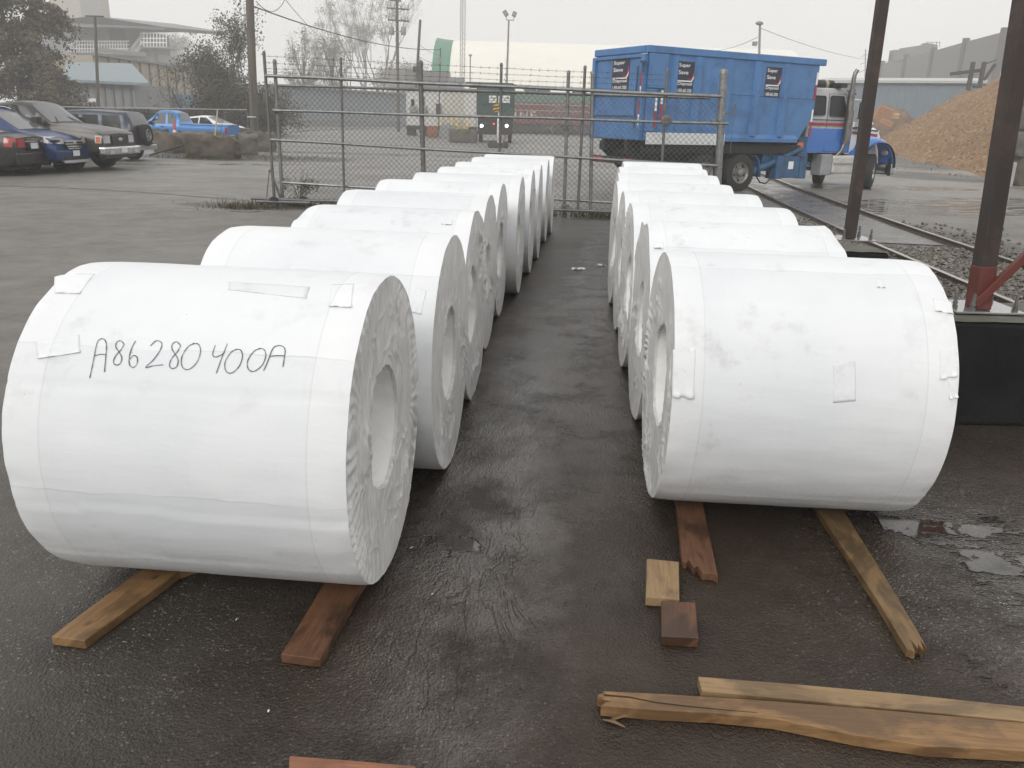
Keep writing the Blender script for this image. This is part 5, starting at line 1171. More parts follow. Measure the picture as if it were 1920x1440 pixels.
# -- the blue crossover, nose to the right
M_CBLUE = paint('deep_blue_car_paint', (0.010, 0.030, 0.115), 0.3)
def crossover(label, loc, rz):
    t = thing('parked_car', label, 'car', (loc.x, loc.y, 0), rz, 'parked cars'); L = 4.52
    c = Car(L, 1.84, [(-2.26, 1.05), (-2.15, 1.28), (-1.80, 1.60), (-0.9, 1.68), (0.0, 1.68), (0.42, 1.60), (1.22, 1.14), (1.55, 1.08), (2.0, 0.98), (2.26, 0.80)], [(-2.26, 1.02), (-1.5, 1.10), (0.3, 1.03), (1.2, 1.04), (2.26, 0.74)], (-1.32, 1.37), 0.355, zb=0.30, wtop=0.76)
    c.body(t, M_CBLUE); c.wells(t); c.screen('windshield', 1.20, 0.46, 0.72, 0.58, M_GLASSL, t); c.screen('rear_window', -2.12, -1.86, 0.66, 0.6, M_GLASS, t)
    c.side_poly('side_window', [(-1.65, 1.18), (-0.68, 1.10), (-0.68, 1.54), (-1.45, 1.52)], M_GLASS, t); c.side_poly('side_window', [(-0.60, 1.10), (0.85, 1.09), (0.30, 1.52), (-0.60, 1.55)], M_GLASS, t)
    c.lines([[(-0.64, 0.40), (-0.64, 1.05)], [(0.95, 0.45), (0.92, 1.05)], [(1.02, 1.07), (1.30, 1.02), (2.1, 0.92)]], t)
    for sd in (-1, 1):
        mb = MB(); mb.grid(9, 4, lambda u, v: Vector((2.275 - 0.62 * max(0, u - 0.25) / 0.75, sd * lerp(0.46, 0.9, min(1, u * 1.5)), lerp(0.80, lerp(0.94, 1.00, u), v) + 0.05 * u)))
        for p in mb.v:
            if abs(p.y) > 0.70: p.y = sd * (c.sidey(p.x, min(p.z, 0.95)) + 0.012)
        part('headlight', mb, M_CLEAR, t, smooth=50)
        mb = MB(); mb.blob((2.18, sd * 0.68, 0.56), (0.10, 0.13, 0.08), 2, 0); part('fog_light', mb, M_CLEAR, t, smooth=50)
        wheel(t, (-1.32, sd * 0.80, 0.355), 0.355, 0.22, sd, 0.23, 5); wheel(t, (1.37, sd * 0.80, 0.355), 0.355, 0.22, sd, 0.23, 5)
        mb = MB(); mb.blob((0.78, sd * 1.03, 1.12), (0.10, 0.12, 0.08), 2, 0); part('mirror', mb, M_CBLUE, t, smooth=50)
        mb = MB(); mb.tube([(-1.5, sd * 0.60, 1.70), (-1.3, sd * 0.60, 1.75), (0.0, sd * 0.60, 1.75), (0.2, sd * 0.60, 1.69)], 0.02, 6); part('roof_rail', mb, M_CHROME, t, smooth=40)
        mb = MB(); mb.grid(5, 3, lambda u, v: Vector((-2.20 + 0.2 * u, sd * lerp(0.6, 0.88, u), lerp(0.95, 1.12, v)))); part('tail_light', mb, M_REDL, t)
    bx_part('bumper', (2.14, -0.84, 0.36), (2.31, 0.84, 0.64), M_CBLUE, t, 0.05)
    gm = MB(); gm.prism([(2.27, -0.42, 0.88), (2.27, 0.42, 0.88), (2.27, 0.46, 0.80), (2.27, 0.34, 0.66), (2.27, -0.34, 0.66), (2.27, -0.46, 0.80)], (0.04, 0, 0)); gp_ = part('grille', gm, M_BLACK, t, bevel=0.01)
    for z, w in ((0.87, 0.42), (0.80, 0.44), (0.73, 0.38), (0.67, 0.34)): bx_part('grille_bar', (2.295, -w, z - 0.017), (2.328, w, z + 0.017), M_CHROME, gp_, 0.005)
    mb = MB(); mb.blob((2.33, 0, 0.835), (0.012, 0.085, 0.035), 2, 0); part('emblem', mb, M_SILVER, gp_, smooth=60)
    bx_part('number_plate', (2.33, -0.16, 0.47), (2.34, 0.16, 0.62), M_PLATEW, t); bx_part('air_intake', (2.30, -0.55, 0.36), (2.318, 0.55, 0.48), M_BLACK, t)
    mb = MB(); mb.prism([(2.29, -0.70, 0.36), (2.29, 0.70, 0.36), (2.29, 0.56, 0.28), (2.29, -0.56, 0.28)], (0.05, 0, 0)); part('skid_plate', mb, M_SILVER, t, bevel=0.01)
    return t
p = G(148, 327)
crossover('dark blue crossover with a chrome barred grille, nose out beside the black sedan', Vector((p.x - 2.65, p.y + 0.75, 0)), radians(-3))

# -- the grey pickup, nose to the right
M_CGREY = paint('dark_grey_car_paint', (0.060, 0.056, 0.052), 0.35)
def big_pickup(label, loc, rz):
    t = thing('parked_car', label, 'pickup truck', (loc.x, loc.y, 0), rz, 'parked cars'); L = 5.70
    c = Car(L, 2.0, [(-2.85, 1.36), (-0.75, 1.38), (-0.72, 1.38), (-0.50, 1.84), (0.3, 1.93), (0.62, 1.88), (1.30, 1.32), (1.7, 1.30), (2.5, 1.20), (2.80, 1.10), (2.85, 1.02)], [(-2.85, 1.28), (0.0, 1.26), (1.2, 1.22), (2.85, 0.98)], (-1.85, 1.80), 0.41, zb=0.46, wtop=0.76, taper=(0.08, 0.02), arch=1.2)
    c.body(t, M_CGREY); c.wells(t); c.screen('windshield', 1.28, 0.66, 0.80, 0.68, M_GLASSL, t); c.screen('rear_window', -0.66, -0.50, 0.6, 0.55, M_GLASS, t)
    c.side_poly('side_window', [(-0.50, 1.32), (0.02, 1.30), (0.02, 1.80), (-0.38, 1.78)], M_GLASS, t); c.side_poly('side_window', [(0.10, 1.28), (1.02, 1.27), (0.52, 1.78), (0.10, 1.82)], M_GLASS, t)
    c.lines([[(0.06, 0.55), (0.06, 1.24)], [(1.14, 0.60), (1.12, 1.22)], [(-0.70, 0.6), (-0.70, 1.3)], [(1.2, 1.20), (2.6, 1.06)]], t)
    for sd in (-1, 1):
        mb = MB(); mb.grid(7, 4, lambda u, v: Vector((2.865 - 0.22 * max(0, u - 0.55) / 0.45, sd * lerp(0.52, 0.99, min(1, u * 1.35)), lerp(0.80, 1.02, v))))
        for p in mb.v:
            if abs(p.y) > 0.88: p.y = sd * (c.sidey(p.x, min(p.z, 0.95)) + 0.012)
        h_ = part('headlight', mb, M_CLEAR, t, smooth=50); mb = MB(); mb.grid(3, 3, lambda u, v: Vector((2.80 - 0.12 * u, sd * (c.sidey(2.80 - 0.12 * u, 0.9) + 0.02), lerp(0.82, 0.98, v)))); part('turn_signal', mb, M_AMB, h_)
        wheel(t, (-1.85, sd * 0.88, 0.41), 0.41, 0.27, sd, 0.25, 5); wheel(t, (1.80, sd * 0.88, 0.41), 0.41, 0.27, sd, 0.25, 5)
        mb = MB(); mb.bb((0.98, sd * 1.02, 1.26), (1.14, sd * 1.26, 1.50)); mb.tube([(1.06, sd * 0.96, 1.28), (1.06, sd * 1.1, 1.32)], 0.03, 6); part('mirror', mb, M_BLACK, t, bevel=0.04)
        bx_part('door_handle', (0.14, sd * 0.995, 1.08), (0.30, sd * 1.03, 1.12), M_BLACK, t, 0.01)
        bx_part('badge', (1.30, sd * 1.003, 1.055), (1.62, sd * 1.010, 1.085), M_CHROME, t)
        mb = MB(); mb.tube([(1.35, sd * 0.55, 1.365), (0.95, sd * 0.15, 1.60)], 0.012, 5); part('wiper', mb, M_BLACK, t)
    gm = MB(); gm.prism([(2.86, -0.46, 1.02), (2.86, 0.46, 1.02), (2.86, 0.42, 0.74), (2.86, -0.42, 0.74)], (0.03, 0, 0)); gp_ = part('grille', gm, M_BLACK, t, bevel=0.012)
    mb = MB(); mb.blob((2.90, 0, 0.90), (0.015, 0.12, 0.052), 2, 0); part('emblem', mb, M_SILVER, gp_, smooth=60)
    bm2 = MB(); bm2.bb((2.72, -1.0, 0.46), (2.98, 1.0, 0.70)); bp_ = part('bumper', bm2, M_CHROME, t, bevel=0.05, seg=3)
    bx_part('number_plate', (2.985, -0.16, 0.52), (2.995, 0.16, 0.67), M_PLATEW, bp_); bx_part('lower_valance', (2.70, -0.92, 0.36), (2.90, 0.92, 0.46), M_BLACK, t, 0.03)
    for sd in (-1, 1): bx_part('fog_light', (2.983, sd * 0.58, 0.50), (2.992, sd * 0.80, 0.60), M_CLEAR, bp_)
    return t
p = G(163, 320)
big_pickup('dark grey pickup with a chrome bumper, nose out behind the blue crossover', Vector((p.x - 2.15, p.y + 1.0, 0)), radians(-4))

# -- the small off-roader with a spare wheel on its tail
M_COFF = paint('slate_car_paint', (0.040, 0.050, 0.072), 0.3)
def offroader(label, loc, rz):
    t = thing('parked_car', label, 'car', (loc.x, loc.y, 0), rz, 'parked cars'); L = 4.05
    c = Car(L, 1.72, [(-2.02, 1.02), (-1.98, 1.30), (-1.80, 1.66), (-0.5, 1.72), (0.35, 1.68), (0.55, 1.60), (0.95, 1.14), (1.3, 1.10), (2.02, 1.00)], [(-2.02, 1.00), (0.9, 1.02), (2.02, 0.92)], (-1.25, 1.22), 0.36, zb=0.36, wtop=0.80, taper=(0.10, 0.04))
    c.body(t, M_COFF); c.wells(t); c.screen('rear_window', -1.99, -1.81, 0.62, 0.60, M_GLASSL, t); c.screen('windshield', 0.94, 0.58, 0.68, 0.6, M_GLASSL, t)
    for a, b in ((-1.66, -0.98), (-0.88, -0.28), (-0.20, 0.62)): c.side_poly('side_window', [(a, 1.10), (b, 1.10), (b - (0.22 if b > 0.5 else 0), 1.56), (a + 0.05, 1.56)], M_GLASS, t)
    c.lines([[(-0.24, 0.45), (-0.24, 1.05)], [(-0.93, 0.6), (-0.93, 1.05)], [(0.72, 0.5), (0.72, 1.05)]], t)
    for sd in (-1, 1):
        mb = MB(); mb.grid(3, 5, lambda u, v: Vector((-2.03 + 0.07 * u, sd * lerp(0.62, 0.86, u), lerp(0.86, 1.08, v)))); part('tail_light', mb, M_REDL, t)
        wheel(t, (-1.25, sd * 0.74, 0.36), 0.36, 0.23, sd, 0.21, 6); wheel(t, (1.22, sd * 0.74, 0.36), 0.36, 0.23, sd, 0.21, 6)
    bx_part('bumper', (-2.14, -0.84, 0.38), (-1.98, 0.84, 0.56), M_SILVER, t, 0.03); bx_part('number_plate', (-2.15, -0.52, 0.62), (-2.035, -0.22, 0.76), M_PLATEW, t)
    o = wheel(t, (0, 0, 0), 0.36, 0.23, 1, 0.21, 6)
    for ob in (o, o.children[0]):
        M = Matrix.Rotation(pi / 2, 3, 'Z')
        for v in ob.data.vertices: v.co = M @ v.co + Vector((-2.17, 0.05, 0.90))
    o.name = 'spare_wheel'
    return t
p = G(240, 303)
offroader('slate small off-roader carrying a spare wheel on its tail, behind the grey pickup', Vector((p.x - 1.75, p.y + 0.86, 0)), radians(178))

# -- the blue pickup in profile and the white car behind it
M_CSKY = paint('bright_blue_car_paint', (0.045, 0.19, 0.47), 0.1)
def small_pickup(label, loc, rz):
    t = thing('parked_car', label, 'pickup truck', (loc.x, loc.y, 0), rz, 'parked cars'); L = 5.30
    c = Car(L, 1.85, [(-2.65, 1.12), (-0.36, 1.14), (-0.32, 1.14), (-0.20, 1.64), (0.2, 1.74), (0.75, 1.72), (1.35, 1.16), (1.6, 1.12), (2.4, 1.02), (2.65, 0.86)], [(-2.65, 1.06), (0.0, 1.10), (1.3, 1.08), (2.65, 0.80)], (-1.55, 1.68), 0.38, zb=0.42, wtop=0.76, taper=(0.14, 0.02), arch=1.22)
    c.body(t, M_CSKY); c.wells(t); c.screen('windshield', 1.32, 0.80, 0.72, 0.6, M_GLASSL, t); c.screen('rear_window', -0.30, -0.18, 0.55, 0.5, M_GLASSL, t)
    c.side_poly('side_window', [(-0.16, 1.14), (0.26, 1.14), (0.26, 1.62), (-0.12, 1.60)], M_GLASS, t); c.side_poly('side_window', [(0.36, 1.13), (1.18, 1.12), (0.74, 1.62), (0.36, 1.63)], M_GLASS, t)
    c.lines([[(0.31, 0.5), (0.31, 1.1)], [(1.28, 0.52), (1.25, 1.1)], [(-0.34, 0.5), (-0.34, 1.1)], [(-0.3, 0.66), (1.2, 0.64)]], t)
    for sd in (-1, 1):
        mb = MB(); mb.grid(6, 4, lambda u, v: Vector((2.62 - 0.35 * u, sd * (c.sidey(2.62 - 0.35 * u, 0.85) + 0.012), lerp(0.78, 0.92, v)))); part('headlight', mb, M_CLEAR, t)
        mb = MB(); mb.grid(4, 4, lambda u, v: Vector((-2.655 + 0.12 * u, sd * (c.sidey(-2.60, 0.9) + 0.012), lerp(0.72, 1.02, v)))); part('tail_light', mb, M_REDL, t)
        wheel(t, (-1.55, sd * 0.80, 0.38), 0.38, 0.24, sd, 0.22, 6); wheel(t, (1.68, sd * 0.80, 0.38), 0.38, 0.24, sd, 0.22, 6)
        mb = MB(); mb.blob((1.05, sd * 1.02, 1.16), (0.09, 0.12, 0.09), 2, 0); part('mirror', mb, M_BLACK, t, smooth=50); bx_part('door_handle', (0.42, sd * 0.915, 0.98), (0.58, sd * 0.945, 1.02), M_BLACK, t, 0.01)
    bx_part('bumper', (-2.76, -0.86, 0.48), (-2.60, 0.86, 0.66), M_SILVER, t, 0.03)
    return t
pf = A(358, 250, 42.5)
small_pickup('bright blue extended cab pickup in profile behind the concrete blocks', Vector((pf.x - 0.5, pf.y, 0)), radians(180))
p = A(415, 240, 51.5)
def hatch(label, loc, rz):
    t = thing('parked_car', label, 'car', (loc.x, loc.y, 0), rz, 'parked cars'); L = 4.45; M = paint('white_car_paint', (0.72, 0.72, 0.71), 0.0)
    c = Car(L, 1.78, [(-2.22, 0.92), (-1.75, 1.02), (-1.0, 1.38), (-0.2, 1.48), (0.3, 1.46), (1.15, 1.05), (1.8, 0.94), (2.22, 0.74)], [(-2.22, 0.86), (0, 0.94), (1.1, 0.96), (2.22, 0.66)], (-1.33, 1.35), 0.32, zb=0.24, wtop=0.70)
    c.body(t, M); c.wells(t); c.screen('windshield', 1.10, 0.36, 0.66, 0.55, M_GLASSL, t); c.screen('rear_window', -1.6, -1.05, 0.6, 0.5, M_GLASS, t)
    c.side_poly('side_window', [(-1.1, 1.02), (-0.2, 1.01), (-0.2, 1.38), (-0.8, 1.32)], M_GLASS, t); c.side_poly('side_window', [(-0.12, 1.01), (0.85, 1.0), (0.30, 1.38), (-0.12, 1.40)], M_GLASS, t)
    for sd in (-1, 1):
        mb = MB(); mb.grid(6, 4, lambda u, v: Vector((2.20 - 0.4 * u, sd * (c.sidey(2.20 - 0.4 * u, 0.7) + 0.012), lerp(0.62, 0.78, v)))); part('headlight', mb, M_CLEAR, t)
        wheel(t, (-1.33, sd * 0.76, 0.32), 0.32, 0.2, sd, 0.21, 6); wheel(t, (1.35, sd * 0.76, 0.32), 0.32, 0.2, sd, 0.21, 6)
    return t
hatch('white car half hidden behind the bright blue pickup', Vector((p.x - 0.75, p.y, 0)), radians(-12))

# ---------------------------------------------------------------- rough concrete blocks, marker posts
M_BLK = [conc('block_concrete_brown', (0.095, 0.078, 0.056), 0.4, (0.05, 0.045, 0.03), 0.7, 0.8), conc('block_concrete_grey', (0.12, 0.11, 0.094), 0.35, (0.06, 0.055, 0.045), 0.7, 0.8), conc('block_concrete_dark', (0.065, 0.060, 0.052), 0.35, (0.03, 0.03, 0.022), 0.7, 0.8)]
def rough_block(label, x, y, rz, d, mat, seed, z0=0.0, group='rough concrete blocks in the car park', rag=0.11):
    bm = bmesh.new(); bmesh.ops.create_cube(bm, size=1.0); bmesh.ops.subdivide_edges(bm, edges=bm.edges, cuts=11, use_grid_fill=True)
    mb = MB(); R = Matrix.Rotation(rz, 3, 'Z')
    for v in bm.verts:
        p = v.co.copy(); q = Vector((p.x * d[0], p.y * d[1], (p.z + 0.5) * d[2]))
        ed = sorted((abs(p.x), abs(p.y), abs(p.z)))[1]
        k = 1 - 0.10 * max(0, (ed - 0.36) / 0.14); q.x *= k; q.y *= k
        w = noise.noise_vector(q * 2.6 + Vector((seed * 3.3, 1, 2))) * rag + noise.noise_vector(q * 7 + Vector((seed, 1, 2))) * rag * 0.5
        if q.z > 0.03: q += w * (1.2 if q.z > d[2] * 0.8 else 0.6)
        mb.v.append(R @ q + Vector((x, y, z0)))
    mb.f = [[v.index for v in f.verts] for f in bm.faces]; mb.mi = [0] * len(mb.f); bm.free()
    return solo('concrete_block', mb, mat, label, 'concrete block', group, smooth=50)
def blk(label, px, py, rz, d, m, seed, rag=0.11):
    p = G(px, py); rough_block(label, p.x, p.y + d[1] * 0.5, radians(rz), d, M_BLK[m], seed, 0, rag=rag)
blk('big brown crumbling block in front, holding the pale stake', 393, 297, -8, (2.05, 0.95, 0.85), 0, 1, 0.12)
blk('grey block left of the crumbling block, its corner towards the cars', 313, 287, -38, (1.55, 0.85, 0.80), 0, 2)
blk('dark block at the left end of the group, beside the off-roader', 290, 277, -30, (1.2, 0.9, 0.80), 2, 3)
blk('pale edged block right of the crumbling block', 456, 290, 24, (1.0, 0.85, 0.82), 1, 4)
blk('block at the right end nearest the utility pole', 484, 284, 22, (1.5, 0.85, 0.86), 1, 5)
blk('long low block at the back, before the blue pickup', 380, 268, 2, (2.6, 0.8, 0.9), 0, 6)
blk('block at the back right, before the white car', 438, 268, -3, (3.0, 0.8, 0.82), 0, 7)
blk('stained block filling the middle of the group', 372, 280, -5, (2.2, 0.9, 0.78), 1, 8)
def stake(name, label, a, b, r, mat, cat):
    mb = MB(); mb.tube([a, b], r, 8); return solo(name, mb, mat, label, cat, smooth=40)
pa = A(402, 267, 34.3)
stake('marker_stake', 'pale stake leaning out of the crumbling front block', pa, A(408, 206, 34.3), 0.03, mk('pale_stake', (0.50, 0.46, 0.30), 0.6), 'stake')
stake('antenna_whip', 'thin whip rod leaning up behind the pale stake', A(412, 262, 35.2), A(424, 172, 35.2), 0.010, M_GALVD, 'rod')
stake('black_pipe', 'black pipe lying slanted against the grey block', G(281, 291, 0.05), A(358, 268, 34.0), 0.035, M_BLACK, 'pipe')
def delineator(px, py0, py1, Y, c2, label):
    a = A(px, py0, Y); b = A(px, py1, Y); mb = MB(); h = b.z - a.z; M2 = [mk('post_orange', c2, 0.5), M_SWHITE]
    for k in range(5): mb.lathe([(0.075 if k else 0.08, h * k / 5), (0.07, h * (k + 1) / 5)], a, n=12, mi=(0 if k in (0, 3, 4) else 1) if k != 2 else 0)
    mb.lathe([(0.07, h), (0.001, h)], a, n=12); mb.lathe([(0.001, -0.75), (0.05, -0.75), (0.05, 0.0)], a, n=12)
    return solo('delineator_post', mb, M2, label, 'marker post', 'plastic marker posts')
delineator(328, 252, 231, 40.6, (0.55, 0.10, 0.12), 'pink and white marker post before the door of the blue pickup')
delineator(266, 246, 228, 42.0, (0.60, 0.10, 0.04), 'orange marker post at the nose of the blue pickup')
# ---------------------------------------------------------------- the far side of the yard
M_TRUNK = mk('bark', (0.085, 0.070, 0.055), 0.9, var=0.4, vs=8, bump=0.4, bs=20)
M_BARE = mk('bare_twigs', (0.115, 0.100, 0.085), 0.9, var=0.3, vs=6)
M_LF = [mk('leaf_olive', (0.095, 0.085, 0.045), 0.7, var=0.35, vs=3), mk('leaf_brown', (0.135, 0.100, 0.060), 0.7, var=0.35, vs=3), mk('leaf_dark', (0.050, 0.050, 0.030), 0.7, var=0.35, vs=3)]
M_LS = [mk('sparse_leaf_tan', (0.17, 0.14, 0.075), 0.7, var=0.3, vs=3), mk('sparse_leaf_grey', (0.12, 0.11, 0.075), 0.7, var=0.3, vs=3)]
def grow(mb, p, d, ln, r, depth, rnd, spread=0.5, tips=None, up=0.25, kids=(2, 3), shrink=0.74):
    """limbs that fork and taper; remembers the twig ends"""
    n = 4; pts = [p]; rs = [r]; q = p.copy(); dd = d.copy()
    for k in range(n):
        dd = (dd + Vector((rnd.uniform(-1, 1), rnd.uniform(-1, 1), rnd.uniform(-0.6, 0.8))) * 0.13 + Vector((0, 0, up * 0.12))).normalized(); q = q + dd * (ln / n); pts.append(q.copy()); rs.append(r * (1 - 0.38 * (k + 1) / n))
    mb.tube(pts, rs, 7 if r > 0.08 else 4 if r > 0.02 else 3, cap=False)
    if tips is not None and depth <= 2: tips += pts[2:]
    if depth == 0: return
    for k in range(rnd.randint(*kids)):
        a = rnd.uniform(0, 6.28); u = dd.orthogonal().normalized(); w = dd.cross(u)
        nd = (dd + (u * cos(a) + w * sin(a)) * spread * rnd.uniform(0.6, 1.3) + Vector((0, 0, up * 0.3))).normalized()
        grow(mb, pts[rnd.choice((3, 4, 4, 4))], nd, ln * shrink * rnd.uniform(0.8, 1.15), r * 0.60, depth - 1, rnd, spread, tips, up, kids, shrink)
def tree(name, label, base, h, seed, leaf=None, leafmats=None, nleaf=0, lsize=0.1, depth=5, r0=0.16, spread=0.5, stems=1, up=0.25, scatter=0.35, group=None, cat='tree', first=0.30, shrink=0.74):
    rnd = random.Random(seed); t = thing(name, label, cat, (base.x, base.y, 0), 0, group); mb = MB(); tips = []
    for s_ in range(stems):
        d = Vector((rnd.uniform(-.3, .3) * (stems > 1), rnd.uniform(-.3, .3) * (stems > 1), 1)).normalized()
        grow(mb, Vector((rnd.uniform(-.3, .3) * (stems > 1), rnd.uniform(-.3, .3) * (stems > 1), 0)), d, h * first, r0, depth, rnd, spread, tips, up, (2, 3), shrink)
    top = max(p.z for p in mb.v); k = h / top
    mb.v = [p * k for p in mb.v]; tips = [p * k for p in tips]
    part('trunk', mb, M_TRUNK if nleaf else M_BARE, t, smooth=60)
    if nleaf:
        lb = MB(); cl = [p + Vector((rnd.gauss(0, scatter), rnd.gauss(0, scatter), rnd.gauss(0, scatter))) for p in (rnd.choice(tips) for _ in range(max(30, nleaf // 25)))]
        for _ in range(nleaf):
            p = rnd.choice(cl) + Vector((rnd.gauss(0, scatter), rnd.gauss(0, scatter), rnd.gauss(0, scatter * 0.8))) * 0.8; s_ = lsize * rnd.uniform(0.45, 1.3)
            if p.z < 0.1: continue
            u = Vector((rnd.uniform(-1, 1), rnd.uniform(-1, 1), rnd.uniform(-1, 1))).normalized(); w = u.orthogonal().normalized()
            lb.add([p - u * s_, p + w * s_ * 0.55, p + u * s_, p - w * s_ * 0.55], [(0, 1, 2, 3)], rnd.choices(range(len(leafmats)), [3, 2, 2][:len(leafmats)])[0])
        part('crown', lb, leafmats, t)
    return t

# -- the car park's rear fence with a dark bank of brambles behind it
YF = 60.0
F0, F1 = A(-140, 246, YF), A(466, 250, YF + 2)
rf = thing('rear_fence', 'long thin chain link fence at the back of the car park', 'fence', (F0.x, F0.y, 0))
zt = 2.0
def rp_(t): return Vector((lerp(F0.x, F1.x, t), lerp(F0.y, F1.y, t), 0))
mb = MB(); mb.tube([rp_(0) + Vector((0, 0, A(60, 202, YF).z)), rp_(1) + Vector((0, 0, A(466, 206, YF + 2).z))], 0.035, 6); part('rail', mb, mk('fence_rail_pale', (0.36, 0.36, 0.355), 0.5, 0.3), rf, world=True)
zt = A(250, 204, YF).z
for k in range(15):
    mb = MB(); mb.tube([rp_(k / 14), rp_(k / 14) + Vector((0, 0, zt))], 0.03, 6); part('post', mb, M_GALVD, rf, world=True)
part('chain_link', chain_link(rp_(0), rp_(1), 0.1, zt, 0.30, 0.006), M_GALVD, rf, world=True)
rnd = random.Random(21); bk = MB()
for k in range(26000):
    t = rnd.random(); b = rp_(t * 1.08) + Vector((0, 1.0 + abs(rnd.gauss(0, 1.6)), 0)); z = rnd.random() ** 0.7 * (zt * 0.98 + 0.4 * noise.noise(Vector((b.x * 0.35, 0, 0))) ) 
    s_ = rnd.uniform(0.05, 0.14); u = Vector((rnd.uniform(-1, 1), rnd.uniform(-1, 1), rnd.uniform(-1, 1))).normalized(); w = u.orthogonal().normalized(); p = b + Vector((0, 0, max(0.02, z)))
    bk.add([p - u * s_, p + w * s_ * 0.5, p + u * s_, p - w * s_ * 0.5], [(0, 1, 2, 3)], rnd.choice((0, 0, 1, 2, 2)))
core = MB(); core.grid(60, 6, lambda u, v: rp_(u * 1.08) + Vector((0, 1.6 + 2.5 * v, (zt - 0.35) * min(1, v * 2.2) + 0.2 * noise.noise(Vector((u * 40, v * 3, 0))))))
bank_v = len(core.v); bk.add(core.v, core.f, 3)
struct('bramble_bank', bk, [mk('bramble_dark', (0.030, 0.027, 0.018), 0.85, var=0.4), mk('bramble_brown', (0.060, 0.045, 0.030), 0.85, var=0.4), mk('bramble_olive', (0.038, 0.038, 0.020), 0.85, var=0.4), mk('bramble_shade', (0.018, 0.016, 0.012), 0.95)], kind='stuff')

# -- trees on the left
def shaggy_tree(name, label, base, h, rx, seed, nleaf, group):
    """a tree clothed to the ground with drooping sprays"""
    rnd = random.Random(seed); t = thing(name, label, 'tree', (base.x, base.y, 0), 0, group); mb = MB(); lb = MB(); sprays = []
    for sx_ in (-0.35, 0.3):
        mb.tube([(sx_, 0, 0), (sx_ * 2.5 + rnd.uniform(-.3, .3), 0, h * 0.4), (sx_ * 4, 0.3, h * 0.75), (sx_ * 4.5, 0, h)], [0.26, 0.2, 0.12, 0.03], 8)
    for k in range(120):
        z0 = h * (0.04 + 0.94 * (k + rnd.random()) / 120); f = z0 / h; L = rx * (1.0 - 0.55 * max(0, f - 0.45) / 0.55) * rnd.uniform(0.45, 1.1); a = rnd.uniform(0, 6.28)
        st = Vector((rnd.choice((-0.35, 0.3)) * (1 + 3 * f), 0, z0)); d = Vector((cos(a), sin(a) * 0.8, 0)); pts = [st + d * (L * q) + Vector((0, 0, L * (0.35 * q - 0.55 * q * q))) for q in (0, 0.33, 0.66, 1)]
        mb.tube(pts, [0.07 * (1 - 0.5 * f), 0.05, 0.03, 0.01], 4); sprays.append(pts)
    for _ in range(nleaf):
        pts = rnd.choice(sprays); q = rnd.random() ** 0.7 * 2.999; k = int(q); p = lerp(pts[k], pts[k + 1], q - k); g_ = rnd.gauss(0, 1)
        p = p + Vector((rnd.gauss(0, 0.30), rnd.gauss(0, 0.30), -abs(rnd.gauss(0, 0.42)) + 0.12)); s_ = 0.14 * rnd.uniform(0.4, 1.3)
        if p.z < 0.3: continue
        u = Vector((rnd.uniform(-1, 1), rnd.uniform(-1, 1), rnd.uniform(-1.2, 0.4))).normalized(); w = u.orthogonal().normalized()
        lb.add([p - u * s_, p + w * s_ * 0.45, p + u * s_, p - w * s_ * 0.45], [(0, 1, 2, 3)], rnd.choice((0, 1, 1, 2)))
    part('trunk', mb, M_TRUNK, t, smooth=60); part('crown', lb, M_LF, t)
b = A(62, 240, 66); shaggy_tree('large_tree', 'large brown green tree clothed to the ground, behind the parked cars', b, 13.5, 4.0, 5, 42000, 'trees behind the car park')
b = A(-70, 240, 64); shaggy_tree('large_tree', 'dark tree cut by the left edge of the picture', b, 13.0, 4.4, 8, 30000, 'trees behind the car park')
b = A(395, 240, 66); tree('leafy_shrub_tree', 'shrubby tree with thin grey leaves in front of the beige wall', b, 6.6, 11, 1, [M_LF[0], M_LS[1], M_LF[2]], 6500, 0.10, 5, 0.09, 0.55, 4, 0.25, 0.38, 'trees behind the car park', first=0.26)
b = A(445, 240, 64); tree('bare_tree', 'tall nearly bare tree just left of the near utility pole', b, 9.4, 12, 1, [M_LF[0], M_LS[1], M_LF[2]], 2200, 0.09, 6, 0.11, 0.34, 3, 0.5, 0.4, 'trees behind the car park', first=0.27)
b = A(425, 240, 63.5); tree('evergreen_bush', 'dark evergreen bush at the foot of the near utility pole', b, 3.9, 13, 1, [M_LF[2], M_LF[0]], 6500, 0.10, 4, 0.07, 0.7, 4, 0.1, 0.42, 'trees behind the car park', first=0.25)
b = A(355, 240, 65); tree('arching_tree', 'thin tree with an arching bare limb before the beige wall', b, 4.6, 14, 1, [M_LF[1], M_LS[1]], 500, 0.09, 5, 0.08, 0.8, 2, 0.0, 0.35, 'trees behind the car park', first=0.3)
b = A(505, 240, 70); tree('dark_shrub', 'dark shrub behind the left post of the gate', b, 3.2, 15, 1, [M_LF[2], M_LF[0]], 4500, 0.10, 4, 0.06, 0.8, 4, 0.1, 0.45, 'trees behind the car park', first=0.25)
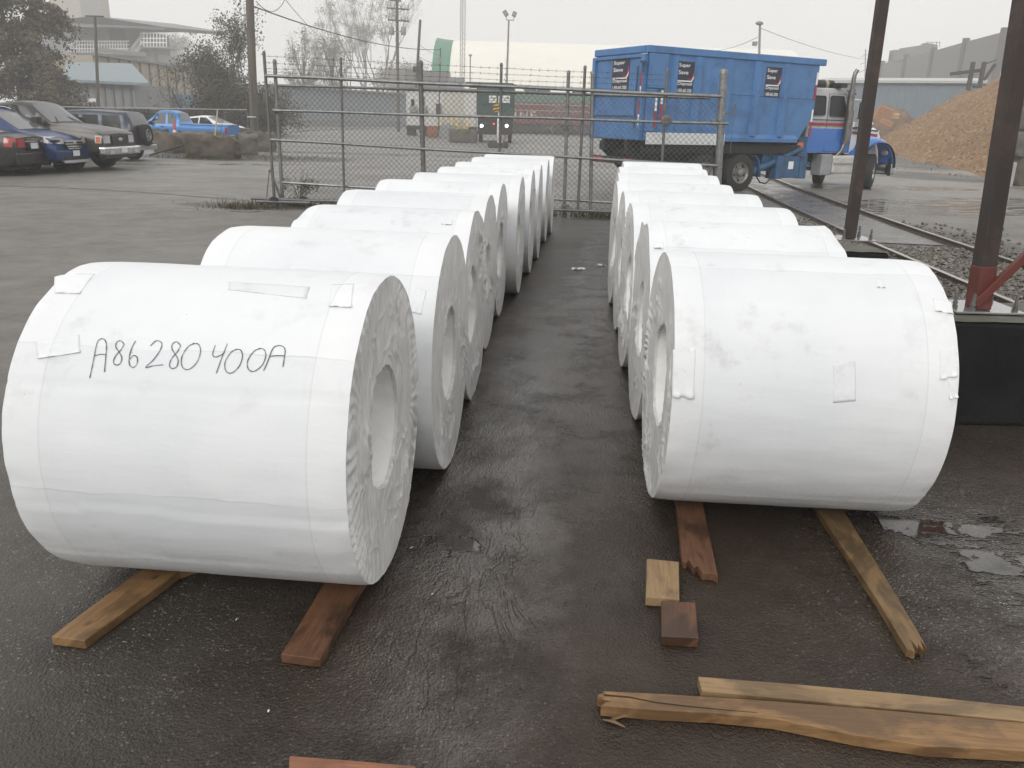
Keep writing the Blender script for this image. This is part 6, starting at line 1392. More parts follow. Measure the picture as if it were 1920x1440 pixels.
# -- trees beyond the gate
def dome_tree(name, label, base, h, rx, seed, nleaf, group):
    """a rounded open crown on a fan of limbs"""
    rnd = random.Random(seed); t = thing(name, label, 'tree', (base.x, base.y, 0), 0, group); mb = MB(); lb = MB(); tips = []
    for k in range(70):
        a = rnd.uniform(0, 6.28); v = rnd.uniform(-0.75, 1); rr = sqrt(max(0, 1 - v * v)) * rnd.uniform(0.6, 1.0)
        e = Vector((cos(a) * rr * rx, sin(a) * rr * rx, h * (0.53 + 0.46 * v * rnd.uniform(0.75, 1)))); z0 = min(h * 0.5, e.z * rnd.uniform(0.35, 0.6)); st = Vector((rnd.uniform(-.15, .15), 0, z0))
        m1 = lerp(st, e, 0.5) + Vector((rnd.uniform(-.3, .3), rnd.uniform(-.3, .3), 0.35)); mb.tube([st, m1, e], [0.075, 0.045, 0.012], 4)
        tips += [lerp(m1, e, q) for q in (0.0, 0.4, 0.7, 1.0)]
        for _ in range(4):
            q = lerp(m1, e, rnd.random()); w = q + Vector((rnd.gauss(0, .5), rnd.gauss(0, .5), rnd.gauss(0.25, .4))); mb.tube([q, w], [0.02, 0.006], 3); tips.append(w)
    mb.tube([(0, 0, 0), (0.1, 0, h * 0.25), (-0.05, 0, h * 0.55), (0, 0, h * 0.8)], [0.20, 0.16, 0.10, 0.03], 8)
    for _ in range(nleaf):
        p = rnd.choice(tips) + Vector((rnd.gauss(0, 0.28), rnd.gauss(0, 0.28), rnd.gauss(0, 0.28))); s_ = 0.14 * rnd.uniform(0.4, 1.3); u = Vector((rnd.uniform(-1, 1), rnd.uniform(-1, 1), rnd.uniform(-1, 1))).normalized(); w = u.orthogonal().normalized()
        lb.add([p - u * s_, p + w * s_ * 0.5, p + u * s_, p - w * s_ * 0.5], [(0, 1, 2, 3)], rnd.choice((0, 0, 1)))
    part('trunk', mb, M_TRUNK, t); part('crown', lb, M_LS, t)
for k, (px, Y, h, rx) in enumerate(((574, 150, 16.4, 3.8), (626, 154, 16.6, 3.6))):
    b = A(px, 235, Y); dome_tree('rounded_tree', ('rounded tree with thin tan leaves, left of a pair beyond the gate', 'rounded tree with thin tan leaves, right of a pair beyond the gate')[k], b, h, rx, 30 + k, 5200, 'pale trees beyond the gate')
for k, (px, Y, h) in enumerate(((655, 215, 29.5), (688, 212, 32.5), (714, 218, 31.5))):
    b = A(px, 228, Y); tree('tall_bare_tree', ('tall bare tree left of two others beyond the rounded pair', 'tallest bare tree of three, beyond the gate', 'tall bare tree close to the cross armed utility pole')[k], b, h, 40 + k, 1, M_LS, 1800, 0.18, 7, 0.30, 0.36, 2, 0.45, 0.6, 'pale trees beyond the gate', first=0.27)
for k, (px, Y, h, lb) in enumerate(((780, 300, 17, 'misty shrubby tree behind the plain pole'), (320, 330, 29, 'ghostly tree in the fog right of the tall left building'), (745, 270, 16, 'low misty tree behind the cross armed pole'), (345, 340, 21, 'faint far tree in the fog behind the beige wall'))):
    b = A(px, 225, Y); tree('misty_tree', lb, b, h, 60 + k, 1, M_LS, 5500, 0.34, 5, 0.28, 0.55, 3, 0.2, 1.2, 'trees fading in the fog', first=0.25)

# -- the plant buildings at the upper left
M_BEIGE = conc('beige_panel_wall', (0.40, 0.345, 0.275), 0.12, (0.25, 0.21, 0.17), 0.4, 0.1); M_BGREY = conc('grey_panel', (0.24, 0.245, 0.25), 0.15, (0.15, 0.15, 0.15), 0.5, 0.1); M_ROOFBG = mk('blue_grey_metal_roof', (0.22, 0.265, 0.29), 0.5, 0.2, 0.10, 2)
M_PALEC = conc('pale_concrete', (0.36, 0.355, 0.34), 0.12, (0.22, 0.22, 0.21), 0.4, 0.1); M_DARKW = mk('dark_opening', (0.04, 0.042, 0.044), 0.6); M_SEAM = mk('wall_seam', (0.20, 0.165, 0.13), 0.7); M_BLUED2 = mk('faded_blue_door', (0.10, 0.17, 0.25), 0.6, var=0.2)
def wall_box(mb, a, b, z0, z1, depth, mi=0):
    """an upright slab from ground point a to b, going back by depth"""
    a, b = Vector((a.x, a.y, 0)), Vector((b.x, b.y, 0)); d = (b - a).normalized(); n = Vector((-d.y, d.x, 0))
    if n.y < 0: n = -n
    mb.prism([a + Vector((0, 0, z0)), b + Vector((0, 0, z0)), b + n * depth + Vector((0, 0, z0)), a + n * depth + Vector((0, 0, z0))], (0, 0, z1 - z0), mi)
BA, BB = A(185, 200, 92), A(420, 200, 128)
bw = thing('warehouse', 'long beige panel warehouse behind the bare trees at the left', 'building', tuple(flat(BA)))
zb0 = A(195, 104, 92).z
mb = MB(); wall_box(mb, BA, BB, 0, zb0, 6); part('wall', mb, M_BEIGE, bw, world=True)
nB = (flat(BB) - flat(BA)).normalized(); nB = Vector((nB.y, -nB.x, 0))
for k in range(15):
    p = flat(lerp(BA, BB, (k + 0.3) / 15)); mb = MB(); mb.beam(p + nB * 0.08, p + nB * 0.08 + Vector((0, 0, zb0)), 0.22, 0.16, (0, 1, 0)); part('wall_seam', mb, M_SEAM, bw, world=True)
mb = MB(); mb.beam(flat(BA) + nB * 0.15 + Vector((0, 0, zb0 + 0.12)), flat(BB) + nB * 0.15 + Vector((0, 0, zb0 + 0.12)), 0.5, 0.3); part('roof_edge', mb, M_BGREY, bw, world=True)
mb = MB(); a = lerp(BA, BB, 0.50); b = lerp(BA, BB, 0.72); wall_box(mb, flat(a) + nB * 1.5, flat(b) + nB * 1.5, 0, 3.6, 1.2); part('loading_door', mb, M_BLUED2, bw, world=True)
for k in (0.33, 0.43):
    mb = MB(); p = flat(lerp(BA, BB, k)) + nB * 0.25; q = flat(lerp(BA, BB, k + 0.035)) + nB * 0.25; wall_box(mb, p, q, 0, 3.4, 0.2); part('doorway', mb, M_DARKW, bw, world=True)
mb = MB(); a = A(178, 97, 95); b = A(232, 103, 98); mb.prism([a, b, b + Vector((0, 6, 0.2)), a + Vector((0, 6, 0.2))], (0, 0, 0.5)); part('roof_light', mb, M_PALEC, bw, world=True)
CA, CB = A(110, 200, 84), A(282, 200, 84)
lw = thing('lean_to_shed', 'low grey shed under a sloping blue grey metal roof', 'building', tuple(flat(CA)))
zl = A(200, 156, 84).z
mb = MB(); wall_box(mb, CA, A(255, 200, 84), 0, zl, 8); part('wall', mb, M_BGREY, lw, world=True)
for k in range(9):
    p = flat(lerp(CA, A(255, 200, 84), (k + 0.5) / 9)); mb = MB(); mb.beam(p + Vector((0, -0.06, 0)), p + Vector((0, -0.06, zl)), 0.22, 0.12, (0, 1, 0)); part('wall_post', mb, mk('shed_post', (0.15, 0.15, 0.15), 0.6) if k == 0 else bpy.data.materials['shed_post'], lw, world=True)
mb = MB(); q = [A(112, 153, 83.2), A(281, 161, 83.2), A(247, 124, 91), A(128, 120, 91)]; mb.prism(q, (0, 0, 0.25)); part('roof', mb, M_ROOFBG, lw, world=True)
mb = MB(); q = A(163, 192, 83.8); mb.bb((q.x, q.y, q.z), (q.x + 0.9, q.y + 0.1, q.z + 0.4)); part('notice', mb, M_SWHITE, lw, world=True)
uo = thing('plant_building', 'tall foggy concrete building with a flat overhanging roof, balcony and outside stair', 'building', tuple(flat(A(200, 200, 165))))
Yu = 165
def U(px, py, dy=0.0): return A(px, py, Yu + dy)
mb = MB(); a, b = U(60, 105, 6), U(292, 105, 6); wall_box(mb, a, b, 0, U(200, 98, 6).z, 24); part('lower_wall', mb, M_PALEC, uo, world=True)
mb = MB(); a, b = U(60, 60, 9), U(262, 60, 9); wall_box(mb, a, b, U(200, 98, 6).z, U(262, 55, 9).z, 14); part('upper_wall', mb, M_BGREY, uo, world=True)
mb = MB(); q = [U(70, 40, -2), U(178, 30, -2), U(311, 51, 2), U(306, 57, 2), U(200, 50, -2), U(70, 52, -2)]; mb.prism(q, (0, 36, 2.4)); part('roof_slab', mb, mk('roof_slab_grey', (0.20, 0.205, 0.21), 0.7, var=0.1), uo, world=True)
mb = MB(); a, b = U(100, 98, 3), U(312, 84, 3); wall_box(mb, U(120, 98, 2), U(240, 98, 2), U(200, 101, 2).z, U(200, 97, 2).z, 6); wall_box(mb, U(262, 90, 2), U(312, 90, 2), U(300, 90, 2).z, U(300, 86, 2).z, 6); part('balcony_floor', mb, M_PALEC, uo, world=True)
mb = MB()
for k in range(22):
    x = 128 + k * 5.2; a = U(x, 98, 2); b = U(x, 77, 2); mb.tube([a, b], 0.10, 4)
for y in (77, 84, 91): mb.tube([U(128, y, 2), U(242, y, 2)], 0.12, 4)
for k in range(9):
    x = 264 + k * 6; mb.tube([U(x, 87, 2), U(x, 62, 2)], 0.12, 4)
for y in (62, 72, 80): mb.tube([U(264, y, 2), U(312, y + (9 if False else 0), 2)], 0.14, 4)
part('railing', mb, M_SWHITE, uo, world=True)
mb = MB(); mb.prism([U(243, 100, 2), U(270, 72, 2), U(274, 80, 2), U(252, 104, 2)], (0, 2.5, 0)); mb.prism([U(243, 91, 1.9), U(266, 61, 1.9), U(270, 66, 1.9), U(247, 97, 1.9)], (0, 0.1, 0)); part('outside_stair', mb, M_PALEC, uo, world=True)
mb = MB(); wall_box(mb, U(150, 96, 8.8), U(168, 96, 8.8), U(200, 94, 8.8).z, U(200, 78, 8.8).z, 0.3); part('opening', mb, M_DARKW, uo, world=True); mb = MB(); wall_box(mb, U(205, 66, 8.8), U(235, 66, 8.8), U(220, 76, 8.8).z, U(220, 52, 8.8).z, 0.3); part('opening', mb, M_DARKW, uo, world=True)
mb = MB(); wall_box(mb, U(262, 120, 4), U(290, 120, 4), 0, U(270, 88, 4).z, 2); part('stair_support', mb, M_BGREY, uo, world=True)
tw = thing('concrete_tower', 'pale square tower fading into fog at the top of the picture, above the flat roof', 'building', tuple(flat(A(165, 200, 215))))
mb = MB(); a, b = A(112, 150, 215), A(168, 150, 215); wall_box(mb, a, b, 0, 46, 15); part('wall', mb, conc('tower_tan', (0.42, 0.38, 0.33), 0.1), tw, world=True)
mb = MB(); a, b = A(168, 150, 215), A(206, 150, 218); wall_box(mb, a + Vector((0.05, 0.05, 0)), b, 0, 45, 14); part('side_wall', mb, M_PALEC, tw, world=True)

# -- poles and wires
M_POLE = mk('weathered_pole', (0.115, 0.098, 0.078), 0.85, var=0.3, vs=3, bump=0.4, bs=12, stretch=(6, 6, 0.4)); M_WIREB = mk('cable', (0.05, 0.05, 0.05), 0.6); M_LAMP = mk('lamp_grey', (0.25, 0.255, 0.26), 0.5, 0.3)
def pole(name, label, px0, py0, px1, Y, r0, r1, extra=None, group='utility poles'):
    base = flat(A(px0, 240, Y)); top = A(px1, py0, Y); t = thing(name, label, 'utility pole', tuple(base), 0, group)
    mb = MB(); mb.tube([base, lerp(base, top, 0.5), top], [r0, (r0 + r1) / 2, r1], 12); part('shaft', mb, M_POLE, t, world=True, smooth=50); return t, base, top
t, b, tp = pole('utility_pole', 'thick weathered utility pole at the concrete blocks', 476, -60, 466, 44.5, 0.215, 0.19)
mb = MB(); q = A(474, 222, 44.2); mb.tube([q - Vector((0, 0, 0.7)), q + Vector((0, 0, 2))], 0.03, 5); part('cable_guard', mb, M_GALVD, t, world=True)
mb = MB(); q = A(472, 220, 44.2); mb.lathe([(0.22, 0), (0.225, 0.02), (0.22, 0.04)], flat(q, q.z), n=12); part('tag_band', mb, M_SWHITE, t, world=True)
t, b, tp = pole('utility_pole', 'tall cross armed utility pole with transformers, beyond the gate', 747, -25, 744, 100, 0.20, 0.15)
def P100(px, py): return A(px, py, 99.7)
for y0, y1, x0, x1 in ((15, 18, 725, 767), (37, 40, 727, 767), (0, 2, 731, 752)):
    mb = MB(); mb.beam(P100(x0, y0), P100(x1, y1), 0.14, 0.16); arm = part('cross_arm', mb, M_POLE, t, world=True)
    for k in range(4):
        x = lerp(x0 + 2, x1 - 2, k / 3); q = P100(x, lerp(y0, y1, k / 3)); mb = MB(); mb.lathe([(0.03, 0), (0.08, 0.12), (0.05, 0.2), (0.08, 0.28), (0.001, 0.36)], q + Vector((0, 0, 0.06)), n=8); part('insulator', mb, M_GREYT, arm, world=True)
mb = MB(); mb.tube([P100(733, 17), P100(745, 24), P100(758, 18)], 0.03, 4); part('brace', mb, M_POLE, t, world=True)
for x in (735, 757):
    mb = MB(); q = P100(x, 66); mb.lathe([(0.001, 0), (0.27, 0), (0.29, 0.08), (0.29, 0.75), (0.22, 0.85), (0.001, 0.87)], q + Vector((0, -0.3, 0)), n=14); mb.tube([q + Vector((0, -0.3, 0.85)), q + Vector((0, -0.3, 1.25))], 0.05, 6); mb.beam(q + Vector((0, -0.2, 0.4)), P100(745, 60), 0.08, 0.1); part('transformer', mb, M_LAMP, t, world=True, smooth=40)
t, b, tp = pole('utility_pole', 'plain shorter pole right of the cross armed one', 775, 37, 788, 92, 0.17, 0.13)
mb = MB(); q = A(779, 130, 91.7); mb.bb((q.x - 0.25, q.y - 0.2, q.z - 0.3), (q.x + 0.25, q.y + 0.2, q.z + 0.3)); part('switch_box', mb, M_DARKW, t, world=True)
t, b, tp = pole('utility_pole', 'thin T topped pole in front of the left buildings', 186, 29, 178, 76, 0.15, 0.11)
mb = MB(); mb.beam(A(160, 30, 75.7), A(195, 31, 75.7), 0.10, 0.12); part('cross_arm', mb, M_POLE, t, world=True)
t, b, tp = pole('service_mast', 'thin dark service mast with a meter at the end of the white trailer', 822, 90, 826, 82, 0.06, 0.055)
mb = MB(); q = A(824, 113, 81.8); mb.bb((q.x - 0.22, q.y - 0.1, q.z - 0.25), (q.x + 0.2, q.y + 0.1, q.z + 0.25)); part('meter', mb, M_LAMP, t, world=True)
mb = MB(); q = A(822, 205, 81.8); mb.bb((q.x - 0.22, q.y - 0.1, q.z - 0.5), (q.x + 0.2, q.y + 0.1, q.z + 0.5)); part('fuse_box', mb, M_DARKW, t, world=True)
base = flat(A(947, 245, 78)); top = A(954, 38, 78); lp = thing('floodlight_pole', 'slim steel pole with a pair of floodlights in front of the white dome', 'light pole', tuple(base))
mb = MB(); mb.tube([base, top], [0.13, 0.07], 10)
for k in range(9):
    q = lerp(base, top, 0.35 + k * 0.065); mb.tube([q - Vector((0.28, 0, 0)), q + Vector((0.12, 0, 0))] if k % 2 else [q - Vector((0.1, 0, 0)), q + Vector((0.28, 0, 0))], 0.015, 4)
part('shaft', mb, M_LAMP, lp, world=True)
mb = MB(); mb.tube([A(950, 30, 78), A(949, 37, 78), A(963, 38, 78), A(964, 30, 78)], 0.04, 5); part('bracket', mb, M_LAMP, lp, world=True)
for (x0, y0, x1, y1) in ((945, 20, 951, 30), (966, 22, 963, 31)):
    mb = MB(); mb.beam(A(x0, y0, 78), A(x1, y1, 78), 0.36, 0.42, (0, 1, 0)); part('floodlight', mb, M_LAMP, lp, world=True, bevel=0.04)
def lpole(name, label, px, py, Y, r, cat):
    base = flat(A(px, 245, Y)); top = A(px + 2, py, Y); mb = MB(); mb.tube([base, top], r, 6); t = thing(name, label, cat, tuple(base)); part('shaft', mb, M_LAMP, t, world=True); return t, top
t, tp = lpole('short_pole', 'thin short pole before the dome, between the lattice mast and the floodlights', 880, 105, 85, 0.06, 'pole')
mb = MB(); mb.bb((tp.x - 0.15, tp.y - 0.1, tp.z), (tp.x + 0.15, tp.y + 0.1, tp.z + 0.14)); part('cap_lamp', mb, M_LAMP, t, world=True)
t, tp = lpole('street_lamp', 'lamp post with a small head, above the blue container', 1423, 45, 70, 0.09, 'street lamp')
mb = MB(); mb.blob(tp + Vector((-0.05, 0, 0.05)), (0.32, 0.2, 0.16), 2, 0); part('lamp_head', mb, M_LAMP, t, world=True, smooth=60)
mb = MB(); q = A(1417, 82, 70); mb.bb((q.x - 0.25, q.y - 0.12, q.z - 0.15), (q.x + 0.1, q.y + 0.12, q.z + 0.15)); part('bracket_box', mb, M_LAMP, t, world=True)
t, tp = lpole('lattice_aerial', 'far thin aerial mast in the fog above the blue grey shed', 1621, 92, 235, 0.15, 'mast')
mb = MB()
for k in range(5): q = tp - Vector((0, 0, 1.6 + k * 2)); mb.tube([q - Vector((0.9, 0, 0.3)), q + Vector((0.9, 0, 0.5))], 0.08, 4)
part('cross_bars', mb, M_LAMP, t, world=True)
base = flat(A(866, 235, 108)); lt_ = thing('lattice_mast', 'tall pale lattice mast rising out of the picture in front of the dome', 'mast', tuple(base))
mb = MB(); hh = 24.0; w = 0.33
legs = [Vector((base.x + w * cos(a), base.y + w * sin(a), 0)) for a in (0.5, 2.6, 4.7)]
for l_ in legs: mb.tube([l_, l_ + Vector((0, 0, hh))], 0.045, 5)
part('legs', mb, mk('mast_paint', (0.42, 0.40, 0.385), 0.6), lt_, world=True)
mb = MB(); n = 42
for k in range(n):
    for i in range(3):
        a, b = legs[i], legs[(i + 1) % 3]; mb.tube([a + Vector((0, 0, hh * k / n)), b + Vector((0, 0, hh * (k + 1) / n))], 0.022, 3); mb.tube([a + Vector((0, 0, hh * k / n)), b + Vector((0, 0, hh * k / n))], 0.022, 3)
part('lacing', mb, bpy.data.materials['mast_paint'], lt_, world=True)
def wire(label, a, b, sag, r, group='overhead wires'):
    mb = MB(); mb.tube([lerp(a, b, k / 16) - Vector((0, 0, sag * 4 * (k / 16) * (1 - k / 16))) for k in range(17)], r, 4); return solo('overhead_wire', mb, M_WIREB, label, 'wire', group)
wire('thick overhead cable from the near pole down to the service mast', A(470, 10, 44.5), A(825, 93, 82), 0.6, 0.035)
wire('steep thin cable falling from the top edge towards the rounded trees', A(520, -20, 60), A(610, 76, 96), 0.3, 0.022)
wire('thin wire from the lamp post to the upper right', A(1424, 52, 70), A(1700, 115, 120), 0.8, 0.02)
wire('thin wire from the lamp post over the container', A(1420, 70, 70), A(1340, 95, 90), 0.2, 0.02)
wire('slack wire from the top of the near pole to the tall cross arms', A(480, 2, 44.5), A(540, -15, 60), 0.8, 0.02)
wire('thin wire between the plain pole and the service mast', A(786, 84, 92), A(825, 105, 82), 0.1, 0.018)
wire('lower thin wire between the plain pole and the service mast', A(784, 105, 92), A(824, 122, 82), 0.1, 0.018)

# -- long pale blue shed beyond the gate, left
SA, SB = A(500, 230, 118), A(772, 220, 150)
sh = thing('metal_shed', 'long low pale blue corrugated shed seen through the left half of the gate', 'building', tuple(flat(SA)))
zs = A(530, 161, 121).z
mb = MB(); wall_box(mb, SA, SB, 0, zs, 14); part('wall', mb, mk('pale_blue_cladding', (0.29, 0.325, 0.35), 0.55, 0.1, 0.08, 2, dirt=(0.2, 0.22, 0.24), dirta=0.4), sh, world=True)
dS = (flat(SB) - flat(SA)).normalized(); nS = Vector((dS.y, -dS.x, 0))
mb = MB(); L_ = (flat(SB) - flat(SA)).length
for k in range(int(L_ / 0.5)): p = flat(SA) + dS * (k * 0.5); mb.beam(p + nS * 0.03, p + nS * 0.03 + Vector((0, 0, zs)), 0.16, 0.06, (0, 1, 0))
part('cladding_ribs', mb, bpy.data.materials['pale_blue_cladding'], sh, world=True)
mb = MB(); mb.beam(flat(SA) + nS * 0.3 + Vector((0, 0, zs)), flat(SB) + nS * 0.3 + Vector((0, 0, zs)), 0.7, 0.25); part('eave', mb, M_BGREY, sh, world=True)
mb = MB(); mb.beam(flat(SA) + nS * 0.2 + Vector((0, 0, 0.4)), flat(SB) + nS * 0.2 + Vector((0, 0, 0.4)), 0.5, 0.8); part('plinth', mb, M_BGREY, sh, world=True)
kb = MB(); pk = [A(505, 248, 70), A(560, 247, 85), A(650, 240, 105), A(720, 232, 118)]
for a, b in zip(pk, pk[1:]): kb.beam(flat(a, 0.07), flat(b, 0.07), 0.22, 0.14)
struct('kerb', kb, M_PALEC)

# -- white office trailer on blocks
TY = 82
ta, tb2 = A(762, 240, TY), A(892, 245, TY)
tr = thing('office_trailer', 'white office trailer raised on blocks beyond the gate', 'trailer', tuple(flat(ta)))
z0, z1 = A(800, 236, TY).z, A(800, 170, TY).z; M_TRW = mk('trailer_white', (0.62, 0.61, 0.585), 0.5, var=0.08, dirt=(0.42, 0.40, 0.37), dirta=0.5)
mb = MB(); mb.bb((ta.x, TY, z0), (tb2.x, TY + 3, z1)); part('body', mb, M_TRW, tr, world=True, bevel=0.03)
mb = MB(); mb.bb((ta.x - 0.15, TY - 0.15, z1), (tb2.x + 0.1, TY + 3.1, z1 + 0.28)); part('roof', mb, mk('trailer_roof', (0.16, 0.155, 0.15), 0.7), tr, world=True)
mb = MB(); mb.bb((ta.x, TY - 0.05, z0 - 0.32), (tb2.x, TY + 3.0, z0)); part('floor_beam', mb, M_DARKW, tr, world=True)
for px in (775, 794):
    q0, q1 = A(px - 4, 186 if px < 780 else 181, TY - 0.05), A(px + 2, 206, TY - 0.05); mb = MB(); mb.bb((q0.x, TY - 0.06, q1.z), (q1.x, TY - 0.02, q0.z)); w_ = part('window', mb, M_GLASS, tr, world=True)
    mb = MB(); q = A(px, 203, TY); mb.bb((q.x - 0.3, TY - 0.5, q.z - 0.35), (q.x + 0.3, TY - 0.05, q.z + 0.2)); part('air_conditioner', mb, M_GREYT, tr, world=True, bevel=0.03)
for px in (831, 855):
    q0, q1 = A(px, 174, TY), A(px + (22 if px < 840 else 14), 232, TY); mb = MB(); mb.bb((q0.x, TY - 0.06, q1.z), (q1.x, TY - 0.015, q0.z)); part('door', mb, mk('trailer_door', (0.52, 0.50, 0.45), 0.5) if px < 840 else bpy.data.materials['trailer_door'], tr, world=True)
for px in (770, 800, 872):
    mb = MB(); q = A(px, 240, TY); mb.bb((q.x - 0.4, TY + 0.2, 0), (q.x + 0.4, TY + 1.2, z0 - 0.32)); part('support_block', mb, M_BLK[2], tr, world=True)
YEL = mk('yellow_rail_paint', (0.62, 0.45, 0.10), 0.5, var=0.15)
ys = thing('yellow_steps', 'yellow railed steps up to the trailer doors', 'steps', tuple(flat(A(845, 250, TY - 2))))
for px in (838, 868):
    mb = MB(); q = flat(A(px, 250, TY - 1.2))
    for k in range(4): mb.bb((q.x - 0.5, q.y - 0.9 + 0.3 * k, z0 * k / 4), (q.x + 0.5, q.y - 0.6 + 0.3 * k, z0 * (k + 1) / 4))
    part('steps', mb, YEL, ys, world=True)
    for sx_ in (-0.5, 0.5):
        mb = MB(); mb.tube([q + Vector((sx_, -1.1, 0)), q + Vector((sx_, -1.1, 1.0)), q + Vector((sx_, 0.3, z0 + 1.0)), q + Vector((sx_, 0.3, z0))], 0.07, 6); mb.tube([q + Vector((sx_, -1.1, 0.55)), q + Vector((sx_, 0.3, z0 + 0.5))], 0.05, 5); part('handrail', mb, YEL, ys, world=True)
q = G(868, 268); rough_block('mossy rough block in front of the trailer steps', q.x, q.y + 0.5, 0.0, (2.1, 1.0, 0.95), M_BLK[1], 40, group='rough concrete blocks by the trailer', rag=0.08)
q = A(812, 252, 76); mb = MB(); mb.bb((q.x - 0.55, 76, 0), (q.x + 0.35, 76.7, 1.0)); solo('orange_crate', mb, mk('rusty_orange', (0.28, 0.11, 0.06), 0.7, var=0.3), 'rusty orange crate under the middle of the trailer', 'crate', bevel=0.02)
mb = MB(); mb.bb((q.x + 0.6, 76, 0), (q.x + 2.0, 76.8, 1.15)); mb.lathe([(0.25, 0), (0.25, 0.1), (0.001, 0.1)], Vector((q.x + 1.3, 76.4, 1.15)), n=10); solo('grey_tote', mb, M_GREYT, 'grey tote beside the rusty crate under the trailer', 'tote', bevel=0.04)
def cone(px, py, h, label):
    q = G(px, py); mb = MB(); mb.box(q + Vector((0, 0, 0.02)), (h * 0.5, h * 0.5, 0.04)); mb.lathe([(h * 0.18, 0.04), (h * 0.13, h * 0.35)], q, n=14); mb.lathe([(h * 0.13, h * 0.35), (h * 0.09, h * 0.6)], q, n=14, mi=1); mb.lathe([(h * 0.09, h * 0.6), (h * 0.035, h), (0.001, h)], q, n=14)
    return solo('traffic_cone', mb, [mk('cone_orange', (0.62, 0.10, 0.05), 0.5), M_SWHITE], label, 'traffic cone', 'traffic cones', smooth=50)
cone(940, 277, 0.72, 'orange traffic cone at the foot of the striped hazard marker'); cone(728, 237, 0.7, 'small far traffic cone left of the trailer')
# striped hazard marker on a post
q = flat(A(934, 272, 55)); hz = thing('hazard_marker', 'striped yellow and black hazard marker on a post before the green truck', 'sign', tuple(q))
mb = MB(); mb.box(q + Vector((0, 0, 0.16)), (1.3, 0.6, 0.32)); part('base', mb, M_BLK[2], hz, world=True, bevel=0.04)
mb = MB(); mb.beam(q, Vector((q.x, q.y, A(934, 180, 55).z)), 0.09, 0.09, (0, 1, 0)); part('post', mb, M_SWHITE, hz, world=True)
a, b = A(925, 192, 54.9), A(936, 210, 54.9); mb = MB(); mb.bb((a.x, 54.86, b.z), (b.x, 54.92, a.z)); pn = part('panel', mb, mk('hazard_yellow', (0.55, 0.33, 0.04), 0.4), hz, world=True)
mb = MB(); w, h = b.x - a.x, a.z - b.z
for k in (0.02, 0.40, 0.78): mb.add([(a.x, 54.855, b.z + h * k), (a.x, 54.855, b.z + h * min(1, k + 0.14)), (b.x, 54.855, b.z + h * min(1, k + 0.30)), (b.x, 54.855, b.z + h * min(1, k + 0.16))], [(0, 1, 2, 3)])
part('stripes', mb, M_BLACK, pn, world=True)
mb = MB(); c = A(936, 238, 54.9); mb.bb((c.x - 0.14, 54.86, c.z - 0.55), (c.x + 0.14, 54.90, c.z + 0.55)); sp3 = part('plate', mb, M_SWHITE, hz, world=True)

# -- green refuse truck facing the gate
M_GRN = mk('truck_green', (0.028, 0.066, 0.050), 0.5, var=0.15, vs=2)
GY = 66; ga, gb = A(893, 250, GY), A(963, 250, GY)
gt = thing('garbage_truck', 'dark green refuse truck facing the gate with two white placards', 'truck', tuple(flat((ga + gb) / 2)))
zt_, zm, zl_ = A(920, 160, GY).z, A(920, 220, GY).z, A(920, 243, GY).z
mb = MB(); mb.bb((ga.x, GY, zm), (gb.x, GY + 7, zt_)); mb.bb((gb.x - 0.1, GY + 0.3, zt_ - 0.05), (ga.x - 0.9, GY + 6, zt_ + 0.22)); part('body', mb, M_GRN, gt, world=True, bevel=0.06)
mb = MB(); mb.bb((ga.x - 0.1, GY - 0.12, zt_ - 0.06), (gb.x + 0.1, GY - 0.01, zt_ + 0.12)); mb.bb((ga.x, GY - 0.06, zm + 0.95), (gb.x, GY - 0.01, zm + 1.02)); part('front_ledge', mb, M_GRN, gt, world=True)
mb = MB(); mb.bb((ga.x + 0.1, GY + 0.1, 0.6), (gb.x - 0.1, GY + 6.5, zm)); part('lower_frame', mb, M_CHASSIS, gt, world=True)
for px in (924, 949):
    c = A(px, 186, GY - 0.08); mb = MB(); mb.bb((c.x - 0.28, GY - 0.10, c.z - 0.26), (c.x + 0.28, GY - 0.07, c.z + 0.26)); sg = part('placard', mb, M_SWHITE, gt, world=True)
    mb = MB(); place(fit_text('WM', 0.42, 0.17, 0.01), (c.x, GY - 0.104, c.z + 0.07), (1, 0, 0), (0, 0, 1), mb); mb.bb((c.x - 0.2, GY - 0.104, c.z - 0.12), (c.x + 0.2, GY - 0.101, c.z - 0.08)); part('lettering', mb, M_GRN, sg, world=True)
for px in (903, 950):
    c = A(px, 236, GY); mb = MB(); mb.blob((c.x, GY - 0.02, c.z), (0.13, 0.06, 0.13), 2, 0); part('headlight', mb, lampm('lit_headlight', (1, 0.97, 0.9), 4.0), gt, world=True, smooth=60)
c = A(926, 232, GY); mb = MB(); mb.blob((c.x, GY, c.z), (0.10, 0.05, 0.09), 2, 0); part('red_lamp', mb, lampm('lit_red', (0.8, 0.1, 0.08), 1.0), gt, world=True, smooth=60)
for x in (ga.x + 0.3, gb.x - 0.3): wheel(gt, (x, GY + 1.2, 0.52), 0.52, 0.3, -1, 0.28, rimm=M_RIMD, truck=True, world=True, steer=pi / 2)

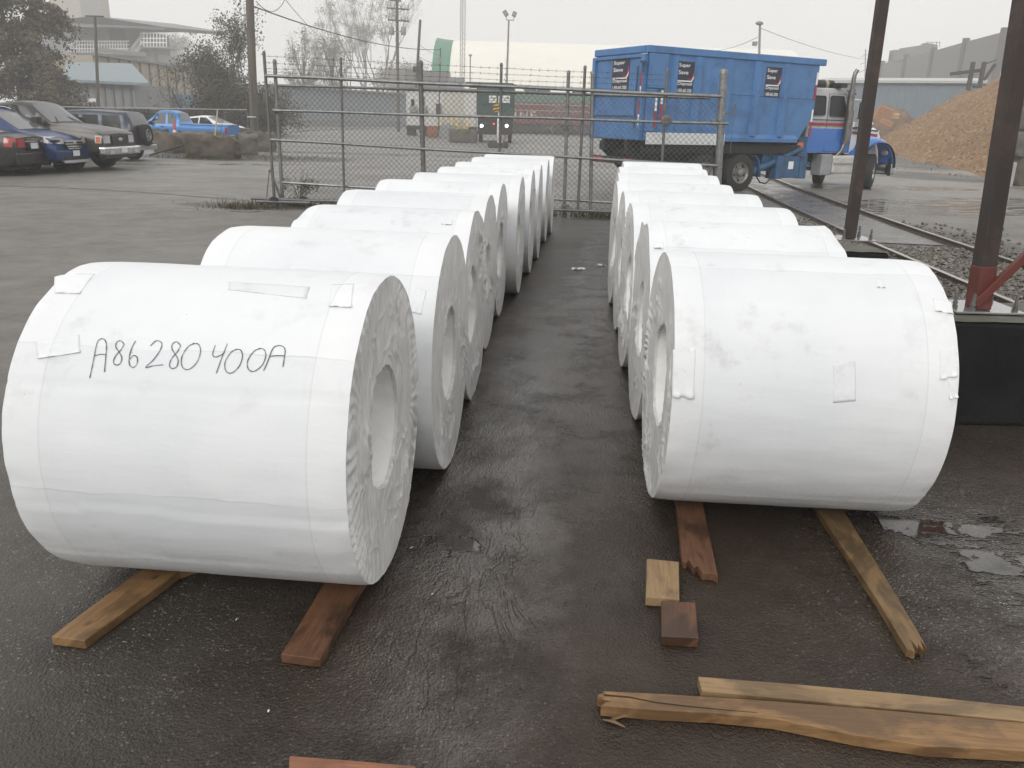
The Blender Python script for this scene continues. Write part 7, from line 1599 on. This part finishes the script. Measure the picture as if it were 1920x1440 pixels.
# -- red railway cars with white letters, twisted scrap before them
RY = 112; ra_, rb2 = A(960, 238, RY), A(1140, 240, RY)
rc = thing('railway_wagon', 'dull red railway wagon with big white letters behind the gate', 'railway wagon', tuple(flat(ra_)))
zr0, zr1 = A(1000, 232, RY).z, A(1000, 192, RY).z; M_WAG = mk('wagon_red', (0.17, 0.055, 0.050), 0.7, var=0.25, vs=1.5, dirt=(0.09, 0.05, 0.045), dirta=0.6)
mb = MB(); mb.bb((ra_.x - 3, RY, zr0), (rb2.x, RY + 3, zr1)); part('body', mb, M_WAG, rc, world=True)
for z in (zr1 - 0.25, lerp(zr0, zr1, 0.62)): 
    mb = MB(); mb.bb((ra_.x - 3, RY - 0.06, z - 0.05), (rb2.x, RY - 0.005, z + 0.07)); part('side_rail', mb, mk('rail_pale', (0.36, 0.31, 0.30), 0.6) if z > zr1 - 0.3 else bpy.data.materials['rail_pale'], rc, world=True)
mb = MB()
for ch, px, w in (('I', 966, 4), ('N', 982, 14), ('E', 1000, 11)): c = A(px, 216, RY - 0.1); place(fit_text(ch, w * 0.072, 0.95, 0.01), (c.x, RY - 0.02, c.z), (1, 0, 0), (0, 0, 1), mb)
part('lettering', mb, mk('faded_white_letter', (0.50, 0.46, 0.44), 0.6), rc, world=True)
mb = MB(); mb.bb((ra_.x - 3, RY + 0.2, 0.3), (rb2.x, RY + 2.8, zr0)); part('underframe', mb, M_DARKW, rc, world=True)
for k in range(6): wheel(rc, (ra_.x + 1.2 + k * 2.1, RY + 0.4, 0.45), 0.45, 0.14, -1, 0.3, rimm=M_RIMD, truck=True, world=True)
mb = MB(); a, b = A(968, 190, RY + 6), A(1130, 190, RY + 6); zz0, zz1 = zr1 - 0.4, A(1040, 173, RY + 6).z; mb.bb((a.x - 4, RY + 6, 0), (b.x + 4, RY + 9, zz1)); solo('green_wagon', mb, mk('faded_green', (0.11, 0.20, 0.155), 0.7, var=0.15), 'faded green wagon side showing above the red one', 'railway wagon', bevel=0.05)
rnd = random.Random(77); mb = MB()
for k in range(46):
    a = A(rnd.uniform(1015, 1075), rnd.uniform(195, 240), RY - 3 + rnd.uniform(-1, 1)); d = Vector((rnd.uniform(-1, 1), rnd.uniform(-0.5, 0.5), rnd.uniform(-0.6, 0.9))).normalized() * rnd.uniform(0.8, 2.2); a.z = max(0.05, a.z)
    b = a + d; b.z = max(0.05, b.z); mb.tube([a, (a + b) / 2 + Vector((0, 0, rnd.uniform(-.3, .3))), b], 0.035, 4)
solo('scrap_heap', mb, mk('scrap_grey', (0.22, 0.21, 0.20), 0.6, 0.3), 'tangle of thin scrap metal rods before the red wagon', 'scrap heap')
mb = MB(); c = A(1016, 176, RY + 5); 
for k in range(5): mb.blob((c.x - 9 + k * 3.4 + rnd.uniform(-1, 1), RY + 7.5, zz1 + 0.12), (1.0, 0.7, rnd.uniform(0.3, 0.8)), 2, 0.6, 1.5, k)
solo('scrap_load', mb, M_DARKW, 'dark scrap heaped on top of the faded green wagon', 'scrap')

# -- white fabric dome with a green end band
DY, DR = 172, 15.5; xd0 = A(846, 150, DY - 8).x; dm = thing('fabric_dome', 'huge white arched fabric building with a green end band', 'building', (xd0, DY, 0))
def arch_strip(x0, x1, r, n=40):
    mb = MB(); mb.grid(n, 14, lambda u, v: Vector((lerp(x0, x1, v), DY - r * cos(pi * u), r * 1.03 * sin(pi * u) + 0.10 * sin(v * 40) * 0))); return mb
part('white_cover', arch_strip(xd0, 52, DR), mk('white_fabric', (0.80, 0.775, 0.70), 0.6, var=0.04, vs=0.4), dm, world=True, smooth=60)
gbm = MB(); gbm.grid(40, 6, lambda u, v: Vector((xd0 - 2.9 * v - 0.3 * v * v, DY - (DR + 0.35 * v * v + 0.05) * cos(pi * u), (DR * 1.03 + 0.35 * v * v + 0.05) * sin(pi * u)))); part('green_band', gbm, mk('green_fabric', (0.055, 0.205, 0.125), 0.6, var=0.1, vs=0.5), dm, world=True, smooth=60)
mb = MB(); q = A(835, 145, DY - 20); mb.bb((q.x - 7, q.y, 0), (q.x + 0.5, q.y + 5, A(820, 133, DY - 20).z)); solo('dark_shed', mb, mk('dark_grey_shed', (0.13, 0.125, 0.12), 0.7), 'small dark shed at the foot of the green dome end', 'building')
mb = MB(); q = A(853, 152, 100); mb.bb((q.x - 0.9, 100, 0), (q.x + 0.9, 102, q.z)); mb.bb((q.x - 0.6, 99.98, q.z), (q.x + 1.0, 101.5, q.z + 0.4)); solo('roof_unit', mb, M_LAMP, 'grey box behind the trailer roof, left of the green truck', 'box')

# ---------------------------------------------------------------- right side: shed, hopper wall, chip pile
M_CHIP = NT('wood_chips'); v = M_CHIP.co('Object'); f1 = M_CHIP.noise(v, 0.5, 6, 0.65); f2 = M_CHIP.noise(v, 5, 6, 0.75); vc = M_CHIP.voro(v, 7, out='Color'); s3 = M_CHIP.n('ShaderNodeSeparateColor'); M_CHIP.l(vc, s3.inputs[0])
cc = M_CHIP.ramp(f2, [(0.25, (0.135, 0.080, 0.038)), (0.5, (0.275, 0.168, 0.080)), (0.78, (0.42, 0.280, 0.145))]); cc = M_CHIP.mix(M_CHIP.maprange(f1, 0.4, 0.62, 0, 0.6), cc, (0.185, 0.102, 0.050)); cc = M_CHIP.mix(M_CHIP.maprange(s3.outputs[0], 0.9, 0.95, 0, 0.6), cc, (0.48, 0.34, 0.20))
M_CHIP.col(cc); M_CHIP.rough(0.9); M_CHIP.bump(f2, 0.9, 0.12); M_CHIP = M_CHIP.m
def pile_z(x, y):
    """height of the chip pile: it rises to the right of a line running away from the yard, and ends before the concrete stack"""
    ax, ay, bx, by = 20.2, 36.5, 30.8, 74.0
    dx, dy = bx - ax, by - ay; L = sqrt(dx * dx + dy * dy); s_ = ((x - ax) * dy - (y - ay) * dx) / L       # distance to the right of the line
    t = ((x - ax) * dx + (y - ay) * dy) / L
    wob = 1.4 * noise.noise(Vector((x * 0.12, y * 0.12, 3)))
    e = min(s_ + wob, (t + 0.6 * s_ * 0 + 0.5 + wob), (L + 14 - t))
    if e <= 0: return -0.3
    h = 0.66 * e
    cap = 7.6 + 0.04 * t
    h = h if h < cap - 1 else cap - 1 + (1 - math.exp(-(h - cap + 1)))
    h *= 1.0
    k = min(1, e / 2.0)
    return h * (0.55 + 0.45 * k) + k * (0.55 * noise.noise(Vector((x * 0.32, y * 0.32, 0))) + 0.28 * noise.noise(Vector((x * 1.0, y * 1.0, 5))) + 0.14 * noise.noise(Vector((x * 2.6, y * 2.6, 5)))) - 0.05
pm = MB(); pm.grid(190, 220, lambda u, v: Vector((lerp(16, 66, u), lerp(33, 92, v), pile_z(lerp(16, 66, u), lerp(33, 92, v)))))
rnd = random.Random(5)
for _ in range(24000):
    x, y = rnd.uniform(18, 48), rnd.uniform(34, 82); z = pile_z(x, y)
    if z < 0.02 and rnd.random() > 0.05: continue
    z = max(z, 0.02); u = Vector((rnd.uniform(-1, 1), rnd.uniform(-1, 1), rnd.uniform(-0.5, 0.9))).normalized(); s_ = rnd.uniform(0.03, 0.10); w = u.orthogonal().normalized() * s_ * rnd.uniform(0.25, 0.5)
    p = Vector((x, y, z + 0.03)); pm.add([p - u * s_ - w, p + u * s_ - w, p + u * s_ + w, p - u * s_ + w], [(0, 1, 2, 3)], rnd.choice((1, 2, 2, 3)))
o = struct('wood_chip_pile', pm, [M_CHIP, mk('chip_pale', (0.44, 0.28, 0.16), 0.85), mk('chip_tan', (0.29, 0.165, 0.09), 0.85), mk('chip_dark', (0.14, 0.075, 0.045), 0.85)], kind='stuff')
dm_ = MB(); c0 = A(1672, 250, 84)
def deb(u, v):
    x = lerp(c0.x - 6, c0.x + 8, u); y = lerp(80, 92, v); r = Vector(((x - c0.x) / 6.0, (y - 86) / 5.0, 0)).length
    return Vector((x, y, max(-0.1, 4.3 * max(0, 1 - r) ** 0.8 + (0.7 * noise.noise(Vector((x * 0.5, y * 0.5, 9))) + 0.3 * noise.noise(Vector((x * 1.6, y * 1.6, 9)))) * min(1, max(0, 1.1 - r) * 3))))
dm_.grid(60, 50, deb)
solo('debris_pile', dm_, mk('debris_brown', (0.15, 0.095, 0.065), 0.9, var=0.4, vs=1.2, bump=0.8, bs=6, dirt=(0.30, 0.17, 0.10), dirts=0.8, dirta=0.8), 'small brown debris pile between the truck hood and the chip pile', 'debris pile', smooth=40)
rnd = random.Random(8)
for k, (px, py, w, c, lb) in enumerate(((1655, 215, 1.3, (0.40, 0.22, 0.13), 'orange board leaning on the debris pile'), (1680, 218, 0.5, (0.55, 0.38, 0.20), 'pale box on the debris pile'), (1662, 230, 1.2, (0.46, 0.27, 0.16), 'tan board lying at the foot of the debris pile'))):
    q = A(px, py, 79.5); mb = MB(); mb.box(q, (w, 0.3, 1.4 if k == 0 else 0.45), M=Matrix.Rotation(0.35 if k != 1 else 0, 3, 'Y') @ Matrix.Rotation(0.3, 3, 'X')); solo('scrap_board', mb, mk('scrap_wood_' + 'abc'[k], c, 0.8, var=0.2), lb, 'scrap wood', 'scrap wood on the debris pile', bevel=0.02)
HA, HB = A(1515, 235, 100), A(1835, 235, 92)
bs = thing('blue_grey_shed', 'long blue grey shed with a pale roof behind the truck cab', 'building', tuple(flat(HA)))
zh = A(1690, 156, 96).z; mb = MB(); wall_box(mb, HA, HB, 0, zh, 12); part('wall', mb, mk('blue_grey_cladding', (0.20, 0.255, 0.30), 0.55, 0.1, 0.08, 1.5, dirt=(0.15, 0.19, 0.22), dirta=0.4), bs, world=True)
dH = (flat(HB) - flat(HA)).normalized(); nH = Vector((dH.y, -dH.x, 0)); nH = nH if nH.y < 0 else -nH
a, b = flat(HA) + nH * 0.5, flat(HB) + nH * 0.5; mb = MB(); mb.prism([a + Vector((0, 0, zh)), b + Vector((0, 0, zh)), b - nH * 12.5 + Vector((0, 0, zh + 0.9)), a - nH * 12.5 + Vector((0, 0, zh + 0.9))], (0, 0, 0.25)); part('roof', mb, mk('pale_shed_roof', (0.44, 0.46, 0.45), 0.5, var=0.08), bs, world=True)
mb = MB(); mb.beam(a + Vector((0, 0, 3.2)), b + Vector((0, 0, 3.2)), 0.05, 0.08); part('wall_joint', mb, M_LAMP, bs, world=True)
mb = MB()
for k in range(60): p = flat(lerp(HA, HB, k / 59)) + nH * 0.04; mb.beam(p, p + Vector((0, 0, zh)), 0.10, 0.06, (0, 1, 0))
part('cladding_ribs', mb, bpy.data.materials['blue_grey_cladding'], bs, world=True)
# tall slatted hopper wall fading in the fog, with a conveyor head above it
M_HOP = conc('hopper_wall_grey', (0.17, 0.165, 0.155), 0.12, (0.11, 0.105, 0.10), 0.5, 0.1); M_HOPD = mk('hopper_post', (0.075, 0.072, 0.068), 0.8)
hw = thing('hopper_wall', 'tall grey retaining wall of a hopper in the fog, rising to the right', 'wall', tuple(flat(A(1760, 150, 190))))
tops = [(1652, 120, 225), (1697, 108, 211), (1748, 96, 196), (1808, 79, 180), (1880, 60, 165)]
pts = [A(x, y, Y) for x, y, Y in tops]
for a, b in zip(pts, pts[1:]):
    mb = MB(); mb.prism([a, b, flat(b), flat(a)], (0.6, 1.0, 0)); part('panel', mb, M_HOP, hw, world=True)
    for f in (0.35, 0.7):
        mb = MB(); mb.beam(lerp(a, flat(a), f) - Vector((0, 0.06, 0)), lerp(b, flat(b), f) - Vector((0, 0.06, 0)), 0.16, 0.22); part('joint', mb, M_HOPD, hw, world=True)
for k, p in enumerate(pts):
    mb = MB(); mb.beam(flat(p) - Vector((0, 0.6, 0)), p + Vector((0, -0.6, 0.7)), 1.05, 0.95, (0, 1, 0)); part('post', mb, M_HOPD, hw, world=True)
cv = thing('conveyor_head', 'foggy conveyor head and gantry standing above the hopper wall', 'conveyor', tuple(flat(A(1700, 120, 228))))
def Q(px, py): return A(px, py, 228)
mb = MB(); mb.beam(Q(1688, 100), Q(1735, 93), 1.5, 2.4); part('gantry', mb, M_HOP, cv, world=True)
mb = MB(); mb.bb((Q(1674, 96).x, 227, Q(1674, 115).z), (Q(1690, 96).x, 230, Q(1674, 94).z)); part('drive_box', mb, M_HOP, cv, world=True)
mb = MB(); mb.prism([Q(1724, 92), Q(1736, 80), Q(1758, 84), Q(1758, 92), Q(1738, 100)], (0, 2, 0)); part('hood', mb, M_HOP, cv, world=True)
mb = MB()
for px in (1670, 1674, 1685, 1732): mb.tube([Q(px, 100), flat(Q(px, 140))], 0.22, 5)
for y in (97, 104, 111): mb.tube([Q(1668, y), Q(1680, y)], 0.11, 4)
for x in (1740, 1748, 1756, 1762): mb.tube([Q(x, 88), Q(x, 78)], 0.08, 4)
mb.tube([Q(1738, 79), Q(1763, 80)], 0.08, 4); part('legs', mb, M_HOPD, cv, world=True)
sf = thing('steel_frame', 'dark steel frame with two uprights on the shoulder of the chip pile', 'frame', tuple(flat(A(1820, 160, 66))))
def S6(px, py): return A(px, py, 66)
for a, b, w in (((1815, 170), (1825, 116), 0.28), ((1836, 165), (1846, 116), 0.28), ((1782, 139), (1838, 132), 0.26), ((1825, 163), (1838, 162), 0.2), ((1846, 121), (1868, 112), 0.08), ((1845, 150), (1866, 120), 0.2)):
    mb = MB(); mb.beam(S6(*a), S6(*b), w, w * 0.7, (0, 1, 0)); part('bar', mb, M_HOPD, sf, world=True)
# stacked concrete blocks at the right edge
q = G(1905, 350)
for k, (dx, z, h, m, lb) in enumerate(((0.1, 0, 1.02, 0, 'lowest brown block of the stack at the right edge'), (-0.1, 1.03, 0.85, 1, 'second block from the bottom of the stack at the right edge'), (0.05, 1.89, 0.85, 1, 'third block of the stack at the right edge, under the topmost'), (0.2, 2.75, 0.85, 1, 'topmost block of the stack at the right edge'))):
    rough_block(lb, q.x + 0.9 + dx, q.y + 0.8, 0.1, (1.7, 1.0, h), M_BLK[m], 50 + k, z, group='stacked blocks at the right edge', rag=0.03)
mb = MB(); w = G(1886, 352); mb.prism([w + Vector((0.0, 0.3, 0)), w + Vector((0.4, 0.3, 0)), w + Vector((0.4, 0.3, 0.85)), w + Vector((0.1, 0.3, 0.85))], (0, 0.5, 0)); solo('grey_slab', mb, M_PALEC, 'small grey slab leaning at the foot of the block stack', 'slab', bevel=0.02)

# ---------------------------------------------------------------- fog
hz_ = MB(); hz_.bb((-320, -34, -1), (320, 424, 66))
hm = bpy.data.materials.new('fog'); hm.use_nodes = True; hn = hm.node_tree; hn.nodes.clear()
ho = hn.nodes.new('ShaderNodeOutputMaterial'); pv = hn.nodes.new('ShaderNodeVolumePrincipled'); pv.inputs['Color'].default_value = (0.97, 0.97, 0.965, 1); pv.inputs['Density'].default_value = 0.0021; pv.inputs['Anisotropy'].default_value = 0.0
hn.links.new(pv.outputs[0], ho.inputs['Volume'])
struct('haze', hz_, hm, kind='stuff')
